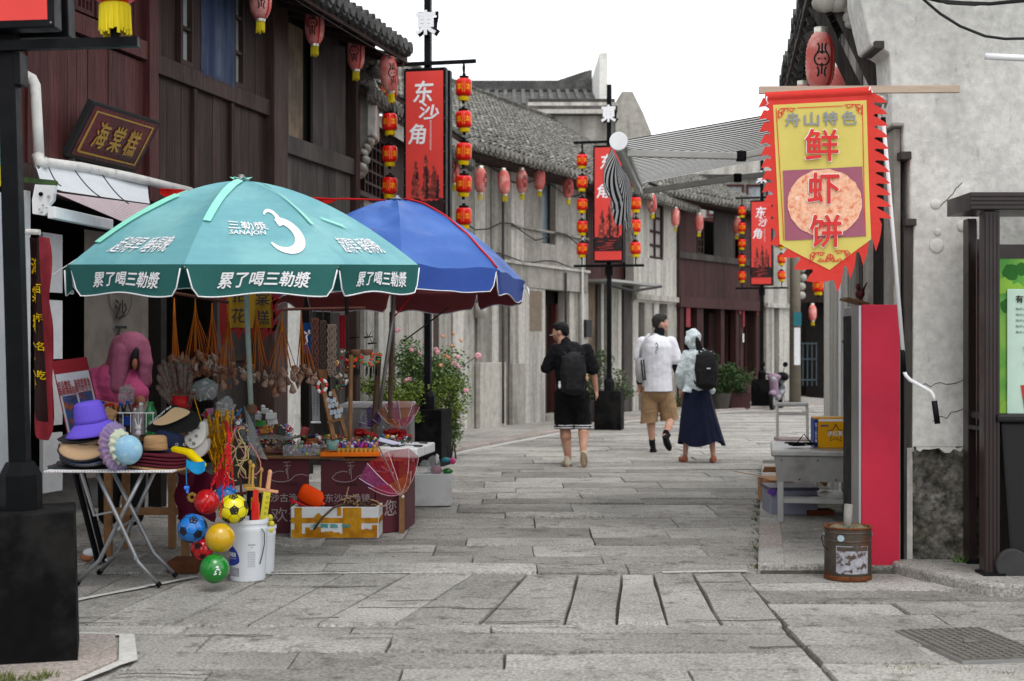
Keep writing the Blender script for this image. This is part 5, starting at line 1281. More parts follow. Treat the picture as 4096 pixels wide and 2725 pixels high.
MB().grid(sheetf, 12, 6).build('sheet', fabric('pale_sheet', (.62, .65, .68), .1, .5), t, True)
for (a0, b0, a1, b1) in ((195, 670, 245, 745), (300, 682, 405, 790), (410, 700, 515, 815)):
    MB().tube(sag(at(a0, b0, 9.3), at(a1, b1, 9.3), .02), .004, 5).build('tie_wire', m_cord, t)
t = thing('pink_striped_awning', 'folded pink and white pinstriped awning strip left of the teal umbrella', 'awning', (0, 0, 0))
n = 14; pa_ = fabric('stripe_white', (.66, .62, .64), .3); pb2 = fabric('stripe_pink', (.5, .3, .33), .3)
b = MB(); TL, TR, BR_, BL = at(222, 770, 9.0), at(600, 820, 10.6), at(520, 900, 10.0), at(222, 772, 8.95)
for i in range(n*2):
    f0, f1 = i/(2*n), (i+1)/(2*n); b.add([TL.lerp(BL, f0), TR.lerp(BR_, f0), TR.lerp(BR_, f1), TL.lerp(BL, f1)], [(0, 1, 2, 3)], i % 2)
b.build('canopy', [pa_, pb2], t)
MB().bar(at(205, 850, 9.0), at(440, 900, 10.2), .05, .075).build('front_bar', m_white, t, bevel=.005)
MB().bar(at(95, 720, 9.1), at(225, 733, 9.1), .06, .03).build('top_rail', m_leafd, t)
b = MB(); b.add([at(x, y, 9.0) for x, y in ((140, 738), (220, 742), (212, 800), (195, 820), (190, 850), (175, 862), (130, 855), (128, 800))]+[at(x, y, 9.0)+Vector((0, .05, 0)) for x, y in ((140, 738), (220, 742), (212, 800), (195, 820), (190, 850), (175, 862), (130, 855), (128, 800))],
    [tuple(range(8)), tuple(range(15, 7, -1))]+[(k, (k+1) % 8, 8+(k+1) % 8, 8+k) for k in range(8)]); b.build('mounting_bracket', m_white, t)
for (x, y, r) in ((164, 777, .014), (195, 788, .01), (172, 822, .007), (158, 838, .006), (186, 832, .006), (167, 850, .008)):
    v = at(x, y, 8.99); MB().tube([v, v+Vector((0, -.006, 0))], r, 10).build('bolt_hole' if r > .012 else 'bolt', m_iron if r > .012 else m_steeld, t)
t = thing('shop_sign', 'teal and yellow shop sign edge peeping out left of the nearest lamp pole', 'sign', (0, 0, 0))
for y0, y1, c in ((500, 662, H('7fc4a8')), (662, 745, H('d8d020'))): a, c_ = at(-40, y1, 8.2), at(32, y0, 8.2); P('sign_panel', plain('sign_%d' % y0, c, .5), t, a.x, c_.x, 8.2, 8.23, a.z+.002, c_.z)
# tall narrow flag with yellow characters at the left post
t = thing('feather_flag', 'narrow folded red and black flag with yellow characters by the left post', 'flag', (0, 0, 0))
def FG(f, g, d=0):
    x = 118+82*f+(-8+34*g)*f*.5+10*g; y = 950+700*g+40*math.sin(f*2.4)*g; v = at(x, y, 8.7); v.y += .05*math.sin(f*8+g*2)-d; return v
fd, fr_ = fabric('flag_black', (.03, .012, .012), .1), fabric('flag_red', H('c01812'), .2)
b = MB(); b.grid(lambda f, g: FG(f*.62, g), 10, 14, 0); b.grid(lambda f, g: FG(.62+f*.38*(.75+.25*math.sin(g*14)), g), 6, 20, 1); b.grid(lambda f, g: FG(f*(.9-.3*g), 1.0+g*.1), 8, 4, 1)
b.build('cloth', [fd, fr_], t, True)
MB().tube([at(105, 927, 8.7), at(160, 930, 8.7)], .018, 10).build('holder', m_pvc, t)
for k, ch in enumerate('百年名吃'): letter('lettering', ch, .03, .05, lambda x, y: FG(.52+x*7, .28+k*.155-y/1.07*1.0, .014), m_yel, t, .02)
for k, ch in enumerate('海棠糕丁下'): letter('lettering', ch, .05, .09, lambda x, y: FG(.2+x*7, .16+k*.16-y, .014), m_yel, t, .02)
# yellow/red cloth sign under the umbrella
t = thing('yellow_cloth_sign', 'dim yellow cloth sign with black characters and red flame edge behind the teal pole', 'sign', (0, 0, 0))
MB().grid(lambda f, g: at(905+185*f, 1150+165*g-6*math.sin(f*7)*g, 10.9), 8, 6).build('cloth', fabric('dim_yellow', (.22, .13, .01), .1), t, True)
b = MB()
for k in range(9): v = at(1085+R(-4, 12), 1150+k*20, 10.88); b.add([v, v+Vector((R(.03, .09), 0, .03)), v+Vector((.01, 0, -.07))], [(0, 1, 2)])
for k in range(7): v = at(905+k*28, 1312, 10.88); b.add([v, v+Vector((.07, 0, 0)), v+Vector((R(-.01, .05), 0, -R(.04, .13)))], [(0, 1, 2)])
b.grid(lambda f, g: at(878+30*f, 1150+(165+90*(1-abs(2*f-1)))*g, 10.89), 4, 3)
kind(b.build('flame_edge', fabric('dim_red', (.14, .01, .01), .1), t), 'stuff')
for ch, x, y in (('招', 958, 1180), ('花', 955, 1262), ('棠', 1050, 1192), ('糕', 1048, 1270)): letter('lettering', ch, .11, .11, lambda a, b_: at(x, y, 10.87)+Vector((a, 0, b_)), m_ink, t, .02)
# ---------- goods on and round the stall ----------
def ball(px, py, Y, r, label, style, m1, m2=None, grp='toy balls hanging in a bunch'):
    v = at(px, py, Y); t = thing('toy_ball', label, 'ball', v, 0, grp, rot=(R(-.5, .5), R(-.5, .5), R(0, 3)))
    if style == 'soccer':
        phi = (1+5**.5)/2; ic = [Vector(p).normalized() for p in [(0, s, q*phi) for s in (1, -1) for q in (1, -1)]+[(s, q*phi, 0) for s in (1, -1) for q in (1, -1)]+[(q*phi, 0, s) for s in (1, -1) for q in (1, -1)]]
        MB().ell((0, 0, 0), r, 28, 18).build('ball_body', m1, t, True)
        pent = MB(); seam = MB()
        for c in ic:
            nb = [d for d in ic if 1e-3 < (d-c).length < 1.2]; x = c.orthogonal().normalized(); y = c.cross(x)
            nb.sort(key=lambda d: math.atan2(d.dot(y), d.dot(x))); ring = []
            vts = [c.lerp(d, 1/3).normalized() for d in nb]
            for i in range(5):
                for k in range(3): ring.append(vts[i].lerp(vts[(i+1) % 5], k/3).normalized())
            pent.add([c*r*1.012]+[q*r*1.009 for q in ring], [(0, k+1, (k+1) % 15+1) for k in range(15)])
            for d in nb:
                if tuple(c) < tuple(d):
                    pts = [c.lerp(d, 1/3+f/9).normalized()*r*1.003 for f in range(4)]; seam.tube(pts, .0012, 4)
        pent.build('black_patches', m_ink, t, True); seam.build('seams', m_ink, t)
    else:
        MB().ell((0, 0, 0), r, 30, 20).build('ball_body', m1, t, True)
        MB().lathe([(0, r+.001), (.006, r+.001), (.006, r-.003)], 10).build('valve', m1, t)
        if style == 'print':
            b = MB()
            for k in range(14): a = R(-.25, .25); e = R(-.3, .3); q = Vector((math.sin(a), -math.cos(a), e)).normalized()*r*1.004; b.cbox(q, (.009, .003, .006))
            kind(b.build('print', m_wtext, t), 'stuff'); t.rotation_euler = (0, 0, .4)
    return t
def gloss(n, c): return mat(n, H(c), .22, var=.03, bump=0, spec=.6, coat=.3)
br, byy, bbl, bgd, bgr = gloss('ball_red', 'd01018'), gloss('ball_yellow', 'e0d400'), gloss('ball_blue', '1272c8'), gloss('ball_gold', 'c49a00'), gloss('ball_green', '0e7a22')
RB_ = 8.55
ball(827, 2007, 8.75, .077, 'plain shiny red ball at the upper left of the ball bunch', '', br)
ball(933, 2036, RB_, .089, 'yellow and black soccer ball at the top right of the bunch', 'soccer', byy)
ball(770, 2113, RB_, .088, 'blue and black soccer ball at the left of the bunch', 'soccer', bbl)
ball(880, 2152, 8.4, .087, 'golden yellow ball in the middle of the bunch', '', bgd)
ball(858, 2275, 8.35, .086, 'green ball with a small printed figure, lowest of the bunch', 'print', bgr)
ball(808, 2195, 8.75, .07, 'red and black soccer ball behind the golden ball', 'soccer', br)
ball(907, 1985, 8.95, .075, 'plain blue ball peeping out behind the yellow soccer ball', '', bbl)
nets = plain('net_red', H('c01828'), .6); top = at(916, 1770, 8.6)
t = thing('ball_nets', 'bunched red net cords that hold the toy balls', 'net', (0, 0, 0))
for (x, y, Y) in ((845, 1940, 8.7), (912, 1950, 8.5), (935, 1955, 8.5), (808, 2050, 8.45), (880, 2070, 8.4), (900, 1960, 8.8)):
    e = at(x, y, Y); n = 26; MB().tube([top.lerp(e, i/n)+Vector((.006*math.sin(i*2.2), .006*math.cos(i*2.2), -.0)) for i in range(n+1)], .0045, 5).build('net_cord', nets, t)
MB().tube([top, top+Vector((0, 0, .05)), at(905, 1690, 8.9)], .012, 6).build('knot', nets, t)
def net_over(px, py, Y, r):
    v = at(px, py, Y)
    for k in range(7):
        a = k*PI/7; x = Vector((math.cos(a), math.sin(a), 0)); MB().tube([v+(x*math.cos(q)+Vector((0, 0, 1))*math.sin(q))*r*1.012 for q in [math.radians(80-160*i/14) for i in range(15)]], .0012, 4).build('net_cord', nets, t)
# buckets
def bucket(px, py, Y, r, h, label, hat, z0=0):
    v = at(px, 0, Y); t = thing('plastic_bucket', label, 'bucket', (v.x, Y, z0), 0, 'white plastic buckets')
    MB().lathe([(0, 0.004), (r*.86, 0), (r*.88, .01), (r*.97, h*.78), (r*1.0, h*.8), (r*1.0, h*.86), (r*.985, h*.865), (r*.985, h*.93), (r*1.04, h*.935), (r*1.04, h), (r*.95, h), (r*.84, .02), (0, .02)], 36).build('body', mat('bucket_white', (.68, .71, .75), .35, var=.05, scale=5, bump=.05, col2=(.5, .5, .5), c2s=9, c2lo=.62, c2hi=.75), t, True, auto=.6)
    if hat:
        def cy(x, z, o=.001): a = x/r-PI/2; rr = r*(.88+.1*z/(h*.78))+o; return (rr*math.cos(a), rr*math.sin(a), z)
        lb = plain('bucket_label_blue', (.03, .05, .3), .4)
        vs = [(-.115+.09*f/8, .12+.10*1) for f in range(9)]
        poly = [(-.16, .235)]+[(-.16+.125*math.sin(k/10*PI/2), .125+.11*math.cos(k/10*PI/2)) for k in range(11)]+[(-.16+.125*math.cos(k/8*PI/2), .125-.035*math.sin(k/8*PI/2)) for k in range(9)]+[(-.16, .09)]
        cv, cf = cutup(poly, [tuple(range(len(poly)))], .02); flat('label', cv, cf, lambda x, z: cy(x, z), lb, t)
        poly = [(-.16, .03), (-.04, .03), (-.04, .085), (-.16, .085)]; cv, cf = cutup(poly, [(0, 1, 2, 3)], .02); flat('label', cv, cf, lambda x, z: cy(x, z), mat('label_photo', (.3, .3, .35), .5, var=.5, scale=60, bump=0), t)
        letter('lettering', '传动油', .07, .028, lambda x, y: cy(-.095+x, .165+y, .003), m_wtext, t, .02, cut=.02)
        letter('lettering', 'HYDRAULIC FLUID', .07, .008, lambda x, y: cy(-.095+x, .14+y, .003), m_wtext, t, cut=.02)
        letter('lettering', '液力传动油', .045, .011, lambda x, y: cy(.045+x, .225+y, .002), m_ink, t, cut=.02); letter('lettering', '8号', .012, .007, lambda x, y: cy(.045+x, .208+y, .002), m_ink, t)
        for k in range(9): letter('lettering', '用本产品注意事项使用说明', .05, .005, lambda x, y: cy(.045+x, .18-k*.011+y, .002), m_cord, t, cut=.02)
        pts = [Vector(cy(.105, h*.86, .01))+Vector((0, 0, 0)), Vector(cy(.118, h*.78, .02)), Vector(cy(.125, h*.6, .015)), Vector(cy(.118, h*.45, .01)), Vector(cy(.10, h*.28, .008))]
        MB().tube(pts, .003, 6).build('handle', m_cord, t, True)
    return t
bucket(992, 0, 8.78, .121, .375, 'white oil bucket with a blue printed label holding toy swords', 1)
bucket(1040, 0, 9.05, .10, .30, 'smaller white bucket half hidden behind the labelled oil bucket', 0)
# toy swords and wands in the bucket
def sword(px0, py0, px1, py1, Y, label, m, mh, w=.03, grp='toy swords in the oil bucket'):
    a, b_ = at(px0, py0, Y), at(px1, py1, Y); t = thing('toy_sword', label, 'toy sword', (0, 0, 0), 0, grp); d = (b_-a)
    MB().bar(a, a+d*.62, w, .01).build('scabbard', m, t, bevel=.004); MB().bar(a+d*.6, a+d*.66, w*3, .016).build('guard', mh, t, bevel=.004)
    MB().tube([a+d*.66, b_], [w*.33, w*.28], 8).build('grip', mh, t); MB().ell(b_, (.014, .014, .018), 8, 6).build('pommel', mh, t); return t
ywm, pk = plain('toy_yellow', H('d8cc40'), .5), plain('toy_peach', H('d8a078'), .5)
s_ = sword(1052, 2085, 1080, 1890, 8.8, 'yellow toy sword with peach hilt at the right side of the oil bucket', ywm, pk, .045)
for k in range(4): letter('lettering', '青龙剑', .02, .02, lambda x, y: at(1062+k*3, 2055-k*22, 8.785)+Vector((x, 0, y)), m_leafd, s_, .0)
sword(1005, 2110, 1012, 1865, 8.85, 'black and gold toy sword with red tassel in the oil bucket', m_iron, m_gold, .028)
sword(990, 2110, 1000, 1850, 8.95, 'second black toy sword behind the gold handled one', m_iron, m_gold, .024)
sword(975, 2100, 960, 1900, 8.9, 'dark toy sword leaning left in the oil bucket', m_iron, m_red, .024)
sword(1030, 2110, 1045, 1880, 8.95, 'dark patterned toy sword behind the yellow one', m_iron, m_gold, .022)
o = MB().bar(at(1020, 2060, 8.72), at(1024, 1960, 8.72), .03, .02).bar(at(1022, 2090, 8.72), at(1022, 2010, 8.72), .045, .025).build('red_tassel', br); tag(o, 'red tassel dangling from a black toy sword in the bucket', 'tassel')
gf = mat('gold_foil', H('c08a18'), .18, metal=.9, var=.4, scale=50, bump=1, bscale=60)
o = MB().bar(at(1018, 2040, 8.76), at(1020, 1990, 8.76), .045, .02).build('gold_sleeve', gf); tag(o, 'crumpled gold foil sleeve round a toy sword grip', 'foil sleeve')
b = MB()
for k, (x, y) in enumerate(((1078, 2070), (1084, 2095), (1080, 2120))): v = at(x, y, 9.0); b.ell(v, (.022, .022, .02), 10, 7)
tag(b.build('yellow_toy', ywm, smooth=True), 'yellow bubble toy clipped on the rim of the rear bucket', 'toy')
# gold tinsel wands
t = thing('tinsel_bunch', 'bunch of glittering gold tinsel wands with red tips behind the balls', 'tinsel', (0, 0, 0))
for k in range(46):
    x0 = R(850, 930); x1 = x0+R(-55, 30); y1 = R(1640, 1760); y0 = R(1840, 1900); Y = R(8.9, 9.1); n = 7
    a, c = at(x0, y0, Y), at(x1, y1, Y)
    MB().tube([a.lerp(c, i/n)+Vector((R(-.008, .008), R(-.01, .01), 0)) for i in range(n+1)], [R(.003, .008) for i in range(n+1)], 4).build('strand', gf, t)
for k in range(9): MB().tube([at(R(850, 900), R(1830, 1850), 8.95), at(R(850, 925), R(1930, 1990), 8.95)], .007, 5).build('red_stick', nets, t)
o = MB().tube([at(776, 1590, 8.9), at(850, 1840, 8.9)], [.002, .01], 6).build('gold_wand', gf); tag(o, 'long thin gold wand sticking up over the hats', 'wand')
# curly ribbons and film bag by the pole
t = thing('ribbon_tangle', 'tangle of pink and cream curling ribbons beside the umbrella pole', 'ribbons', (0, 0, 0))
rp_ = plain('ribbon_pink', H('c08080'), .5); rc_ = plain('ribbon_cream', H('b8a878'), .5)
for k in range(9):
    p = at(R(930, 1000), R(1700, 1800), 8.85); pts = [p]
    for i in range(9): pts.append(pts[-1]+Vector((.03*math.cos(i*.9+k*1.7), R(-.01, .01), -.025+.03*math.sin(i*.8+k))))
    MB().tube(pts, .004, 4).build('ribbon', rp_ if k % 2 else rc_, t, True)
o = MB().grid(lambda f, g: at(975+(15+55*g)*f+25*g, 1625+f*20+g*195, 8.9)+Vector((0, .02*math.sin(f*6+g*7), 0)), 6, 8).build('film_bag', m_film, smooth=True); tag(o, 'long clear plastic bag hanging beside the umbrella pole', 'plastic bag')
# ---------- folding table ----------
t = thing('folding_table', 'folding table with white patterned edge and crossed grey tube legs carrying the hats', 'table', (0, 0, 0))
zt = .705; xl, xr = -2.74, -1.985; yf, yb = 8.34, 8.80
MB().box(xl, xr, yf, yb, zt-.012, zt).build('tabletop', m_white, t, bevel=.003)
b = MB()
cs = [plain('dash_'+n, H(c), .5) for n, c in (('blue', '3a78b0'), ('red', 'b04048'), ('yellow', 'c8b050'))]
for k in range(44):
    x = xl+.01+k*.0172; b.box(x, x+.009, yf-.0018, yf-.0002, zt-.0085, zt-.0035, k % 3)
b.build('printed_dashes', cs, t)
# frame: each side is an X of two bent tubes
def leg(pts): MB().tube(pts, .0125, 10).build('leg', m_tubes, t, True)
# front pair (towards viewer) and rear pair
for (Yt, feetL, feetR, topL, topR) in ((8.42, (305, 2345), (640, 2352), (388, 1895), (572, 1895)), (8.78, (395, 2300), (705, 2312), (445, 1885), (625, 1885))):
    for (f, tp, s) in ((feetL, topR, -1), (feetR, topL, 1)):
        g = ground(*f); g.z = .012
        a = at(tp[0], tp[1], Yt); a.z = zt-.02; knee = a.lerp(g, .74); knee.x -= s*.035; knee.z -= .03
        k0 = a.lerp(knee, .96); k1 = knee.lerp(g, .08)
        leg([a, a.lerp(knee, .5), k0, knee, k1, g]); MB().tube([g.lerp(knee, -.02), g.lerp(knee, .12)], .0165, 10).build('rubber_foot', m_iron, t)
    pv = (at(478, 2115, Yt) if Yt < 8.6 else at(540, 2080, Yt)); MB().tube([pv-Vector((0, .02, 0)), pv+Vector((0, .02, 0))], .008, 8).build('pivot', m_steel, t)
for z_, (xa, xb) in ((.17, (480, 585)), (.1, (440, 470))): pass
MB().tube([at(478, 2110, 8.42), at(540, 2075, 8.78)], .008, 8).build('cross_tube', m_tubes, t); MB().tube([at(425, 2240, 8.42), at(480, 2212, 8.78)], .009, 8).build('cross_tube', m_tubes, t); MB().tube([at(540, 2235, 8.42), at(585, 2215, 8.78)], .009, 8).build('cross_tube', m_tubes, t)
# ---------- hats ----------
def hat(name, label, px, py, Y, parts, rot=(0, 0, 0), grp='hats piled on the folding table', cat='hat', sc=1):
    t = thing(name, label, cat, at(px, py, Y), 0, grp, rot=rot); t.scale = (sc,)*3
    for nm, prof, m, sx, wob in parts:
        def f(u, v, prof=prof, sx=sx, wob=wob):
            k = v*(len(prof)-1); i = min(len(prof)-2, int(k)); q = k-i; r = prof[i][0]*(1-q)+prof[i+1][0]*q; z = prof[i][1]*(1-q)+prof[i+1][1]*q; a = 2*PI*u
            return (r*math.cos(a)*(1+wob*.6*math.sin(3*a+1)), r*sx*math.sin(a)*(1+wob*.6*math.sin(2*a)), z+wob*.5*r*math.sin(2*a+.6)*(v if nm == 'brim' else 0))
        MB().grid(f, 36, (len(prof)-1)*3).build(nm, m, t, True, solid=.004)
    return t
mpur = mat('purple_cotton', H('6a55cc'), .85, var=.06, bump=.15, scale=90)
hat('bucket_hat', 'purple bucket hat on top of the left hat pile', 365, 1690, 8.55, [('crown', [(.0, .1), (.05, .1), (.062, .092), (.07, .06), (.078, .0)], mpur, .9, 0), ('brim', [(.078, .0), (.1, -.02), (.135, -.055)], mpur, .9, .06)], (math.radians(6), math.radians(-9), 0), sc=1.25)
mnv = mat('navy_cotton', (.012, .018, .045), .85, var=.1, bump=.1)
hat('navy_bucket_hat', 'dark navy bucket hat with metal eyelets behind the straw hat', 668, 1795, 8.66, [('crown', [(.0, .1), (.07, .1), (.082, .085), (.1, .02)], mnv, .9, 0), ('brim', [(.1, .02), (.15, -.04)], mnv, .9, .06)], (0, math.radians(14), 0))
mvi, mvb = mat('visor_beige', H('b89a78'), .8, var=.06, bump=.1, scale=70), mat('visor_black', (.012, .012, .014), .35, var=.2, bump=.05, spec=.5)
def visor(label, px, py, Y, rx, ry, m, rot, lab2=None, band=True, h=.0):
    t = thing('sun_visor', label, 'visor', at(px, py, Y), 0, 'sun visors piled on the folding table', rot=rot)
    MB().grid(lambda u, v: ((rx*(.15+.85*v))*math.cos(2*PI*u), (ry*(.15+.85*v))*math.sin(2*PI*u), .028*math.sin(PI*(.5+.5*v))-.02*v*v+.012*math.cos(4*PI*u)*v), 30, 6).build('brim', m, t, True, solid=.004)
    if band: MB().tube([(rx*1.0*math.cos(a*PI/15), ry*1.0*math.sin(a*PI/15), -.02+.012*math.cos(a*PI/7.5)) for a in range(31)], .006, 6).build('rim_band', mvb, t, True)
    return t
visor('wide black straw visor at the very bottom of the left pile', 330, 1860, 8.55, .2, .15, mvb, (0, 0, 0))
visor('glossy black visor second from the bottom of the left pile', 345, 1846, 8.55, .17, .13, mvb, (.1, .03, 0))
visor('shiny blue-black visor in the middle of the left pile', 350, 1828, 8.52, .16, .12, mat('visor_blueblack', (.02, .03, .07), .25, var=.3, spec=.7), (.12, .06, 0))
visor('black visor with white dots under the beige visors', 345, 1810, 8.54, .155, .12, mvb, (.1, .0, 0))
visor('large beige visor with dark rim lying under the purple hat', 335, 1792, 8.5, .15, .12, mvi, (.34, .05, 0))
visor('smaller beige visor just below the purple hat', 330, 1765, 8.56, .14, .11, mvi, (.16, -.1, 0))
visor('black visor directly under the purple hat brim', 330, 1742, 8.58, .145, .11, mvb, (.05, -.08, 0))
# upright beige visor with black band
def fan(name, label, pts, Y0, m, grp, cat, th=.012, lean=.1):
    t = thing(name, label, cat, (0, 0, 0), 0, grp)
    vs = [at(x, y, Y0)+Vector((0, lean*(1-(y-min(p[1] for p in pts))/(max(p[1] for p in pts)-min(p[1] for p in pts)+1)), 0)) for x, y in pts]; n = len(vs); bk = [v+Vector((0, th, 0)) for v in vs]
    b = MB(); b.add(vs+bk, [tuple(range(n)), tuple(range(2*n-1, n-1, -1))]+[(k, (k+1) % n, n+(k+1) % n, n+k) for k in range(n)]); b.build('panel', m, t, bevel=.004); return t
def curve(pts, n=6):
    r = []; m_ = len(pts)
    for i in range(m_):
        p0, p1, p2, p3 = pts[i-1], pts[i], pts[(i+1) % m_], pts[(i+2) % m_]
        for k in range(n):
            t_ = k/n; r.append(tuple(.5*((2*p1[a])+(-p0[a]+p2[a])*t_+(2*p0[a]-5*p1[a]+4*p2[a]-p3[a])*t_**2+(-p0[a]+3*p1[a]-3*p2[a]+p3[a])*t_**3) for a in (0, 1)))
    return r
f_ = fan('sun_visor', 'tilted black visor with lettered band behind the beige fan brim', curve([(585, 1705), (660, 1628), (700, 1632), (760, 1650), (785, 1690), (770, 1720), (700, 1735), (600, 1728)], 4), 8.72, mat('velvet_black', (.012, .012, .012), .9, bump=.3, scale=60), 'sun visors piled on the folding table', 'visor', .06)
letter('lettering', 'FREEDOM', .12, .016, lambda x, y: at(622, 1672, 8.70)+Vector((x*.75, .04, x*.66+y)), m_wtext, f_)
letter('lettering', 'HEOR', .04, .012, lambda x, y: at(665, 1634, 8.70)+Vector((x*.8, .06, x*.5+y)), m_wtext, f_)
fan('sun_visor', 'beige fan brim tilted up in front of the black lettered visor', curve([(608, 1692), (650, 1660), (685, 1632), (750, 1652), (690, 1690), (640, 1702)], 4), 8.69, mvi, 'sun visors piled on the folding table', 'visor', .008)
t_ = fan('floral_hat', 'white cotton hat printed with small black flowers right of the navy hat', curve([(735, 1745), (790, 1690), (812, 1715), (808, 1765), (770, 1795), (740, 1775)], 5), 8.74, mat('cotton_white', (.6, .58, .54), .85, var=.08, bump=.5, bscale=20), 'hats piled on the folding table', 'hat', .08)
for (x, y) in ((765, 1722), (785, 1745), (760, 1760), (748, 1735), (792, 1712), (775, 1775)):
    b = MB()
    for k in range(5): a = k*2*PI/5; v = at(x, y, 8.735)+Vector((.007*math.cos(a), .0, .007*math.sin(a))); b.ell(v, (.004, .002, .004), 6, 4)
    kind(b.build('flower_print', m_ink, t_), 'stuff')
fan('folded_hat', 'pale folded cotton hat stacked below the floral one', curve([(765, 1790), (812, 1760), (822, 1800), (800, 1830), (775, 1822)], 5), 8.72, mat('cotton_grey', (.5, .46, .43), .85, var=.1, bump=.5, bscale=15), 'hats piled on the folding table', 'hat', .08)
for x in (708, 738): v = at(x, 1778, 8.5); o = MB().lathe([(.006, 0), (.009, .003), (.006, .003)], 12, v, 0, Matrix.Rotation(PI/2, 3, 'X')).build('eyelet', m_steel, None); tag(o, ('left' if x < 720 else 'right')+' metal eyelet shining on the navy bucket hat', 'eyelet')
# straw hat stack
mst = mat('straw', H('b08a62'), .8, var=.45, scale=6, stretch=(1, 1, 40), bump=.8, bscale=12)
mmr = mat('maroon_straw', (.1, .012, .022), .8, var=.4, scale=8, stretch=(1, 1, 30), bump=.8, bscale=10)
hat('straw_hat', 'natural straw hat crown sitting on the maroon brimmed stack', 622, 1800, 8.5, [('crown', [(.0, .085), (.05, .085), (.064, .075), (.072, .0)], mst, .9, 0)])
for k in range(5):
    o = MB().grid(lambda u, v: ((.07+.115*v)*math.cos(2*PI*u), (.06+.08*v)*math.sin(2*PI*u), .012*math.sin(2*PI*u*2)*v-.006*v), 32, 4).build('straw_brim', mmr if k else mst, None, True, solid=.013, loc=at(628, 1866-k*13, 8.53), rot=(.0, .0, k*.1))
    tag(o, ('natural straw brim at the bottom', 'lowest maroon straw brim', 'second maroon straw brim', 'third maroon straw brim', 'top maroon straw brim')[k]+' of the straw hat stack', 'hat brim', 'straw hat brims')
# fluffy pastel scrunchie hat
t = thing('pastel_cap', 'round pale blue knitted cap with cream and lilac ruffles in the middle of the table', 'hat', at(480, 1790, 8.38), 0, 'hats piled on the folding table')
b = MB(); b.ell((.045, -.03, -.01), (.068, .06, .07), 22, 14); b.build('crown', mat('knit_blue', H('8fbcd8'), .9, var=.1, scale=120, bump=.6, col2=H('a8d0dc'), c2s=16), t, True)
def ruf(cx, r, th, m, nm, n=18):
    b = MB(); ax = Vector((1, -.35, .15)).normalized(); x = ax.orthogonal().normalized(); y = ax.cross(x)
    b.grid(lambda u, v: Vector((cx, 0, 0))+(x*math.cos(2*PI*u)+y*math.sin(2*PI*u))*(r*(.6+.4*math.sin(PI*v))+.006*math.sin(u*2*PI*n))+ax*(th*(v-.5)+.008*math.sin(u*2*PI*n+1)), n*6, 6)
    b.build(nm, m, t, True)
t.scale = (1.25,)*3
ruf(.0, .085, .05, mat('fluff_cream', H('c4cab4'), .9, var=.15, scale=60, bump=.7), 'cream_ruffle', 13)
ruf(-.035, .105, .04, fabric('tulle_lilac', H('b490c0'), .4, .4, var=.3, scale=30, col2=H('c8a0a8'), c2s=12), 'lilac_ruffle', 17)
ruf(-.02, .118, .03, fabric('tulle_clear', H('b8a8d0'), .4, .3, alpha=.5), 'tulle_edge', 23)
t = thing('yellow_peaked_hat', 'bright yellow child hat with a blue peak hanging over the table corner', 'hat', (0, 0, 0), 0, 'hats piled on the folding table')
b = MB(); b.cap2(at(690, 1800, 8.6), at(760, 1815, 8.55), .028, .03).cap2(at(760, 1815, 8.55), at(812, 1860, 8.5), .03, .022)
blend('crown', b, .006, plain('yellow_felt', H('dcc000'), .8), t, 3)
b = MB(); b.grid(lambda f, g: at(745+75*f, 1838+40*math.sin(f*2.6)*(.3+g*.5)+g*28, 8.46-.06*g), 10, 5).build('blue_peak', plain('peak_blue', H('1478a8'), .6), t, True, solid=.004)
MB().tube([at(748, 1850, 8.45), at(745, 1900, 8.45), at(747, 1940, 8.45)], .003, 5).build('blue_cord', plain('cord_blue', H('2a8ac0'), .5), t)
MB().tube([at(738, 1952, 8.44), at(756, 1952, 8.44)], .012, 12).cbox(at(750, 1965, 8.44), (.012, .014, .022)).build('whistle', plain('whistle_blue', H('3878d8'), .4), t)
t = thing('rabbit_toy', 'tiny grey rabbit toy with long ears standing behind the blue cap', 'toy', (0, 0, 0)); mg_ = plain('rabbit_grey', (.45, .42, .44), .7)
v = at(553, 1712, 8.6); b = MB(); b.ell(v, (.02, .018, .02), 10, 8).ell(v+Vector((0, 0, -.03)), (.018, .016, .022), 10, 7).cap2(v+Vector((-.01, 0, .015)), v+Vector((-.02, 0, .055)), .006, .005).cap2(v+Vector((.01, 0, .015)), v+Vector((.018, 0, .055)), .006, .005); blend('body', b, .003, mg_, t, 2)
o = MB().cbox(at(440, 1655, 8.75), (.07, .05, .06), (0, .5, 0)).build('wicker_scrap', mst); tag(o, 'edge of a woven straw basket just right of the purple hat', 'basket')
# ---------- rear trestle table with bottles ----------
t = thing('trestle_table', 'wooden trestle table behind the hats carrying drink bottles', 'table', (0, 0, 0))
MB().box(-2.92, -2.13, 9.55, 10.2, .80, .83).build('tabletop', m_wood, t)
for (x, Y) in ((-2.72, 9.6), (-2.2, 9.6), (-2.75, 10.15), (-2.42, 10.15)): MB().box(x-.025, x+.025, Y-.02, Y+.02, 0, .80).build('leg', m_wood, t)
MB().box(-2.72, -2.2, 9.59, 9.61, .3, .35).build('stretcher', m_wood, t)
o = MB().box(-2.18, -1.99, 9.0, 9.25, .0, .075).build('wood_block', mat('rusty_wood', (.1, .035, .015), .8, var=.3), bevel=.006); tag(o, 'brown wooden block on the ground left of the balls', 'block')
pet = mat('bottle_clear', (.5, .5, .5), .1, alpha=.45, var=.1, bump=0, spec=.6)
cola = mat('cola_dark', (.02, .01, .008), .15, var=.1, bump=0, spec=.6); juice = mat('juice_orange', H('a8641a'), .15, var=.1, bump=0); sprite = mat('bottle_green', (.01, .16, .04), .12, var=.1, bump=0, spec=.6)
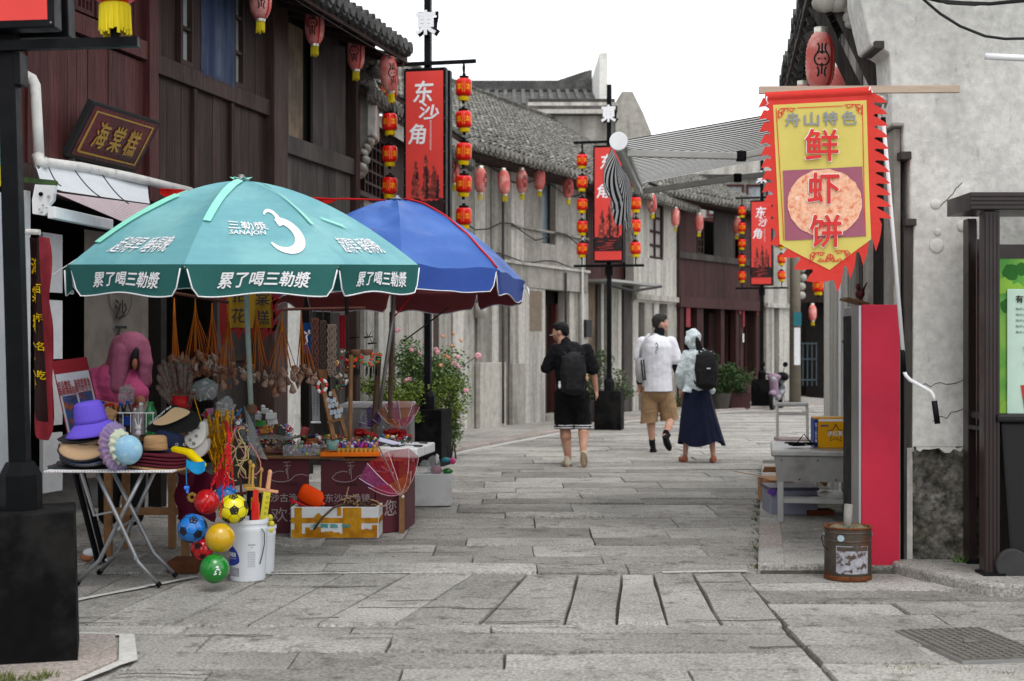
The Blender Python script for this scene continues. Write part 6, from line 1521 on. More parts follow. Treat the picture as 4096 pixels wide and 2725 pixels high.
def bottle(px, py, Y, label, mb_, cap, lab=None, h=.23, r=.032):
    v = at(px, py, Y); z = v.z-h; t = thing('drink_bottle', label, 'bottle', (v.x, Y, z), 0, 'drink bottles in the wire rack')
    MB().lathe([(0, 0), (r*.9, 0), (r, .01), (r, h*.5), (r*.93, h*.55), (r, h*.6), (r*.9, h*.75), (r*.4, h*.92), (r*.38, h*.94), (0, h*.94)], 18).build('body', mb_, t, True)
    MB().lathe([(0, h), (r*.46, h), (r*.46, h*.925), (0, h*.925)], 14).build('cap', cap, t)
    if lab: MB().lathe([(r*1.01, h*.25), (r*1.01, h*.52)], 18).build('label', lab, t, True)
    return t
cb_, crd, cor, cwh = plain('cap_blue', H('1438a8'), .4), plain('cap_red', H('b01420'), .4), plain('cap_orange', H('c06018'), .4), plain('cap_white', (.65, .65, .65), .4)
lbp, lbr, lby = plain('label_blue', H('12358c'), .4), plain('label_red', H('98181c'), .4), plain('label_amber', H('a87818'), .4)
for px, py, Y, lb, a, c, l in ((577, 1603-180+180, 9.7, '', 0, 0, 0),): pass
bt = [(410, 1606, 'bottle with blue cap at the far left of the rack', pet, cb_, None), (428, 1616, 'cola bottle with red cap second from the left', cola, crd, lbr), (447, 1613, 'cola bottle with red cap third from the left', cola, crd, None), (463, 1621, 'orange capped bottle with amber label', juice, cor, lby),
      (483, 1613, 'dark bottle with blue cap in the rack middle', cola, cb_, None), (511, 1604, 'tall cola bottle with blue label and blue cap', cola, cb_, lbp), (541, 1632, 'short silver topped bottle beside the tall blue one', pet, m_alu, None), (565, 1611, 'clear bottle with white cap', pet, cwh, None), (603, 1607, 'green lemonade bottle at the right end of the rack', sprite, plain('cap_green', (.02, .2, .05), .4), None)]
for k, (px, py, lb, a, c, l) in enumerate(bt): bottle(px, py, 9.3-.01*(k % 3), lb, a, c, l, .21 if k != 8 else .25, .03 if k != 8 else .04)
t = thing('wire_rack', 'white wire rack rail in front of the drink bottles', 'rack', (0, 0, 0))
MB().tube([at(455, 1652, 9.2), at(618, 1652, 9.2)], .004, 6).build('top_rail', m_white, t)
for x in (460, 492, 523, 553, 585, 612): MB().tube([at(x, 1652, 9.2), at(x, 1730, 9.2)], .0025, 5).build('upright', m_white, t)
# lollipop bouquets in a red pail
t = thing('red_pail', 'small red pail crammed with wrapped lollipops behind the hats', 'pail', at(728, 1650, 9.3)); MB().lathe([(0, 0), (.05, 0), (.075, .11), (.07, .11), (.048, .005)], 20).build('body', plain('pail_red', H('9c1418'), .4), t, True)
rnd2 = random.Random(9)
lolm = [mat('lolly_print', (.1, .08, .065), .3, var=.5, scale=60, bump=.4, col2=(.09, .02, .015), c2s=40, c2lo=.5, c2hi=.6)]
for k, (x1, y1, c) in enumerate(((636, 1460, 0), (652, 1440, 1), (672, 1448, 2), (632, 1500, 2), (690, 1450, 3), (706, 1446, 0), (720, 1450, 2), (742, 1455, 2), (752, 1452, 2), (640, 1560, 3), (765, 1490, 3), (628, 1540, 3), (775, 1560, 3))):
    t = thing('wrapped_lollipop', ['red topped', 'coral topped', 'yellow topped', 'plain film wrapped'][c]+' lollipop, number %s from the left in the red pail' % ('one two three four five six seven eight nine ten eleven twelve thirteen'.split()[k]), 'lollipop', (0, 0, 0), 0, 'wrapped lollipops in the red pail')
    a, e = at(725+(x1-700)*.25, 1650, 9.28), at(x1, y1, 9.22+.02*(k % 3)); d = e-a
    MB().tube([a, a+d*.3, a+d*.6, a+d*.93, e], [.006, .011, .017, .021, .01], 9).build('sleeve', lolm[0], t, True)
    MB().ell(a+d*.9, (.019, .018, .02), 10, 7).build('candy', plain(['candy_red', 'candy_coral', 'candy_yellow', 'candy_film'][c], [H('a83028'), H('b84840'), H('b8981c'), (.4, .38, .36)][c], .4), t, True)
# clear bag of hats and other film bundles
for (x, y, w, h, lb) in ((818, 1560, 105, 90, 'crumpled clear plastic bag of trinkets right of the lollipops'), (505, 1580, 60, 90, 'twisted clear plastic wrap in front of the pink seller'), (905, 1640, 75, 100, 'crumpled clear plastic bag left of the pole')):
    v = at(x, y, 9.4); s = 9.4/FPX; b = MB(); b.ell(v, (w*s/2, .06, h*s/2), 16, 10); o = blend('plastic_bag', b, .012, m_film, None, 1, (.06, .05)); tag(o, lb, 'plastic bag')
    b = MB()
    for k in range(10): q = v+Vector((R(-.4, .4)*w*s, R(-.03, .03), R(-.4, .35)*h*s)); b.cbox(q, (R(.01, .03), .01, R(.008, .02)), (R(0, 3), R(0, 3), 0))
    o = kind(b.build('trinkets', mat('trinket_pale', (.3, .28, .27), .5, var=.6, scale=70), None), 'stuff'); tag(o, 'small pale trinkets inside the '+('bag beside the lollipops', 'wrap before the seller', 'bag left of the pole')[[818, 505, 905].index(x)], 'trinkets')
# leaning picture board with black easel
t = thing('picture_board', 'leaning photo board with red top edge and two pictures left of the seller', 'board', (0, 0, 0))
c4 = [(205, 1445), (346, 1428), (445, 1840), (300, 1880)]
def PB(u, v, d=0): a = at(*c4[0], 9.35).lerp(at(*c4[1], 9.35), u); b_ = at(*c4[3], 9.0).lerp(at(*c4[2], 9.0), u); q = a.lerp(b_, v); q.y -= d; return q
def pbq(nm, u0, u1, v0, v1, d, m): return MB().grid(lambda f, g: PB(u0+(u1-u0)*f, v0+(v1-v0)*g, d), 2, 2).build(nm, m, t)
pbq('frame', 0, 1, 0, 1, 0, plain('board_red', H('7c1822'), .5)); pbq('sheet', .04, .97, .13, .98, .006, plain('board_sheet', (.42, .42, .46), .6))
phm = mat('board_photo', (.03, .05, .14), .5, var=.6, scale=22, bump=0, col2=(.2, .05, .02), c2s=14, c2lo=.52, c2hi=.6)
pbq('photo', .1, .5, .34, .68, .01, phm); pbq('photo', .55, .93, .33, .67, .01, phm); pbq('photo', .12, .6, .72, .95, .01, plain('photo_teal', (.03, .1, .16), .5))
letter('lettering', '虾兵蟹将，海底捞章鱼', .9, .08, lambda x, y: PB(.5+x, .24-y, .012), plain('red_print', H('8c2028'), .6), t, .02, cut=.2)
letter('lettering', '新鲜海味招牌小吃东沙', .9, .07, lambda x, y: PB(.5+x, .30-y, .012), plain('red_print', H('8c2028'), .6), t, .02, cut=.2)
for (x0, y0, x1, y1) in ((300, 1890, 395, 2260), (330, 1890, 420, 2250)): MB().bar(at(x0, y0, 9.1), at(x1, y1, 9.0), .03, .02).build('easel_leg', m_iron, t)
for (x0, y0, x1, y1) in ((325, 1890, 378, 2060), (375, 2062, 460, 2045)): MB().bar(at(x0, y0, 9.05), at(x1, y1, 9.05), .04, .01).build('white_rail', plain('rail_grey', (.35, .35, .36), .6), t)
for k, (x, y, m, lb) in enumerate(((348, 2232, m_orange, 'orange clay lump on the ground behind the folding table'), (358, 2215, m_foam, 'small white tub on the ground behind the folding table'))):
    v = at(x, y, 9.5); o = MB().ell((v.x, v.y, .03+.03*k), (.045, .04, .03), 12, 8).build('ground_lump', plain('clay_orange', H('a06848'), .8) if not k else m_foam, smooth=True); tag(o, lb, 'lump')
# dim red cloth and toys hanging under the stall
o = MB().grid(lambda f, g: at(705+150*f+10*math.sin(g*9), 1885+g*190+14*math.sin(f*8), 9.35+.04*math.sin(f*14)), 14, 10).build('magenta_cloth', fabric('magenta_dim', (.13, .012, .035), .2, wr=.5), smooth=True); tag(o, 'dark magenta cloth hanging under the stall behind the red ball', 'cloth')
b = MB(); v = at(768, 1990, 9.0)
for k in range(8): a = k*PI/4; b.ell(v+Vector((.022*math.cos(a), 0, .022*math.sin(a))), (.012, .008, .012), 8, 5)
tag(b.build('flower_toy', m_gold, smooth=True), 'golden flower toy left of the plain red ball', 'toy')
# ---------- shell bags hanging from a rod ----------
rodm = plain('rod_brown', (.09, .035, .025), .6)
o = MB().tube([at(690, 1172, 10.3), at(915, 1210, 10.3)], .012, 8).build('hanging_rod', rodm); tag(o, 'brown rod on the left from which the shell bags hang', 'rod')
o = MB().tube([at(1130, 1238, 10.9), at(1462, 1232, 10.9)], .011, 8).build('hanging_rod', rodm); tag(o, 'dark branch under the maroon lining from which necklaces hang', 'rod')
o = MB().tube([at(1386, 1182, 10.85), at(1388, 1260, 10.85)], .014, 8).build('rod_clamp', m_iron); tag(o, 'black cross clamp on the dark branch', 'clamp')
def shell_mesh(m, rid=True):
    b = MB(); pr = [(.0, .05)]
    for i in range(9): f = i/8; pr.append((.004+.026*f, .05-.075*f+(.002 if i % 2 else -.002))); pr.append((.006+.027*f, .047-.075*f))
    pr += [(.026, -.038), (.012, -.045), (0, -.05)]
    return b.lathe(pr, 12).mesh('shell', m, True)
sh = [shell_mesh(mat('shell_a', H('94705e'), .5, var=.25, scale=120, stretch=(1, 1, 3), bump=.2, col2=H('9c8476'), c2s=40)), shell_mesh(mat('shell_b', H('7e5040'), .5, var=.25, scale=120, bump=.2, col2=H('8c6852'), c2s=40)),
      shell_mesh(mat('shell_c', H('a8958a'), .45, var=.3, scale=90, stretch=(1, 1, 4), bump=.2, col2=H('604238'), c2s=60, c2lo=.5, c2hi=.56))]
strm = plain('string_orange', H('b8681c'), .7); strr = plain('string_red', H('8a2c20'), .7)
def shell_bag(px, py, cx, cy, w, h, Y, label, n, kind_, wide=1):
    n = int(n*1.7); t = thing('shell_bag', label, 'shell bag', (0, 0, 0), 0, 'string bags of sea shells hanging under the umbrella')
    tp = at(px, py, Y); s = Y/FPX
    for k in range(14):
        e = at(cx+(k/13-.5)*w*.95, cy-h*.45+R(0, h*.4), Y)+Vector((0, R(-.05, .05), 0)); MB().tube([tp+Vector((0, 0, .05)), tp.lerp(e, .2)+Vector((R(-.004, .004), 0, 0)), e], .0025, 4).build('string', strm if k % 4 else strr, t)
    MB().tube([tp+Vector((0, 0, .09)), tp-Vector((0, 0, .05))], [.004, .011], 6).build('knot', strm, t)
    for k in range(n):
        x = cx+R(-.5, .5)*w; y = cy+R(-.45, .5)*h*(1-abs(x-cx)/w*.9); sc = R(.55, .95)
        inst('shell', sh[kind_ if R(0, 1) < .7 else (kind_+1) % 3], t, at(x, y, Y)+Vector((0, R(-.06, .06), 0)), (sc,)*3, (R(-.5, .5)+PI*(R(0, 1) < .4), R(-.6, .6), R(0, 6)))
shell_bag(697, 1240, 702, 1440, 30, 60, 10.4, 'narrow string bag of shells nearest the pink seller', 4, 1)
shell_bag(781, 1240, 788, 1450, 110, 95, 10.3, 'wide bag of reddish shells, first from the left behind the lollipops', 14, 1)
shell_bag(848, 1262, 852, 1470, 80, 100, 10.35, 'second wide bag of reddish shells left of the teal pole', 11, 1)
shell_bag(914, 1260, 905, 1500, 75, 110, 10.3, 'bag of long pale shells just left of the teal pole', 11, 0)
shell_bag(1026, 1275, 1020, 1490, 110, 70, 10.3, 'bag of striped conch shells right of the teal pole', 9, 2)
shell_bag(1128, 1300, 1130, 1520, 135, 120, 10.2, 'largest bag of mixed shells in front of the white pier', 17, 0)
shell_bag(1205, 1292, 1222, 1510, 80, 90, 10.4, 'bag of pale shells with bright orange strings beside the blue poster', 11, 0)
# necklaces
for g, (x0, x1, y0, y1, m, lb) in enumerate(((1248, 1272, 1275, 1480, mat('beads_brown', H('6a4640'), .5, var=.4, scale=90), 'bundle of brown shell necklaces'), (1282, 1302, 1285, 1470, mat('beads_dark', H('4e4038'), .5, var=.5, scale=90), 'bundle of dark bead necklaces'), (1312, 1342, 1300, 1500, mat('beads_pale', H('8c7a70'), .5, var=.4, scale=90), 'bundle of pale bead necklaces with curled ends'))):
    t = thing('necklace_bundle', lb+' hanging from the dark branch', 'necklaces', (0, 0, 0), 0, 'necklace bundles')
    for k in range(7):
        x = x0+(x1-x0)*k/6; b = MB(); n = 46
        for i in range(n): f = i/n; b.ell(at(x+2*math.sin(i*.9+k), y0+(y1-y0+R(-3, 3)+6*(k % 3))*f, 10.75+.01*(k % 2)), (.006, .006, .0048), 5, 4)
        b.build('strand', m, t)
    MB().tube([at((x0+x1)/2, 1242, 10.85), at((x0+x1)/2, y0, 10.78)], .003, 4).build('cord', m_cord, t)
t = thing('gull_poster', 'small blue poster with a white seagull outline behind the necklaces', 'poster', (0, 0, 0))
MB().grid(lambda f, g: at(1212+30*f, 1292+122*g, 11.2), 1, 1).build('sheet', plain('poster_blue', H('0c3c78'), .5), t)
vs, fs = ribbons([[(0, 0), (.02, .03), (.015, .07), (.04, .12)], [(-.01, .11), (.02, .09), (.045, .1)]], .014); flat('print', vs, fs, lambda x, y: at(1218, 1382, 11.19)+Vector((x, 0, y)), m_wtext, t)
# easel with key rings
t = thing('wooden_easel', 'leaning wooden easel hung with key rings on the middle of the stall', 'easel', (0, 0, 0))
MB().bar(at(1278, 1480, 10.9), at(1335, 1760, 10.7), .035, .02).build('left_leg', m_wood, t); MB().bar(at(1330, 1560, 11.0), at(1385, 1750, 10.8), .03, .02).build('right_leg', m_wood, t)
MB().bar(at(1310, 1690, 10.75), at(1380, 1672, 10.75), .03, .02).build('shelf', m_wood, t); MB().cbox(at(1290, 1500, 10.92), (.07, .02, .09)).build('head', m_wood, t)
kr = mat('key_ring_card', (.38, .44, .5), .3, var=.5, scale=60, bump=.1)
for k, (x, y) in enumerate(((1322, 1575), (1312, 1600), (1325, 1605), (1338, 1600), (1318, 1625), (1332, 1622), (1346, 1618), (1326, 1650), (1340, 1648), (1354, 1645), (1366, 1640), (1345, 1665), (1358, 1662))):
    MB().cbox(at(x, y, 10.66-.003*k), (.022, .006, .034), (0, .15, 0)).build('key_ring', kr, t)
t = thing('lifebuoy_ornament', 'small red and white lifebuoy ornament hung on the easel head', 'ornament', at(1288, 1545, 10.55), 0, None, (0, .25, 0))
for k in range(8):
    a0 = k*PI/4; w = a0; MB().tube([(.032*math.cos(a0+i*PI/16)*1.0, 0, .045*math.sin(a0+i*PI/16)) for i in range(5)], .012, 8).build('ring_segment', m_wtext if k % 2 else br, t, True)
t = thing('scroll_calendar', 'narrow white paper scroll with tiny print left of the easel', 'scroll', (0, 0, 0))
MB().grid(lambda f, g: at(1246+30*f+4*g, 1545+145*g, 10.9), 1, 1).build('sheet', plain('scroll_paper', (.3, .3, .31), .8), t); MB().tube([at(1244, 1690, 10.88), at(1283, 1690, 10.88)], .008, 8).build('roller', m_foam, t)
for k in range(2): letter('lettering', '一二三四五六七八九', .2, .015, lambda x, y: at(1256+k*14, 1612, 10.89)+Vector((y, 0, -x)), m_cord, t)
o = MB().tube([at(1404, 1420, 10.7), at(1400, 1765, 10.7)], .016, 8).build('bamboo_stick', m_wood); tag(o, 'thin upright bamboo stick at the right of the easel', 'stick')
o = MB().tube([at(1567, 1250, 12.0), at(1560, 1700, 11.6)], .02, 8).build('dark_post', m_brown); tag(o, 'second dark brown post right of the umbrella pole', 'post')
# wind chimes
t = thing('flower_wind_chime', 'wind chime with metal birds, coconut cups, orange flowers and black tubes', 'wind chime', (0, 0, 0))
for x in (1425, 1467): MB().lathe([(0, -.05), (.03, -.04), (.048, -.015), (.052, .0)], 14, at(x, 1398, 11.0)).build('coconut_cup', plain('coconut', H('8a6450'), .6), t, True)
for x, y in ((1420, 1352), (1475, 1350), (1490, 1375)):
    v = at(x, y, 11.0); MB().cap2(v-Vector((.03, 0, 0)), v+Vector((.03, 0, .005)), .008, .004).bar(v, v+Vector((-.02, 0, .04)), .012, .004).bar(v, v+Vector((.02, 0, .045)), .012, .004).build('metal_bird', m_iron, t, True)
of_, gl = plain('flower_orange', H('d04a28'), .5), plain('flower_leaf', H('3a7838'), .6)
for k in range(30): v = at(R(1385, 1525), R(1415, 1468), 11.0); MB().ell(v, (R(.012, .02), .015, R(.008, .014)), 7, 5).build('flower' if k % 3 else 'leaf', of_ if k % 3 else gl, t, True)
for k in range(26): x = R(1395, 1520); y = R(1462, 1480); MB().tube([at(x, y, 11.0), at(x, y+R(18, 40), 11.0)], .0035, 5).build('chime_tube', m_iron, t)
for x in (1425, 1467, 1500): MB().tube([at(x, 1245, 10.95), at(x, 1395, 11.0)], .0018, 4).build('cord', m_cord, t)
# red and pink tassels behind
b = MB()
for x, m in ((1362, 0), (1368, 0), (1376, 0)): b.tube([at(x, 1262, 11.1), at(x+2, 1395, 11.1)], .012, 6)
tag(b.build('red_tassels', plain('tassel_red', H('7a1420'), .6)), 'long red tassels hanging between the necklaces and the wind chime', 'tassels')
# ---------- main stall table with maroon fronts ----------
t = thing('stall_table', 'low stall table with a worn plank edge behind maroon printed boards', 'table', (0, 0, 0))
MB().prism([(-1.99, 10.82), (-1.27, 10.78), (-1.27, 11.9), (-2.1, 11.9)], 2, .585, .605).build('plank_top', m_wood, t, bevel=.002)
MB().box(-1.27, -.78, 10.85, 11.9, .565, .585).build('rear_top', m_wood, t)
for (x, Y) in ((-1.95, 10.95), (-.85, 11.0), (-1.95, 11.8), (-.85, 11.8)): MB().box(x-.02, x+.02, Y-.02, Y+.02, 0, .58 if x < -1 else .56).build('leg', m_wood, t)
mrb = mat('board_maroon', H('5e3038'), .6, var=.08, scale=3, bump=0); ltm = plain('board_print', H('a8989a'), .6)
def fish(t, fn):
    L_ = [arc(-.03, -.02, .11, 190, 330, 12, .045), [(-.14, -.028), (-.10, .012), (-.04, .028), (.0, .02)], [(.065, -.042), (.10, -.01), (.16, .0), (.21, -.012)], [(-.01, .10), (.06, .105)], [(.02, .10), (.03, .06), (.01, .03)], [(.0, .07), (.06, .075), (.03, .045), (.035, -.04)], [(.02, .05), (.02, .0)]]
    vs, fs = ribbons(L_, .006); flat('fish_emblem', vs, fs, fn, ltm, t)
def front(label, c0, c1, z1, z0=0.0, txt=None):
    t = thing('printed_board', label, 'board', (0, 0, 0), 0, 'maroon printed boards under the stall table'); a = Vector((c0[0], c0[1], 0)); b_ = Vector((c1[0], c1[1], 0)); d = b_-a; L_ = d.length; d.normalize(); n = Vector((d.y, -d.x, 0))
    MB().add([a+Vector((0, 0, z0)), b_+Vector((0, 0, z0)), b_+Vector((0, 0, z1)), a+Vector((0, 0, z1))]+[p-n*.02 for p in (a+Vector((0, 0, z0)), b_+Vector((0, 0, z0)), b_+Vector((0, 0, z1)), a+Vector((0, 0, z1)))], [(0, 1, 2, 3), (7, 6, 5, 4), (0, 4, 5, 1), (1, 5, 6, 2), (2, 6, 7, 3), (3, 7, 4, 0)]).build('panel', mrb, t)
    return t, (lambda x, y, o=.003: a+d*(L_/2+x)+Vector((0, 0, y))+n*o)
t, fn = front('left maroon board with fish emblem and white characters', (-1.93, 10.9), (-1.555, 10.9), .583)
fish(t, lambda x, y: fn(x*.85+.0, .46+y*.9)); letter('lettering', '东沙古渔镇', .34, .065, lambda x, y: fn(x, .28+y), ltm, t, .01); letter('lettering', '欢迎', .26, .11, lambda x, y: fn(x+.03, .15+y), ltm, t, .0); letter('lettering', '东沙古渔镇', .16, .025, lambda x, y: fn(x+.02, .385+y), m_ink, t)
t, fn = front('right maroon board with fish emblem above the taped foam box', (-1.46, 10.88), (-1.05, 10.88), .563)
fish(t, lambda x, y: fn(x*.85+.0, .46+y*.9)); letter('lettering', '东沙古渔镇', .34, .065, lambda x, y: fn(x-.0, .28+y), ltm, t, .01); letter('lettering', '欢迎', .26, .11, lambda x, y: fn(x, .15+y), ltm, t, .0); letter('lettering', '东沙古渔镇', .16, .025, lambda x, y: fn(x-.01, .385+y), m_ink, t)
t, fn = front('angled maroon board with a large white character at the right', (-1.045, 10.93), (-.84, 11.12), .55)
letter('lettering', '您', .12, .12, lambda x, y: fn(x, .19+y), ltm, t, .01)
t, fn = front('narrow maroon end board at the right of the stall', (-.835, 11.13), (-.79, 11.6), .5)
# tray, cartons, foam tray and small things
t = thing('orange_tray', 'orange plastic tray holding a yellow egg carton of coloured balls', 'tray', (0, 0, 0))
MB().box(-1.445, -1.0, 10.72, 11.0, .607, .64).build('tray', m_orange, t, bevel=.006)
t = thing('egg_carton', 'pale yellow egg carton filled with painted balls on the orange tray', 'carton', (0, 0, 0))
cy_ = plain('carton_yellow', H('c8a850'), .8)
for i in range(9):
    for j in range(4): MB().lathe([(.0, .0), (.012, 0), (.024, .03), (.019, .03)], 8, (-1.31+i*.034, 10.76+j*.06, .6405)).build('cup', cy_, t)
cols = [plain('egg_'+n, H(c), .4) for n, c in (('red', '8a1420'), ('violet', '8a2878'), ('navy', '1c1c50'), ('white', 'b0b0b4'), ('gold', 'a88838'), ('blue', '2a4a90'))]
for i in range(9):
    for j in range(4):
        o = MB().ell((-1.31+i*.034, 10.76+j*.06, .678+.005*j), (.015, .015, .018), 9, 6).mesh('painted_ball', cols[(i*5+j*7+i*j) % 6], True)
        inst('painted_ball', o, t, (0, 0, 0))
t = thing('candy_tub', 'small mint green tub with wire ears at the left end of the orange tray', 'tub', at(1330, 1800, 10.76)); MB().lathe([(0, 0), (.045, 0), (.05, .07), (.045, .075), (0, .07)], 18).build('body', mat('tub_mint', H('78a8a0'), .5, var=.2, scale=40, col2=H('b07888'), c2s=16, c2lo=.5, c2hi=.6), t, True)
for s in (-1, 1): MB().tube([(s*.02, 0, .07), (s*.032, 0, .095), (s*.015, 0, .1), (s*.008, 0, .075)], .002, 5).build('wire_ear', m_steel, t)
t = thing('candy_box', 'clear plastic box of coloured sweets on the plank edge', 'box', at(1210, 1822, 10.85)); MB().box(-.14, .14, -.05, .06, 0, .08).build('box', m_film, t)
cc = [plain('sweet_'+n, H(c), .4) for n, c in (('pink', 'b07090'), ('lime', '98a838'), ('blue', '4878a0'), ('white', 'a8a8a8'), ('lilac', '8870a0'))]
for k in range(46): inst('sweet', MB().ell((0, 0, 0), R(.008, .014), 7, 5).mesh('sweet', cc[k % 5], True), t, (R(-.125, .125), R(-.045, .03), R(.012, .075)))
for k, (x, y, sx, sz, c, lb) in enumerate(((1180, 1790, .16, .05, (.05, .12, .13), 'flat teal box behind the sweets'), (1120, 1805, .12, .03, (.25, .1, .1), 'flat dark red packet at the left end of the stall table'), (1218, 1728, .05, .07, (.3, .05, .05), 'red toy crab in a clear cone'), (1250, 1765, .09, .04, (.3, .1, .03), 'orange toy lying behind the sweets'))):
    o = MB().cbox(at(x, y, 11.0+.05*k), (sx, .08, sz), (0, R(-.3, .3), R(-.2, .2))).build('packet', mat('packet_%d' % k, c, .5, var=.3, scale=40), bevel=.006); tag(o, lb, 'packet')
# second tier of small toys left
t = thing('toy_shelf', 'low glass shelf of small toys between the pole and the white pier', 'shelf', (0, 0, 0)); MB().bar(at(1000, 1745, 11.0), at(1180, 1752, 11.0), .3, .012).build('shelf_board', plain('shelf_grey', (.14, .15, .15), .3), t)
names = 'red toy cup|pale box|dark toy car|white carton|green toy dinosaur|violet toy cup|brown toy bear|orange toy cat|grey packet|red wrapped sweet|clear cup|black toy'.split('|')
tc = [(.25, .02, .03), (.4, .4, .4), (.03, .02, .02), (.5, .5, .5), (.05, .25, .05), (.25, .15, .3), (.12, .05, .03), (.35, .15, .03), (.25, .27, .27), (.3, .03, .05), (.35, .35, .36), (.03, .03, .03)]
for k, nme in enumerate(names):
    x = (1000+R(0, 30), 1085, 1015, 1090, 1043, 1018, 1105, 1060, 1030, 1022, 1060, 1125)[k]; y = (1690, 1665, 1640, 1688, 1695, 1725, 1722, 1725, 1670, 1650, 1645, 1728)[k]
    v = at(x, y, 11.0+R(-.08, .08)); b = MB(); b.cbox((0, 0, 0), (R(.04, .09), .05, R(.03, .06)), (0, R(-.2, .2), R(-.4, .4))); b.ell((R(-.02, .02), 0, .03), (.02, .02, .02), 8, 6)
    o = b.build('small_toy', plain('toy_%d' % k, tc[k], .45), bevel=.004, loc=v); tag(o, nme+' among the small toys right of the teal umbrella pole', 'toy', 'small toys right of the umbrella pole')
# foam tray with sunglasses, red packets
t = thing('foam_tray', 'white foam tray with rows of dark sunglasses at the right end of the stall', 'tray', (0, 0, 0)); MB().prism([(-1.04, 10.9), (-.72, 10.8), (-.62, 11.5), (-.98, 11.6)], 2, .587, .665).build('tray', m_foam, t, bevel=.012)
for k in range(10):
    x = R(-.98, -.7); y = R(10.9, 11.45); MB().cbox((x, y, .675), (.07, .03, .012), (R(-.2, .2), R(-.2, .2), R(-.4, .4))).build('sunglasses', mvb if k % 3 else m_steel, t, bevel=.004)
o = MB().cbox(at(1560, 1768, 11.05), (.17, .1, .006), (.2, .25, .1)).build('leaflet', plain('leaflet_lilac', (.55, .55, .72), .5)); tag(o, 'pale lilac leaflet lying across the foam tray', 'leaflet')
rpm = mat('red_packet', H('8c1418'), .3, var=.3, scale=30, bump=.4)
for k in range(12):
    x, y = (R(1430, 1500), R(1722, 1745)) if k < 6 else (R(1555, 1640), R(1722, 1752)); o = MB().cbox(at(x, y, 11.3+.03*k), (R(.05, .1), .06, R(.02, .04)), (R(-.4, .4), R(-.4, .4), R(-.5, .5))).build('red_packet', rpm, bevel=.008); tag(o, '%s shiny red sweet packet in the %s heap on the stall' % (('front', 'second', 'third', 'fourth', 'fifth', 'rearmost')[k % 6], 'left' if k < 6 else 'right'), 'packet', 'shiny red sweet packets in the %s heap' % ('left' if k < 6 else 'right'))
# heaps of small trinkets nobody could count
def heap(label, x0, x1, y0, y1, Y0, Y1, n, s=.022):
    t = thing('trinket_heap', label, 'trinkets', (0, 0, 0)); cs_ = ['a01c28', '3a6a9a', 'c8b8a0', '2e7a4a', 'c89a30', 'b06a90', '303038', 'd0d0cc', '8a4a28']
    ms = [plain('trinket_'+c, H(c), .4) for c in cs_]; b = MB()
    for k in range(n):
        v = at(R(x0, x1), R(y0, y1), R(Y0, Y1)); q = R(.4, 1.2)*s; m = random.randrange(9)
        if k % 3 == 0: b.ell(v, (q*.6, q*.6, q*.6), 7, 5, m)
        elif k % 3 == 1: b.cbox(v, (q*1.3, q, q*.8), (R(0, 3), R(0, 3), R(0, 3)), m)
        else: b.cap2(v, v+Vector((R(-1, 1), 0, R(-.5, 1)))*q, q*.3, q*.2, 6, m)
    kind(b.build('trinkets', ms, t), 'stuff'); return t
heap('jumble of tiny coloured trinkets along the back edge of the stall table', 1140, 1420, 1742, 1790, 11.0, 11.6, 260)
heap('jumble of tiny toys in front of the dark door right of the pole', 985, 1170, 1700, 1800, 11.1, 11.5, 200)
heap('dark jumble of packed toys between the hats and the umbrella pole', 820, 960, 1640, 1740, 9.4, 9.7, 150, .03)
heap('small packed snacks behind the drink bottles', 440, 640, 1690, 1740, 9.6, 9.9, 120, .03)
heap('scattered trinkets among the red packets and sunglasses', 1420, 1650, 1745, 1775, 11.1, 11.4, 110, .02)
heap('small hanging charms between the necklaces and the wind chime', 1345, 1400, 1400, 1560, 11.0, 11.2, 60, .02)
for k in range(9):
    x = (812, 845, 880, 905, 935, 960, 1178, 1385, 1440)[k]; y = (1650, 1690, 1660, 1700, 1655, 1690, 1660, 1590, 1640)[k]
    o = MB().grid(lambda f, g: at(x+26*f+4*g, y+75*g, 9.5 if k < 6 else 11.3)+Vector((0, .03*math.sin(f*9+g*7+k), 0)), 5, 6).build('film_wrap', m_film, smooth=True); tag(o, 'crumpled film packet, %s from the left behind the stall goods' % ('first second third fourth fifth sixth seventh eighth ninth'.split()[k]), 'packet', 'film packets behind the stall goods')
# grey crate with pale lid behind
t = thing('grey_crate', 'large grey crate with a crumpled pale cover behind the red packets', 'crate', (0, 0, 0)); a = at(1362, 1745, 12.3); c = at(1640, 1632, 12.3); MB().box(a.x, c.x, 12.3, 12.9, .3, c.z).build('body', mat('crate_grey', (.24, .23, .22), .8, var=.3, scale=6), t, bevel=.01); MB().box(a.x-.01, c.x+.01, 12.28, 12.92, c.z, c.z+.035).build('cover', m_foam, t, bevel=.015)
P('leg', m_wood, t, a.x+.02, a.x+.08, 12.4, 12.5, 0, .3); P('leg', m_wood, t, c.x-.08, c.x-.02, 12.4, 12.5, 0, .3)
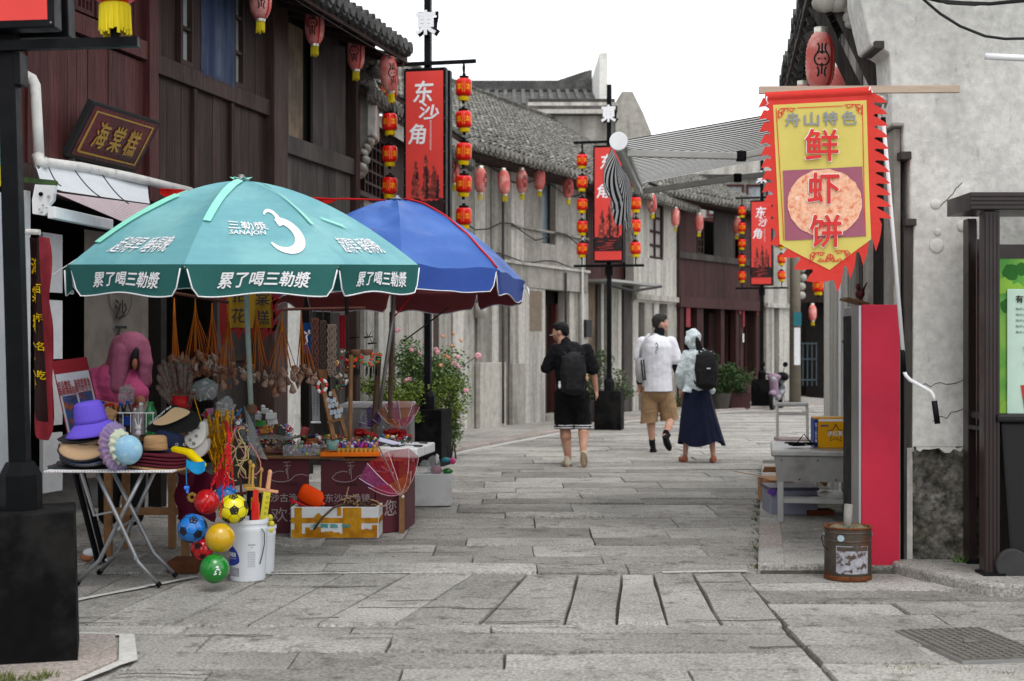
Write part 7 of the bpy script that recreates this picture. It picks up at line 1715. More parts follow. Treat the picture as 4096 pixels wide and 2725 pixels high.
# paper parasols / organza
def organza(n, c, a=.55): return fabric(n, H(c), .5, .4, var=.35, scale=26, alpha=a, col2=H(c), c2s=9)
def parasol(label, tip, hub, r, cols, open_=.75, nrib=8, stick=True, dome=1.0):
    t = thing('organza_parasol', label, 'parasol', (0, 0, 0), 0, 'small organza parasols'); ax = (hub-tip).normalized(); L_ = (hub-tip).length; x = ax.orthogonal().normalized(); y = ax.cross(x)
    def pt(a, s): return tip+ax*(L_*open_*s**1.8)+(x*math.cos(a)+y*math.sin(a))*r*s
    for i in range(nrib):
        a0, a1 = 2*PI*i/nrib, 2*PI*(i+1)/nrib; MB().grid(lambda f, s: pt(a0, s).lerp(pt(a1, s), f), 3, 7).build('panel', cols[i % len(cols)], t, True)
        MB().tube([pt(a0, s/6) for s in range(7)], .0022, 4).build('rib', m_wtext, t)
    if stick: MB().tube([tip-ax*.03, hub], .005, 6).build('stick', m_steel, t); MB().ell(tip-ax*.035, .012, 8, 6).build('knob', m_wtext, t)
    return t
oc = [organza('org_red', 'c02838'), organza('org_red', 'c02838'), organza('org_pink', 'b0508c'), organza('org_violet', '5a3a90'), organza('org_red', 'c02838'), organza('org_orange', 'c06a30')]
parasol('open red and violet organza parasol tilted on its side before the stall', at(1604, 1972, 10.55), at(1515, 1785, 10.35), .235, oc, .55)
parasol('small navy organza parasol behind the red one', at(1560, 1880, 10.95), at(1500, 1800, 10.85), .12, [organza('org_navy', '20285c', .8), organza('org_orange', 'c06a30')], .6)
parasol('purple organza parasol lying at the back of the stall', at(1520, 1700, 11.7), at(1440, 1640, 11.6), .12, [organza('org_violet', '5a3a90')], .6)
parasol('orange and pink organza parasol at the right back of the stall', at(1605, 1710, 11.6), at(1590, 1610, 11.5), .17, [organza('org_orange', 'c06a30'), organza('org_pink2', 'c04878')], .7)
# taped foam box with shovel
t = thing('taped_foam_box', 'white foam box bound with brown tape standing before the stall', 'box', (-1.327, 10.83, 0), 0)
w, d, h = .33, .17, .235; b = MB()
outer = [(-w, -d), (w, -d), (w, d), (-w, d)]; inner = [(-w+.025, -d+.025), (w-.025, -d+.025), (w-.025, d-.025), (-w+.025, d-.025)]
b.add([(x, y, 0) for x, y in outer]+[(x, y, h) for x, y in outer]+[(x, y, h) for x, y in inner]+[(x, y, .04) for x, y in inner], [(3, 2, 1, 0)]+[(i, (i+1) % 4, 4+(i+1) % 4, 4+i) for i in range(4)]+[(4+i, 4+(i+1) % 4, 8+(i+1) % 4, 8+i) for i in range(4)]+[(8+i, 8+(i+1) % 4, 12+(i+1) % 4, 12+i) for i in range(4)]+[(12, 13, 14, 15)])
b.build('box', m_foam, t, bevel=.008)
tp_ = mat('brown_tape', H('c08820'), .25, var=.3, scale=25, bump=.1, col2=H('a86a10'), c2s=8)
def tape(x0, x1, z0, z1, y=-d, k=0): MB().box(x0, x1, y-.0025-.001*k, y-.0005, z0, z1).build('tape', tp_, t)
tape(-w+.003, w-.003, .115, .155, k=1); tape(-w+.03, -w+.085, .004, h-.004); tape(.06, .2, .004, h-.004, k=0); tape(.02, .05, .17, h-.003, k=2); tape(.28, .318, .01, .1, k=0)
b = MB(); x = -w+.01; vs = []
while x < w-.03: dx = R(.02, .05); b.box(x, x+dx, -d-.0042, -d-.0032, .006, R(.03, .09)); x += dx
b.build('torn_tape', tp_, t)
MB().cbox((-.12, -d-.006, .155), (.055, .004, .055), (0, .8, 0)).build('tape_patch', tp_, t)
MB().box(w+.0005, w+.003, -d+.01, d-.01, .11, .15).build('tape', tp_, t)
letter('lettering', '大黄鱼 鲜', .3, .03, lambda x, y: (-.03+x, -d-.0055, .095+y), plain('print_teal', H('2a9a98'), .6), t, .02)
t = thing('toy_shovel', 'bright orange plastic shovel with black handle stuck in the taped foam box', 'shovel', (0, 0, 0)); so_ = plain('shovel_orange', H('f04a08'), .4)
cA, cB = at(1222, 1985, 10.75), at(1315, 2035, 10.7); dd = (cB-cA).normalized(); un = Vector((-dd.z, 0, dd.x))
def shv(f, g): w_ = (.05+.022*min(1, f*7)**.5)*(1 if f < .85 else 1-(f-.85)*3); return cA-dd*.05+dd*.2*f+un*(w_*(g-.5)*2)+Vector((0, -.03+.03*(2*g-1)**2, .02))
MB().grid(shv, 12, 8).build('blade', so_, t, True, solid=.004)
MB().tube([cA+dd*.12+Vector((0, 0, .02)), cA+dd*.17+Vector((0, 0, .01))], .014, 10).build('socket', so_, t); MB().tube([cA+dd*.15+Vector((0, 0, .01)), cA+dd*.28-Vector((0, 0, .02))], .009, 8).build('handle', m_iron, t)
for k, (m, y, lb) in enumerate(((br, 2005, 'red toy rake beside the orange shovel in the foam box'), (bgr, 2030, 'green toy rake at the left of the foam box'))):
    o = MB().tube([at(1160+8*k, y-5, 10.75), at(1250, y+30, 10.75)], .009, 8).bar(at(1165, y-12, 10.74), at(1172, y+12, 10.74), .02, .012).build('toy_rake', m); tag(o, lb, 'toy')
o = MB().tube([at(1255, 2118, 10.62), at(1290, 2070, 10.6), at(1335, 2030, 10.62), at(1380, 2015, 10.7)], .009, 7).build('brown_twig', m_brown, smooth=True); tag(o, 'thin brown twig leaning out over the foam box front', 'twig')
t = thing('wood_shavings', 'curled wooden strips and fibres heaped in the right half of the foam box', 'shavings', (0, 0, 0)); pw = plain('pale_strip', H('b89468'), .7)
for k in range(16):
    p = at(R(1370, 1500), R(2005, 2030), 10.8); pts = [p+Vector((R(-.01, .01)+i*.018*math.cos(k), R(-.02, .02), .02*math.sin(i*.7+k)-.002*i)) for i in range(8)]; MB().tube(pts, R(.003, .009), 5).build('strip', pw if k % 4 == 0 else m_brown, t, True)
MB().bar(at(1375, 2020, 10.7), at(1395, 1948, 10.7), .02, .006).build('strip', pw, t); MB().bar(at(1365, 2000, 10.7), at(1435, 1978, 10.7), .02, .006).build('strip', pw, t)
# right white foam box
t = thing('white_foam_box', 'plain white foam box filled with bagged toys right of the stall', 'box', (-.735, 12.98, 0), math.radians(8)); b = MB(); w, d, h = .185, .15, .29
outer = [(-w, -d), (w-.03, -d), (w, -d+.03), (w, d), (-w, d)]; n = 5; inner = [(x*.86, y*.84) for x, y in outer]; bt_ = [(x*.95, y*.95) for x, y in outer]
b.add([(x, y, 0) for x, y in bt_]+[(x, y, h) for x, y in outer]+[(x, y, h) for x, y in inner]+[(x, y, .05) for x, y in inner], [tuple(range(4, -1, -1))]+[(k*5+i, k*5+(i+1) % 5, (k+1)*5+(i+1) % 5, (k+1)*5+i) for k in range(3) for i in range(5)]+[tuple(range(15, 20))]); b.build('box', m_foam, t, bevel=.008)
for (x, y, w_, h_, m, lb) in ((1735, 1865, 60, 90, m_film, 'crumpled clear bag sticking out of the plain foam box'), (1700, 1870, 50, 60, m_film, 'smaller clear bag at the left of the plain foam box'), (1748, 1835, 16, 40, m_wtext, 'white plastic twist tip rising from the plain foam box'),
                          (1790, 1885, 45, 26, bgr, 'green toy handle over the rim of the plain foam box'), (1785, 1840, 40, 20, plain('toy_cyan', H('3a90a0'), .4), 'blue green toy tube in the plain foam box'), (1810, 1845, 28, 28, plain('toy_pink', H('d8508c'), .4), 'pink toy knob at the right tip of the plain foam box'), (1745, 1880, 50, 40, plain('toy_mauve', H('b08a94'), .6), 'mauve packet in the middle of the plain foam box')):
    v = at(x, y, 12.9); s = 12.9/FPX; b = MB().ell(v, (w_*s/2, .03, h_*s/2), 12, 8); o = blend('bagged_toy', b, .008, m, None, 1, (.012, .02)); tag(o, lb, 'toy', 'bagged toys in the plain foam box')
o = MB().bar(at(1615, 2100, 11.3), at(1617, 2030, 11.3), .02, .01).build('red_ribbon', cr); tag(o, 'short red ribbon hanging at the right end board of the stall', 'ribbon')
# ---------- plants ----------
def bush(name, label, cat, c, rad, n, m, leaf=.03, stems=8, base=0, grp=None, flowers=(), seed=1, shape=1.0):
    rn = random.Random(seed); t = thing(name, label, cat, (c[0], c[1], base), 0, grp); b = MB(); cl = [(rn.uniform(-.8, .8)*rad[0], rn.uniform(-.8, .8)*rad[1], rn.uniform(.15, .95)*rad[2]*2, rn.uniform(.3, .55)) for _ in range(22)]
    for i in range(n):
        q = rn.choice(cl); a, e, r = rn.uniform(0, 2*PI), rn.uniform(-1, 1), q[3]*rn.random()**.5; s = math.sqrt(1-e*e)
        x, y, z = q[0]+r*rad[0]*s*math.cos(a), q[1]+r*rad[1]*s*math.sin(a), max(.01, q[2]+r*rad[2]*e); l = leaf*rn.uniform(.6, 1.4); A = rn.uniform(0, 2*PI); T = rn.uniform(-.9, .9)
        u = Vector((math.cos(A)*math.cos(T), math.sin(A)*math.cos(T), math.sin(T))); w = u.cross(Vector((rn.uniform(-1, 1), rn.uniform(-1, 1), 1))).normalized(); p = Vector((x, y, z))
        b.add([p, p+u*l*.5+w*l*.3, p+u*l, p+u*l*.5-w*l*.3], [(0, 1, 2, 3)])
    kind(b.build('foliage', m, t), 'stuff')
    for i in range(stems):
        q = rn.choice(cl); MB().tube([(rn.uniform(-.05, .05), rn.uniform(-.05, .05), 0), (q[0]*.4, q[1]*.4, q[2]*.5), (q[0], q[1], q[2])], [.012, .008, .004], 5).build('stem', m_stem, t, True)
    for k, (dx, dy, dz, r, fm) in enumerate(flowers):
        f = MB()
        for j in range(9): a = j*2.4; rr = r*.55*(j/9)**.5; f.ell((rr*math.cos(a), rr*math.sin(a)*.8, r*.1*math.sin(j)+rr*.3), (r*.45, r*.45, r*.38), 7, 5)
        f.build('flower', fm, t, True, loc=(dx, dy, dz), rot=(1.0, 0, k))
    return t
fl = []
for (x, y, c) in ((1590, 1338, 0), (1645, 1418, 0), (1676, 1430, 0), (1744, 1416, 0), (1752, 1428, 0), (1623, 1540, 0), (1635, 1535, 0), (1770, 1362, 1), (1805, 1400, 1), (1782, 1440, 1), (1796, 1448, 1), (1830, 1446, 0), (1815, 1470, 0), (1762, 1478, 1), (1843, 1380, 1), (1832, 1485, 0), (1865, 1580, 0), (1814, 1352, 1), (1700, 1390, 1)):
    v = at(x, y, 17.9); fl.append((v.x-at(1700, 0, 18.6).x, -.7, v.z, .045 if c == 0 else .035, m_peach if c else m_rose))
cX = at(1700, 0, 18.6).x
bush('rose_bush', 'tall rambling rose bush with pink and peach flowers behind the second lamp post', 'rose bush', (cX, 18.6), (.55, .45, .66), 9500, mat('rose_leaf', (.12, .2, .07), .6, var=.5, scale=12, bump=0, col2=(.2, .28, .1), c2s=6), .05, 12, .05, None, fl, 3)
v = at(1580, 0, 17.6); bush('yellow_green_shrub', 'low bright yellow green shrub left of the rose bush', 'shrub', (v.x, 17.3), (.42, .3, .26), 3200, m_leafy, .04, 5, .5, None, (), 4)
v = at(1780, 0, 17.9); bush('yellow_green_shrub', 'narrow bright green shrub right of the rose bush trunk', 'shrub', (v.x, 18.0), (.26, .3, .3), 1700, m_leafy, .035, 4, .45, None, (), 5)
v = at(1810, 0, 18.3); bush('ivy_clump', 'trailing green creeper at the foot of the concrete pillar beside the black box', 'creeper', (v.x, 18.4), (.1, .15, .38), 700, m_leaf, .035, 3, .0, None, (), 6)
o = MB().tube([at(1835, 1475, 18.2), at(1870, 1450, 18.2), at(1910, 1425, 18.0)], .005, 5).build('rose_shoot', m_stem, smooth=True); tag(o, 'long thin rose shoot reaching to the right with one flower', 'rose shoot')
f = MB(); v = at(1912, 1424, 18.0)
for j in range(7): f.ell(v+Vector((.022*math.cos(j*2.4), 0, .022*math.sin(j*2.4))), (.024, .022, .022), 7, 5)
tag(f.build('rose_flower', m_rose, smooth=True), 'single pale pink rose at the tip of the long shoot', 'rose')
def pot(px, Y, r, h, label, m, grp='plant pots'):
    v = at(px, 0, Y); t = thing('plant_pot', label, 'plant pot', (v.x, Y, .05), 0, grp); MB().lathe([(0, 0), (r*.75, 0), (r, h), (r*.9, h), (r*.85, h-.04), (0, h-.04)], 18).build('pot', m, t, True, auto=.7); return v
v = pot(2385, 26.6, .2, .42, 'grey pot holding the tall shrub left of the mid-street lamp box', m_grey); bush('potted_shrub', 'tall loose green shrub beside the mid-street lamp post', 'shrub', (v.x, 26.7), (.3, .3, .5), 1500, mat('leaf_greygreen', (.09, .12, .06), .7, var=.4, bump=0), .06, 5, .4, None, (), 7)
v = at(2490, 0, 26.6); bush('potted_shrub', 'lower drooping green shrub right of the mid-street lamp post', 'shrub', (v.x, 26.5), (.22, .25, .28), 900, mat('leaf_greygreen', (.09, .12, .06), .7), .05, 4, .45, None, (), 8)
v = pot(2880, 32.4, .26, .36, 'round dark pot under the broad bush beside the maroon house', m_grey); bush('potted_bush', 'broad dark green bush in a pot before the maroon house', 'bush', (v.x+.1, 32.5), (.45, .42, .45), 3000, m_leafd, .06, 6, .32, None, (), 9)
v = at(2965, 0, 32.8); bush('potted_bush', 'second dark green bush merging with the broad one near the far lamp post', 'bush', (v.x, 32.9), (.28, .3, .32), 1300, m_leafd, .06, 4, .3, None, (), 10)
o = MB().box(v.x-.25, v.x+.2, 32.75, 33.1, .05, .4).build('brown_planter', m_maroon); tag(o, 'square brown planter under the second dark bush', 'planter')
v = at(2722, 0, 31.5); bush('weed_clump', 'small weed clump at the wall base beside the man in white', 'weeds', (v.x, 32.3), (.12, .1, .16), 300, m_leaf, .04, 2, .03, None, (), 11)
# ---------- right side: steel table, cartons, can ----------
def V_(x, y): q = Matrix.Rotation(math.radians(-10), 3, 'Z')@Vector((x, y, 0)); return Vector((x, y, 0))-q
t = thing('steel_work_table', 'dented stainless work table with a lower shelf on the right pavement', 'table', (0, 0, 0)); Y0, Y1 = 11.25, 12.35
xa, xb = at(3095, 0, Y0).x, at(3412, 0, Y0).x; zt = .62; sh_ = .16
P('tabletop', m_steeld, t, xa-.02, xb+.02, Y0-.03, Y1, zt-.05, zt, .012)
b = MB(); b.add([(xa+.0, Y0, zt-.05), (xb, Y0, zt-.05), (xb-.02, Y0+.02, zt-.25), (xa+.03, Y0+.02, zt-.25), (xa+.0, Y0+.015, zt-.05), (xb, Y0+.015, zt-.05), (xb-.02, Y0+.035, zt-.25), (xa+.03, Y0+.035, zt-.25)], [(0, 1, 2, 3), (7, 6, 5, 4), (0, 4, 5, 1), (1, 5, 6, 2), (2, 6, 7, 3), (3, 7, 4, 0)]); b.build('apron', m_steeld, t)
for (x, Y) in ((xa+.03, Y0+.03), (xb-.05, Y0+.03), (xa+.03, Y1-.1), (xb-.05, Y1-.1)): P('leg', m_steeld, t, x, x+.045, Y, Y+.045, .05, zt-.05)
t.rotation_euler.z = math.radians(-10); t.location = V_(xa, Y0)
P('shelf_rail', m_steeld, t, xa+.08, xb-.05, Y0+.035, Y0+.06, .2, .235); P('lower_shelf', m_steeld, t, xa+.08, xb-.05, Y0+.3, Y1-.1, .2, .215)
for k in range(5): x = xa+.06+k*.14; MB().ell((x, Y0-.002, zt-.08-.15*(k % 2)), .006, 8, 5).build('rivet', m_iron, t)
t = thing('yellow_carton', 'bright yellow snack carton with blue end and white lettering on the steel table', 'carton', (at(3333, 0, 11.6).x, 11.6, zt), math.radians(-4)); yb_ = plain('carton_bright', H('d89c10'), .4)
MB().box(-.165, .165, -.1, .1, 0, .245).build('box', yb_, t, bevel=.004); P('blue_end', plain('carton_blue', H('1c3c8c'), .4), t, -.168, -.138, -.102, .1, .005, .23); P('red_end', plain('carton_red', H('b03a20'), .4), t, .148, .168, -.102, .1, .005, .235)
P('white_tape', m_wtext, t, -.13, .14, -.1025, -.1005, .212, .232)
st = [(.06*math.cos(a*PI/5+PI/2)*(1 if a % 2 == 0 else .55)*1.2+.005, .115+.075*math.sin(a*PI/5+PI/2)*(1 if a % 2 == 0 else .5)) for a in range(10)]
vs, fs = ribbons([st+[st[0]]], .007); flat('star_print', vs, fs, lambda x, y: (x, -.1018, y), m_ink, t)
letter('lettering', '冰红茶', .12, .04, lambda x, y: (.0+x, -.1032, .115+y), m_wtext, t, .02); letter('lettering', '康师傅', .06, .016, lambda x, y: (-.085+x, -.102, .178+y), plain('carton_blue', H('1c3c8c'), .4), t, .02)
letter('lettering', '统一冰红茶', .16, .017, lambda x, y: (-.153+y, -.1035, .12-x), m_wtext, t, .02)
t = thing('cable_bundle', 'tangled black power cable with plugs on the steel table', 'cable', (0, 0, 0)); v = Vector((at(3205, 0, 11.5).x, 11.5, zt+.012))
pts = []
for i in range(60): a = i*.52; r = .05+.045*math.sin(i*.37); pts.append(v+Vector((r*1.5*math.cos(a), r*math.sin(a), .008+.02*abs(math.sin(i*.31)))))
MB().tube(pts, .0045, 5).build('coil', m_iron, t, True); MB().tube([v+Vector((-.04, 0, .02)), v+Vector((.0, 0, .07)), v+Vector((.02, .0, .1)), v+Vector((.06, 0, .05)), v+Vector((.085, 0, .02))], .0045, 5).build('loop', m_iron, t, True)
MB().cbox(v+Vector((.08, 0, .02)), (.03, .02, .02)).cbox(v+Vector((-.05, -.02, .012)), (.05, .02, .02)).build('plug', m_iron, t, bevel=.004)
t = thing('white_metal_chair', 'white metal chair back rising behind the steel table', 'chair', (0, 0, 0)); Yc = 13.4; cw = mat('chair_white', (.6, .6, .58), .5, var=.15, bump=0)
for x in (3108, 3228): MB().tube([at(x, 1615, Yc), at(x+2, 1800, Yc), Vector((at(x, 0, Yc).x, Yc, .05))], .014, 8).build('leg', cw, t, True)
for x in (3108, 3228): MB().tube([Vector((at(x, 0, Yc).x, Yc-.4, .42)), Vector((at(x, 0, Yc).x, Yc-.42, .05))], .014, 8).build('leg', cw, t, True)
MB().tube([at(3104, 1618, Yc), at(3232, 1618, Yc)], .02, 8).build('top_rail', cw, t); MB().bar(at(3108, 1655, Yc), at(3228, 1655, Yc), .02, .03).build('back_rail', cw, t)
MB().bar(at(3112, 1760, Yc-.2), at(3226, 1760, Yc-.2), .42, .03).build('seat', mat('seat_pinkish', (.45, .36, .34), .7), t)
t = thing('plastic_crate', 'pale violet plastic crate stored under the steel table', 'crate', (at(3150, 0, 11.9).x, 11.95, .05)); pc = fabric('crate_violet', (.32, .33, .42), .2, .4, alpha=.9)
MB().box(-.17, .22, -.2, .2, 0, .22).build('body', pc, t, bevel=.01); MB().box(-.18, .23, -.21, .21, .2, .225).build('rim', plain('rim_dark', (.08, .07, .1), .5), t); MB().cbox((-.16, -.21, .19), (.06, .02, .05), (0, .5, 0)).build('violet_tie', plain('tie_violet', (.12, .05, .3), .6), t)
cd_ = mat('cardboard', H('b48a66'), .85, var=.1, bump=.1)
t = thing('open_cardboard_box', 'flattened open cardboard box with spread flaps left of the steel table', 'cardboard box', (at(3100, 0, 12.9).x, 12.9, .05)); MB().box(-.13, .14, -.15, .15, 0, .2).build('box', cd_, t)
for (c, s, r) in (((-.24, -.05, .24), (.26, .16, .005), (0, .18, .2)), ((.0, -.2, .215), (.22, .14, .005), (.2, 0, .1)), ((.05, .2, .26), (.24, .12, .005), (-.5, 0, 0))): MB().cbox(c, s, r).build('flap', cd_, t)
o = MB().cbox(at(3290, 1905, 12.2), (.14, .02, .12), (0, .6, 0)).build('cardboard_scrap', cd_); tag(o, 'torn cardboard scrap seen under the steel table top', 'cardboard')
o = MB().box(at(3290, 0, 11.7).x-.12, at(3290, 0, 11.7).x+.1, 11.7, 11.9, .05, .09).build('red_brick', mat('brick_dim', (.12, .03, .015), .9)); tag(o, 'reddish brick lying in the shade under the steel table', 'brick')
t = thing('rusty_paint_can', 'rusty dark metal paint can with torn label and a pipe stub in it', 'paint can', (at(3391, 0, 8.82).x, 8.82, .0)); rs = mat('rust_can', (.075, .062, .05), .5, metal=.3, var=.35, scale=14, bump=.3, col2=(.12, .04, .015), c2s=9, c2lo=.5, c2hi=.65)
rr_ = mat('rust_rim', (.14, .05, .02), .8, var=.4, bump=.5, scale=30); R_ = .143; hh = .325
MB().lathe([(0, .01), (R_*.97, 0), (R_, .01), (R_, .235), (R_+.004, .24), (R_, .245), (R_, .285), (R_+.004, .29), (R_, .295), (R_, hh-.01), (R_*.97, hh-.01), (R_*.95, hh-.03), (0, hh-.03)], 40).build('body', rs, t, True, auto=.5)
MB().lathe([(R_, hh-.012), (R_+.007, hh-.008), (R_+.006, hh), (R_-.004, hh), (R_-.006, hh-.012)], 40).build('rim', rr_, t, True); MB().lathe([(R_+.0015, .0), (R_+.003, .004), (R_+.002, .03)], 40).build('rust_band', rr_, t, True)
def cyl(x, z, o=.0015): a = x/R_-PI/2; return ((R_+o)*math.cos(a), (R_+o)*math.sin(a), z)
cv, cf = cutup([(-.105, .045), (.105, .045), (.105, .215), (-.105, .215)], [(0, 1, 2, 3)], .02); flat('label', cv, cf, cyl, mat('worn_label', (.3, .3, .33), .7, var=.4, scale=30, bump=.2, col2=(.08, .055, .045), c2s=26, c2lo=.5, c2hi=.58), t)
cv, cf = cutup([(-.1, .185), (.1, .185), (.1, .21), (-.1, .21)], [(0, 1, 2, 3)], .02); flat('label_bar', cv, cf, lambda x, y: cyl(x, y, .0025), rs, t)
cv, cf = cutup([(-.075+.022*math.cos(k*PI/8), .262+.02*math.sin(k*PI/8)) for k in range(16)], [tuple(range(16))], .02); flat('round_sticker', cv, cf, cyl, plain('sticker_pale', (.35, .45, .5), .5), t)
b = MB(); b.grid(lambda f, g: ((R_*.9*f)*math.cos(2*PI*g), (R_*.9*f)*math.sin(2*PI*g), hh-.02+R(-.008, .02)), 5, 20); b.build('debris', mat('moss_debris', (.16, .14, .09), .9, var=.5, scale=40, bump=.8), t)
MB().tube([(.0, .02, hh-.06), (.01, .02, hh+.13)], .026, 16).build('pipe_stub', m_concrete, t, True)
for s in (-1, 1): MB().ell((s*(R_+.004), 0, .27), (.008, .014, .014), 8, 6).build('lug', m_steeld, t)
MB().tube([(-R_-.008, 0, .27), (-R_-.02, 0, .25), (-R_-.012, -.03, .2), (-R_+.005, -.06, .185)], .003, 5).build('handle', m_iron, t, True)
# ---------- notice board and wheelie bin ----------
mn = mat('maroon_frame', (.022, .012, .012), .35, var=.2, scale=5, bump=0, spec=.4)
t = thing('notice_board', 'dark maroon roofed notice board with a green waste sorting poster at the right edge', 'notice board', (0, 0, 0))
def post(pa, pb_, Y, z0, z1):
    a, c = at(pa, 0, Y).x, at(pb_, 0, Y).x; P('post', mn, t, a, c, Y, Y+.1, z0, z1, .004)
    for k in range(4): x = a+(c-a)*(k+.5)/4; piece('flute', mn, t, x-.006, x+.006, Y-.006, Y-.0005, z0+.02, z1-.02)
post(3938, 4000, 8.5, .07, 2.24); post(3872, 3907, 8.98, .07, 2.24); P('post', mn, t, 4.06, 4.16, 8.5, 8.6, .07, 2.24)
P('foot_plate', m_iron, t, at(3925, 0, 8.5).x, at(4012, 0, 8.5).x, 8.45, 8.62, .07, .085); P('foot_plate', m_iron, t, at(3860, 0, 8.98).x, at(3925, 0, 8.98).x, 8.93, 9.08, .07, .085)
MB().box(2.722, 4.2, 8.46, 8.92, 2.245, 2.35).build('roof', mn, t, bevel=.004)
for k in range(4): piece('roof_slat', mn, t, 2.722, 4.2, 8.447, 8.4595, 2.25+k*.025, 2.265+k*.025)
for (z0) in (1.02+.9, 1.02-.3): P('cross_rail', mn, t, at(3907, 0, 8.9).x, at(3945, 0, 8.9).x, 8.7, 8.78, z0-.05, z0)
P('carved_panel', mn, t, at(3908, 0, 8.85).x, at(3934, 0, 8.85).x, 8.85, 8.87, .5, 2.1)
for k, ch in enumerate('垃圾分类从我做起共建家园'): letter('lettering', ch, .04, .05, lambda x, y: (at(3922, 0, 8.85).x+x, 8.845, 1.95-k*.075+y), plain('carved_red', (.16, .03, .03), .5), t, .0)
x0 = at(3998, 0, 8.62).x; P('poster', mat('poster_green', (.05, .26, .02), .3, var=.1, scale=3, bump=0, col2=(.16, .36, .03), c2s=3, coat=.4), t, x0, 4.2, 8.62, 8.64, .72, 1.965); P('poster_frame', mn, t, x0-.02, 4.2, 8.615, 8.645, 1.966, 2.05); P('poster_frame', mn, t, x0-.02, 4.2, 8.615, 8.645, .66, .7195)
lg, dg_ = plain('poster_lime', (.22, .42, .05), .4), plain('poster_darkgreen', (.02, .12, .015), .4)
for k, (x, z, r) in enumerate(((3.02, 1.88, .05), (3.06, 1.75, .06), (3.0, 1.68, .045), (2.98, 1.8, .05), (3.08, 1.9, .04), (3.02, 1.0, .1), (3.1, .95, .12))): cv = [(x+r*math.cos(j*PI/6)*R(.8, 1.2), z+r*math.sin(j*PI/6)*R(.8, 1.2)) for j in range(12)]; flat('print', cv, [tuple(range(12))], lambda a, c, k=k: (a, 8.6185-.0003*k, c), lg if k % 2 else dg_, t)
xp = at(4030, 0, 8.6).x; P('white_panel', plain('panel_pale', (.45, .6, .5), .4), t, xp, 4.2, 8.606, 8.614, .84, 1.78, .02)
letter('lettering', '有害垃圾', .2, .045, lambda x, y: (xp+.15+x, 8.602, 1.72+y), m_ink, t, .02)
for k in range(5): letter('lettering', '指对人体健康自然环境造成危害', .3, .016, lambda x, y: (xp+.2+x, 8.602, 1.66-k*.035+y), m_ink, t)
rdm = plain('bin_red', (.45, .04, .04), .4); flat('bin_icon', [(xp+.08, 1.2), (xp+.3, 1.2), (xp+.27, .95), (xp+.12, .95)], [(0, 1, 2, 3)], lambda a, c: (a, 8.602, c), rdm, t)
for s in (-1, 1): MB().bar((xp+.1, 8.6, 1.38-s*.05), (xp+.2, 8.6, 1.38+s*.05), .018, .003).build('cross_icon', m_orange, t)
t = thing('wheelie_bin', 'black wheelie bin cut by the right edge behind the notice board post', 'bin', (at(4165, 0, 8.55).x, 8.75, .03)); bl = mat('bin_black', (.01, .01, .011), .45, var=.2, bump=0, spec=.25)
MB().prism([(-.2, .08), (.3, .08), (.3, .95), (-.26, .95)], 1, -.25, .25).build('body', bl, t, bevel=.02); MB().box(-.29, .33, -.28, .28, .95, 1.0).build('lid', bl, t, bevel=.015); MB().tube([(-.3, -.2, .9), (-.3, .2, .9)], .015, 8).build('handle', bl, t)
MB().tube([(-.2, -.29, .1), (-.2, -.25, .1)], .1, 24).build('wheel', mat('tyre_grey', (.04, .04, .04), .7), t, bevel=.01)
tufts('fern_sprig', [(at(3838, 0, 9.0).x, 9.0, .05, 40, .03), (at(3700, 0, 9.0).x, 8.98, .02, 30, .05), (2.9, 9.05, .03, 25, .15)], plain('sprig_green', (.08, .2, .03), .6), .06, 'small bright green weeds at the foot of the stone wall', 'weeds')
# ---------- people ----------
def V(*a): return Vector(a)
def hand(b, wrist, d, side, curl=.6, sc=1.):
    d = V(*d).normalized(); s = V(side, 0, 0); s = (s-d*s.dot(d)).normalized(); n = d.cross(s); w = V(*wrist)
    b.cap2(w-d*.03, w+d*.03*sc, .026*sc, .03*sc, 10); b.ell(w+d*.055*sc, (.03*sc, .036*sc, .04*sc), 12, 8)
    for k, (o, l) in enumerate(((-.024, .062), (-.008, .072), (.009, .068), (.024, .05))):
        p = w+d*.08*sc+n*o*sc*1.1; q = p+(d*(1-curl*.3)+s*-.0)*l*.5*sc; e = q+(d*(1-curl)+s*curl*-side)*l*.55*sc; b.cap2(p, q, .0095*sc, .0088*sc, 7).cap2(q, e, .0088*sc, .0075*sc, 7)
    p = w+d*.03*sc-n*.03*sc; q = p+(d*.7-n*.5)*.035*sc; b.cap2(p, q, .013*sc, .011*sc, 8).cap2(q, q+d*.03*sc, .011*sc, .009*sc, 8)
def head(b, c, yaw, pitch=0, sc=1.):
    M = Matrix.Rotation(yaw, 3, 'Z')@Matrix.Rotation(pitch, 3, 'X'); c = V(*c); e = M.to_euler()
    def E(p, r): b.ell(c+M@(V(*p)*sc), tuple(x*sc for x in r), 16, 11, rot=e)
    E((0, -.005, .02), (.076, .096, .092)); E((0, .025, -.035), (.062, .07, .07)); E((0, .05, -.075), (.04, .04, .03)); E((0, .02, -.01), (.072, .078, .08))
    E((0, .105, -.018), (.012, .018, .014)); E((0, .093, .004), (.008, .014, .026)); E((0, .084, .028), (.045, .014, .01)); E((0, .09, -.05), (.022, .012, .008)); E((0, .085, -.062), (.02, .012, .008))
    for s in (-1, 1): E((s*.078, -.01, -.01), (.009, .02, .03)); E((s*.04, .06, -.025), (.024, .03, .026))
    return c, M
def hair(t, c, M, sc, lo=.0, m=None, long_=0):
    b = MB(); e = M.to_euler()
    def E(p, r): b.ell(c+M@(V(*p)*sc), tuple(x*sc for x in r), 16, 11, rot=e)
    E((0, -.014, .036), (.082, .096, .088)); E((0, .03, .075), (.066, .06, .045)); E((0, -.05, .0+lo), (.068, .055, .06)); E((0, .045, .088), (.055, .045, .028))
    blend('hair', b, .007, m or m_hair, t, 2, (.018, .018))
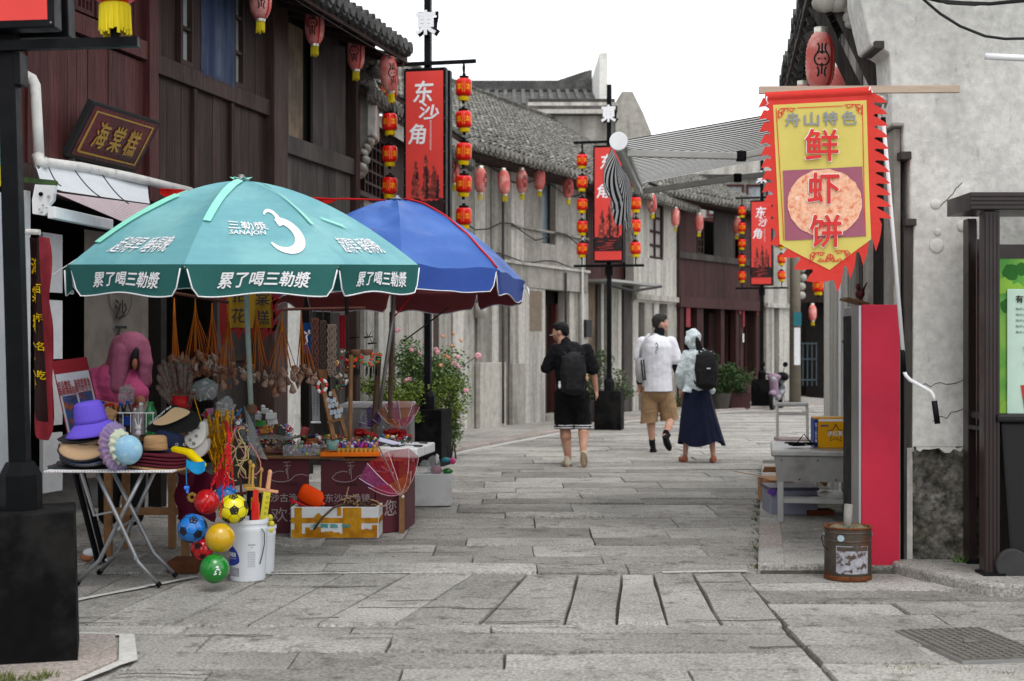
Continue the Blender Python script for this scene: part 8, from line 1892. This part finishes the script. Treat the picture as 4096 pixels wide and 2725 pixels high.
def eyes(t, c, M, sc=1.):
    b = MB()
    for s in (-1, 1): b.ell(c+M@(V(s*.031, .083, .008)*sc), (.009*sc, .006*sc, .005*sc), 8, 6)
    b.build('eyes', m_ink, t, True)
def shoe(t, heel, toe, m, sole, tall=.06, w=.045, nm='shoe'):
    h, q = V(*heel), V(*toe); d = (q-h).normalized(); up_ = V(0, 0, 1)-d*d.z; up_.normalize(); b = MB()
    b.cap2(h+d*.04+up_*.035, q-d*.05+up_*.03, .042, .038, 12).cap2(h+d*.04+up_*.05, h+d*.05+up_*(.05+tall), .04, .038, 12); o = blend(nm, b, .007, m, t, 3)
    x = d.cross(up_); s = MB(); n = 14; pts = []
    for k in range(n*2): a = 2*PI*k/(2*n); u = math.cos(a); v = math.sin(a); pts.append(h.lerp(q, .5)+d*u*((q-h).length/2+.0)+x*v*w*(1+.12*u))
    s.add([p for p in pts]+[p+up_*.022 for p in pts], [tuple(range(2*n))[::-1], tuple(range(2*n, 4*n))]+[(k, (k+1) % (2*n), 2*n+(k+1) % (2*n), 2*n+k) for k in range(2*n)]); s.build('sole', sole, o, bevel=.003)
def backpack(label, P_, rz, w, h, d, m, tilt=0):
    t = thing('backpack', label, 'backpack', P_, rz, None, (tilt, 0, rz)); b = MB(); b.cbox((0, 0, 0), (w*.86, d*.7, h*.86)).ell((0, -.02, .02), (w*.5, d*.55, h*.5), 16, 12).ell((0, -.0, -h*.3), (w*.46, d*.6, h*.22), 14, 9); blend('main_pack', b, .01, m, t, 5, (.012, .06))
    b = MB(); b.cbox((0, -d*.52, -h*.18), (w*.62, d*.25, h*.42)); blend('front_pocket', b, .01, m, t, 5, (.01, .05))
    for s in (-1, 1): MB().tube([(s*w*.2, d*.3, h*.4), (s*w*.28, d*.5, h*.5), (s*w*.3, d*1.1, h*.42), (s*w*.45, d*1.1, h*.1)], .017, 8).build('shoulder_strap', m, t, True); MB().tube([(s*w*.45, d*.2, -h*.35), (s*w*.52, d*.6, -h*.2)], .009, 6).build('lower_strap', m, t, True)
    MB().tube([(-.04, 0, h*.5), (-.03, 0, h*.56), (.03, 0, h*.56), (.04, 0, h*.5)], .009, 7).build('grab_loop', m, t, True); return t
cbk = mat('cloth_black', (.009, .009, .011), .9, var=.15, scale=8, bump=.25, bscale=14, spec=.15, bdist=.03); cbk2 = mat('cloth_black_short', (.007, .007, .008), .85, var=.1, bump=.2, bscale=10, spec=.15, bdist=.03)
pkm = mat('pack_black', (.012, .012, .014), .7, var=.2, bump=.2, spec=.25); sole_t, sh_t = plain('sole_tan', H('b89878'), .8), mat('shoe_khaki', H('c0b6a2'), .8, var=.15, bump=.1)
# man in black, smoking
p = ground(2288, 1866); A = thing('person', 'man in black shirt and long black shorts walking away with a cigarette, head turned left', 'person', (p.x, p.y, 0), 0)
b = MB(); hc = (-.135, .04, 1.62); c, M = head(b, hc, 1.15, -.1, 1.02)
b.cap2((-.1, .01, 1.46), (-.13, .03, 1.56), .065, .06).cap2((0, 0, 1.0), (-.02, 0, 1.3), .17, .19, 16)
b.cap2((-.2, 0, 1.4), (-.31, .02, 1.17), .062, .05).cap2((-.31, .02, 1.17), (-.22, .2, 1.36), .046, .034).cap2((.17, 0, 1.4), (.255, -.02, 1.15), .065, .05).cap2((.255, -.02, 1.15), (.29, .02, .92), .048, .031)
hand(b, (-.22, .2, 1.37), (.4, .3, .9), 1, .8); hand(b, (.292, .02, .91), (-.02, .1, -1), -1, .7)
b.cap2((-.09, 0, .9), (-.085, .02, .5), .1, .07, 14).cap2((-.085, .02, .5), (-.075, .0, .36), .066, .072, 14).cap2((-.075, 0, .36), (-.045, .03, .1), .07, .04, 14).cap2((.1, 0, .9), (.14, .04, .5), .1, .07, 14).cap2((.14, .04, .5), (.135, -.06, .4), .062, .068, 14).cap2((.135, -.06, .4), (.125, -.2, .2), .066, .038, 14)
b.cap2((-.045, .03, .1), (-.06, .12, .05), .04, .03).cap2((.125, -.2, .2), (.13, -.12, .1), .038, .03); blend('body', b, .0075, m_skin, A, 3)
hair(A, c, M, 1.02); eyes(A, c, M, 1.02)
b = MB(); b.cap2((-.0, 0, .98), (-.02, 0, 1.3), .19, .215, 18).ell((-.03, 0, 1.38), (.215, .13, .1), 18, 10).cap2((-.2, 0, 1.4), (-.305, .02, 1.19), .085, .075, 14).cap2((-.305, .02, 1.19), (-.26, .12, 1.27), .07, .055, 12).cap2((.17, 0, 1.4), (.25, -.02, 1.18), .088, .082, 14).cap2((-.06, 0, 1.42), (-.085, .01, 1.49), .09, .075).cap2((0, 0, .86), (0, 0, 1.0), .195, .19, 16); blend('shirt', b, .009, cbk, A, 4, (.03, .07), [((0, 0, .8), (0, 0, 1))])
b = MB(); b.cap2((0, 0, .84), (0, 0, .93), .175, .18, 16).cap2((-.1, 0, .85), (-.095, .015, .42), .12, .125, 14).cap2((.1, 0, .85), (.125, .02, .42), .12, .125, 14); blend('shorts', b, .009, cbk2, A, 4, (.025, .08), [((0, 0, .455), (0, 0, 1))])
for (x, y, z) in ((-.095, .015, .462), (.125, .02, .462)):
    for k in (0, .028): MB().lathe([(.122, z+k), (.127, z+.007+k), (.124, z+.014+k)], 24, (x, y, 0)).build('hem_stripe', m_wtext, A, True)
shoe(A, (-.05, -.03, .0), (-.09, .22, .0), sh_t, sole_t); shoe(A, (.12, -.27, .19), (.14, -.17, .0), sh_t, sole_t)
t = MB().tube([(-.2, .14, 1.575), (-.265, .17, 1.585)], .004, 6).build('cigarette', m_wtext, None, loc=(p.x, p.y, 0)); tag(t, 'lit cigarette held in the lips of the man in black', 'cigarette')
t = MB().cbox((0, 0, 0), (.014, .07, .14), (.15, 0, 0)).build('phone', m_iron, None, bevel=.005, loc=(p.x+.272, p.y+.01, .82)); tag(t, 'dark phone held in the right hand of the man in black', 'phone')
backpack('plain black backpack on the back of the man in black', (p.x-.0, p.y-.25, 1.12), .05, .32, .5, .15, pkm)
for (x, z, m, lb) in ((-.16, .98, m_wtext, 'white trinket clipped low on the left of the black backpack'), (.165, 1.07, plain('trinket_tan', H('c8a078'), .6), 'tan and white charm clipped on the right of the black backpack')):
    t = MB().ell((0, 0, 0), (.018, .012, .035), 9, 7).ell((0, 0, .04), (.014, .014, .014), 8, 6).build('bag_charm', m, None, True, loc=(p.x+x, p.y-.3, z)); tag(t, lb, 'charm')
# man in the white T-shirt
p = ground(2628, 1810); Bm = thing('person', 'tall man in white T-shirt and tan shorts with black arm sleeves, face turned right', 'person', (p.x, p.y, 0), 0)
b = MB(); c, M = head(b, (.045, .02, 1.765), -1.25, .0, 1.1)
b.cap2((.01, 0, 1.56), (.035, 0, 1.68), .065, .06).cap2((0, 0, 1.05), (0, 0, 1.42), .17, .19, 16)
b.cap2((-.18, 0, 1.52), (-.24, .0, 1.2), .06, .05).cap2((-.24, .0, 1.2), (-.235, .05, .92), .046, .032).cap2((.17, 0, 1.52), (.25, -.02, 1.2), .06, .05).cap2((.25, -.02, 1.2), (.325, .05, .97), .046, .032)
hand(b, (-.235, .05, .91), (0, .1, -1), 1, .6, 1.05); hand(b, (.327, .05, .96), (.1, .15, -1), -1, .6, 1.05)
b.cap2((-.09, 0, .9), (-.085, .03, .52), .09, .065, 14).cap2((-.085, .03, .52), (-.08, .01, .38), .06, .063, 14).cap2((-.08, .01, .38), (-.06, .04, .1), .062, .036, 14).cap2((.1, 0, .9), (.2, .05, .52), .09, .065, 14).cap2((.2, .05, .52), (.17, -.06, .42), .06, .062, 14).cap2((.17, -.06, .42), (.085, -.25, .24), .06, .038, 14)
b.cap2((-.06, .04, .1), (-.04, .14, .05), .036, .03).cap2((.085, -.25, .24), (.1, -.16, .12), .036, .03); blend('body', b, .008, m_skin, Bm, 3)
hair(Bm, c, M, 1.1, 0, mat('hair_greyblack', (.03, .028, .026), .7, var=.4, scale=80, bump=.3)); eyes(Bm, c, M, 1.1)
wt = mat('cloth_white', (.74, .74, .79), .85, var=.04, bump=.5, bscale=4, bdist=.04, stretch=(2.2, 1, .5)); tn = mat('cloth_tan', H('94785a'), .85, var=.1, bump=.35, bscale=10, bdist=.03)
b = MB(); b.cap2((0, 0, 1.0), (0, 0, 1.4), .205, .22, 18).cap2((0, 0, .75), (0, 0, 1.0), .215, .205, 18).ell((0, 0, 1.5), (.225, .13, .1), 18, 10).cap2((-.19, 0, 1.5), (-.235, 0, 1.3), .09, .085, 14).cap2((.18, 0, 1.5), (.25, -.01, 1.27), .095, .095, 14).cap2((0, 0, 1.53), (.02, 0, 1.6), .1, .075); blend('shirt', b, .009, wt, Bm, 5, (.03, .2), [((0, 0, .84), (0, 0, 1))])
b = MB(); b.cap2((.015, 0, 1.56), (.035, .0, 1.66), .085, .075, 14).cap2((-.24, 0, 1.26), (-.24, 0, 1.18), .058, .058).cap2((-.24, .0, 1.2), (-.236, .045, .96), .057, .044).cap2((.248, -.02, 1.25), (.25, -.02, 1.2), .06, .06).cap2((.25, -.02, 1.2), (.322, .045, .99), .058, .045); blend('sleeves_and_gaiter', b, .008, cbk, Bm, 3, (.006, .03))
b = MB(); b.cap2((0, 0, .84), (0, 0, .95), .18, .18, 16).cap2((-.1, 0, .85), (-.1, .02, .4), .118, .128, 14).cap2((.1, 0, .85), (.175, .03, .45), .118, .13, 14); blend('shorts', b, .009, tn, Bm, 4, (.03, .13), [((0, 0, .42), (-.12, 0, 1))])
b = MB(); b.cap2((-.068, .03, .22), (-.06, .04, .1), .047, .042).cap2((.1, -.22, .28), (.085, -.25, .22), .047, .042); blend('socks', b, .007, cbk, Bm, 2)
ws = plain('sole_black', (.02, .02, .02), .8); shoe(Bm, (-.06, -.02, .0), (-.02, .24, .0), cbk, ws, .05, .05); shoe(Bm, (.06, -.32, .23), (.15, -.2, .03), cbk, ws, .05, .05)
vs, fs = ribbons([arc(.0, .045, .022, 150, -90, 8)+arc(.0, -.0, .02, 90, -100, 6)+[(-.01, -.05), (.0, -.07)], [(.0, .068), (.006, .08)]], .011); flat('back_print', vs, fs, lambda x, z: (-.035+x, -.253+.0*z, 1.42+z), plain('print_grey_dark', (.12, .12, .13), .8), Bm)
t = thing('sling_bag', 'grey sling bag with black stripes under the left arm of the man in white', 'bag', (p.x-.24, p.y-.1, 1.14), 0); b = MB(); b.ell((0, 0, 0), (.07, .1, .19), 14, 12); blend('bag', b, .009, mat('bag_grey', (.38, .38, .38), .8, var=.1, bump=.2), t, 3)
for x in (.005, .035): MB().tube([(x, -.105, .13), (x+.012, -.112, 0), (x+.028, -.1, -.15)], .009, 7).build('stripe', m_iron, t, True)
MB().tube([(.0, -.04, .17), (.01, -.09, .3), (.07, -.11, .42), (.12, -.02, .47)], .022, 8).build('strap', plain('strap_grey', (.5, .5, .52), .8), t, True)
# woman with the hood
p = ground(2790, 1850); Wm = thing('person', 'woman in pale mint hooded cardigan and long navy skirt walking beside the man in white', 'person', (p.x, p.y, 0), 0)
b = MB(); c, M = head(b, (-.055, .02, 1.535), 0, -.15, .98); b.cap2((-.03, 0, 1.38), (-.05, .01, 1.48), .05, .05).cap2((0, 0, .95), (0, 0, 1.25), .14, .15, 14)
b.cap2((-.14, 0, 1.33), (-.22, -.02, 1.1), .045, .04).cap2((-.22, -.02, 1.1), (-.2, .1, .92), .038, .026).cap2((.15, 0, 1.33), (.19, .05, 1.08), .045, .04).cap2((.19, .05, 1.08), (.17, .18, 1.0), .036, .026); hand(b, (-.2, .1, .91), (0, .1, -1), 1, .6, .85); hand(b, (.17, .18, 1.0), (0, .9, -.2), -1, .6, .85)
b.cap2((-.09, .0, .8), (-.13, .04, .3), .08, .045, 12).cap2((-.13, .04, .3), (-.15, .06, .06), .045, .028, 12).cap2((.08, 0, .8), (.17, -.05, .3), .08, .045, 12).cap2((.17, -.05, .3), (.18, -.12, .07), .045, .028, 12).cap2((-.15, .06, .05), (-.17, .16, .03), .028, .024).cap2((.18, -.12, .06), (.18, -.03, .03), .028, .024); blend('body', b, .008, m_skin, Wm, 3)
mt = mat('cloth_mint', (.66, .74, .76), .85, var=.05, bump=.35, bscale=9, bdist=.03)
b = MB(); b.ell(c+V(-.0, -.01, .02), (.095, .115, .115), 18, 12).ell(c+V(-.05, -.05, -.02), (.06, .07, .07), 14, 9).ell(c+V(.0, -.03, -.07), (.07, .075, .06), 14, 9).cap2(c+V(.0, -.04, .1), c+V(.02, -.05, .13), .03, .01); blend('hood', b, .008, mt, Wm, 2, (.03, .05))
b = MB(); b.cap2((0, 0, 1.0), (0, 0, 1.27), .165, .17, 16).ell((0, 0, 1.33), (.17, .1, .08), 16, 9).cap2((-.14, 0, 1.33), (-.22, -.02, 1.1), .068, .06, 12).cap2((-.22, -.02, 1.1), (-.2, .09, .95), .058, .045, 12).cap2((.15, 0, 1.33), (.19, .05, 1.08), .068, .058, 12).cap2((.19, .05, 1.08), (.17, .16, 1.01), .055, .042, 12).cap2((-.06, 0, .95), (-.15, -.06, .86), .12, .06, 12).cap2((.1, 0, .98), (.17, -.03, .9), .1, .05, 12); blend('cardigan', b, .009, mt, Wm, 3, (.035, .06), [((0, 0, .86), (.15, 0, 1))])
def skf(u, v): a = 2*PI*u; r = .15+.14*v**1.1; fo = 1+.06*v*math.sin(a*9+2*v)+.035*v*math.sin(a*17); return ((r*fo*math.cos(a))*1.0+.05*v*v, r*.82*fo*math.sin(a), .98-(.74+.035*math.sin(a*3+1)*v)*v)
MB().grid(skf, 90, 16).build('skirt', mat('cloth_navy', (.008, .011, .032), .85, var=.15, bump=.15, spec=.2), Wm, True)
b = MB()
for k in range(5): b.cap2(c+V(.03+.012*k, -.1-.003*k, .02-.02*k), c+V(.05+.014*k, -.12, -.24+.02*k), .022, .012)
blend('hair', b, .007, m_hair, Wm, 2, (.012, .02))
fl_ = plain('flat_coral', H('a86a50'), .5); shoe(Wm, (-.14, .0, .0), (-.2, .2, .0), fl_, fl_, -.02, .034); shoe(Wm, (.18, -.2, .02), (.18, .03, .0), fl_, fl_, -.02, .034)
t = backpack('black backpack with small white label on the back of the hooded woman', (p.x+.08, p.y-.22, 1.15), -.1, .3, .47, .15, pkm); piece('white_label', m_wtext, t, .0, .045, -.135, -.128, .02, .035)
# seller in pink under the umbrella
p = V(at(475, 0, 10.75).x, 10.75, .06); S = thing('person', 'seller in pink shirt with a pink cloth draped over her head, bending over the table', 'person', p, 0)
b = MB(); c, M = head(b, (.14, -.06, 1.34), -1.15, -.55, 1.0); b.cap2((.02, 0, 1.22), (.11, -.03, 1.3), .055, .05).cap2((0, .05, .8), (-.02, 0, 1.1), .16, .17, 16)
b.cap2((-.15, -.05, 1.14), (-.17, -.16, .95), .05, .045).cap2((-.17, -.16, .95), (.08, -.32, .93), .045, .032).cap2((.1, -.05, 1.14), (.2, -.16, .98), .05, .045).cap2((.2, -.16, .98), (.26, -.36, .96), .042, .03); hand(b, (.09, -.32, .93), (1, -.2, -.1), -1, .5, .9); hand(b, (.26, -.36, .95), (.1, -1, -.3), -1, .5, .9)
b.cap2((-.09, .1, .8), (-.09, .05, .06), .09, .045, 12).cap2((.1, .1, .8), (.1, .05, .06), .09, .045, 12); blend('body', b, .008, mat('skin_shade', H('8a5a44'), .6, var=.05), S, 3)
pkc = fabric('pink_cotton', H('b04a74'), .1, .85, wr=.4, wsc=9); b = MB(); b.cap2((0, .06, .78), (-.02, 0, 1.08), .185, .19, 16).ell((-.02, 0, 1.15), (.19, .13, .1), 16, 10).cap2((-.15, -.04, 1.14), (-.175, -.14, .98), .085, .08, 12).cap2((.1, -.04, 1.14), (.19, -.13, 1.02), .08, .075, 12).cap2((.02, 0, 1.2), (.05, -.01, 1.24), .09, .07); blend('shirt', b, .009, pkc, S, 4, (.02, .07))
b = MB(); b.ell((.11, -.03, 1.36), (.13, .13, .13), 18, 12).cap2((.06, .0, 1.36), (-.01, .0, 1.12), .125, .12, 16).cap2((.05, -.1, 1.33), (.02, -.13, 1.08), .08, .07, 14).cap2((.14, .06, 1.34), (.17, .05, 1.12), .09, .07, 12).cap2((.19, -.06, 1.39), (.225, -.08, 1.25), .06, .055, 12).cap2((.225, -.08, 1.25), (.21, -.09, 1.1), .055, .045, 12)
blend('head_cloth', b, .008, fabric('pink_towel', H('9a5870'), .12, .85, wr=.6, wst=(2, 2, .4)), S, 4, (.012, .06))
MB().ell((.155, -.135, 1.29), (.03, .035, .085), 12, 9, rot=(0, .2, 0)).build('hair', m_hair, S, True); MB().ell((.16, -.152, 1.25), (.022, .022, .05), 12, 9).build('cheek', mat('skin_shade', H('8a5a44'), .6), S, True)  # black ellipsoid puts hair and the hood opening's shade in as colour
b = MB(); b.cap2((-.09, .1, .8), (-.09, .05, .1), .11, .08, 12).cap2((.1, .1, .8), (.1, .05, .1), .11, .08, 12); blend('trousers', b, .011, cbk2, S, 3)
# ---------- parked scooter ----------
v = at(3108, 0, 33.4); t = thing('motor_scooter', 'parked pink and grey motor scooter with round mirror beyond the farthest lamp post', 'scooter', (v.x, 33.4, .0), math.radians(-112)); t.scale = (.85,)*3
sg, sp_ = plain('scooter_grey', (.09, .09, .11), .3, coat=.4), plain('scooter_pink', (.26, .18, .25), .35, coat=.2)
for x in (-.62, .62):
    w = MB().tube([(x, -.05, .24), (x, .05, .24)], .24, 24).build('wheel', m_iron, t, bevel=.02); MB().tube([(x, -.056, .24), (x, .056, .24)], .12, 16).build('rim', m_steeld, w)
b = MB(); b.cap2((-.55, 0, .5), (-.1, 0, .42), .14, .12).cap2((-.1, 0, .34), (.3, 0, .34), .11, .1).cap2((-.62, 0, .55), (-.4, 0, .62), .12, .15); blend('rear_body', b, .02, sg, t, 4)
b = MB(); b.cap2((.34, 0, .4), (.46, 0, .8), .12, .13).ell((.42, 0, .9), (.13, .2, .1), 14, 9).cap2((.5, 0, .46), (.68, 0, .46), .07, .09); blend('front_fairing', b, .02, sp_, t, 4)
b = MB(); b.cap2((-.6, 0, .74), (-.05, 0, .7), .1, .11); blend('seat', b, .02, m_iron, t, 3); MB().ell((-.72, 0, .88), (.17, .19, .14), 14, 9).build('top_box', m_iron, t, True)
MB().tube([(.4, -.32, .99), (.44, 0, .96), (.4, .32, .99)], .02, 8).build('handlebar', m_iron, t, True); MB().tube([(.46, 0, .5), (.62, 0, .24)], .03, 8).build('fork', m_steeld, t); MB().ell((.54, 0, .84), (.04, .09, .07), 12, 8).build('headlight', m_glass, t, True)
for s in (-1, 1): m_ = MB().tube([(.42, s*.24, 1.0), (.4, s*.3, 1.18)], .008, 6).build('mirror_arm', m_iron, t); MB().ell((.4, s*.31, 1.24), (.02, .07, .07), 14, 9).build('mirror', m_iron, m_, True)
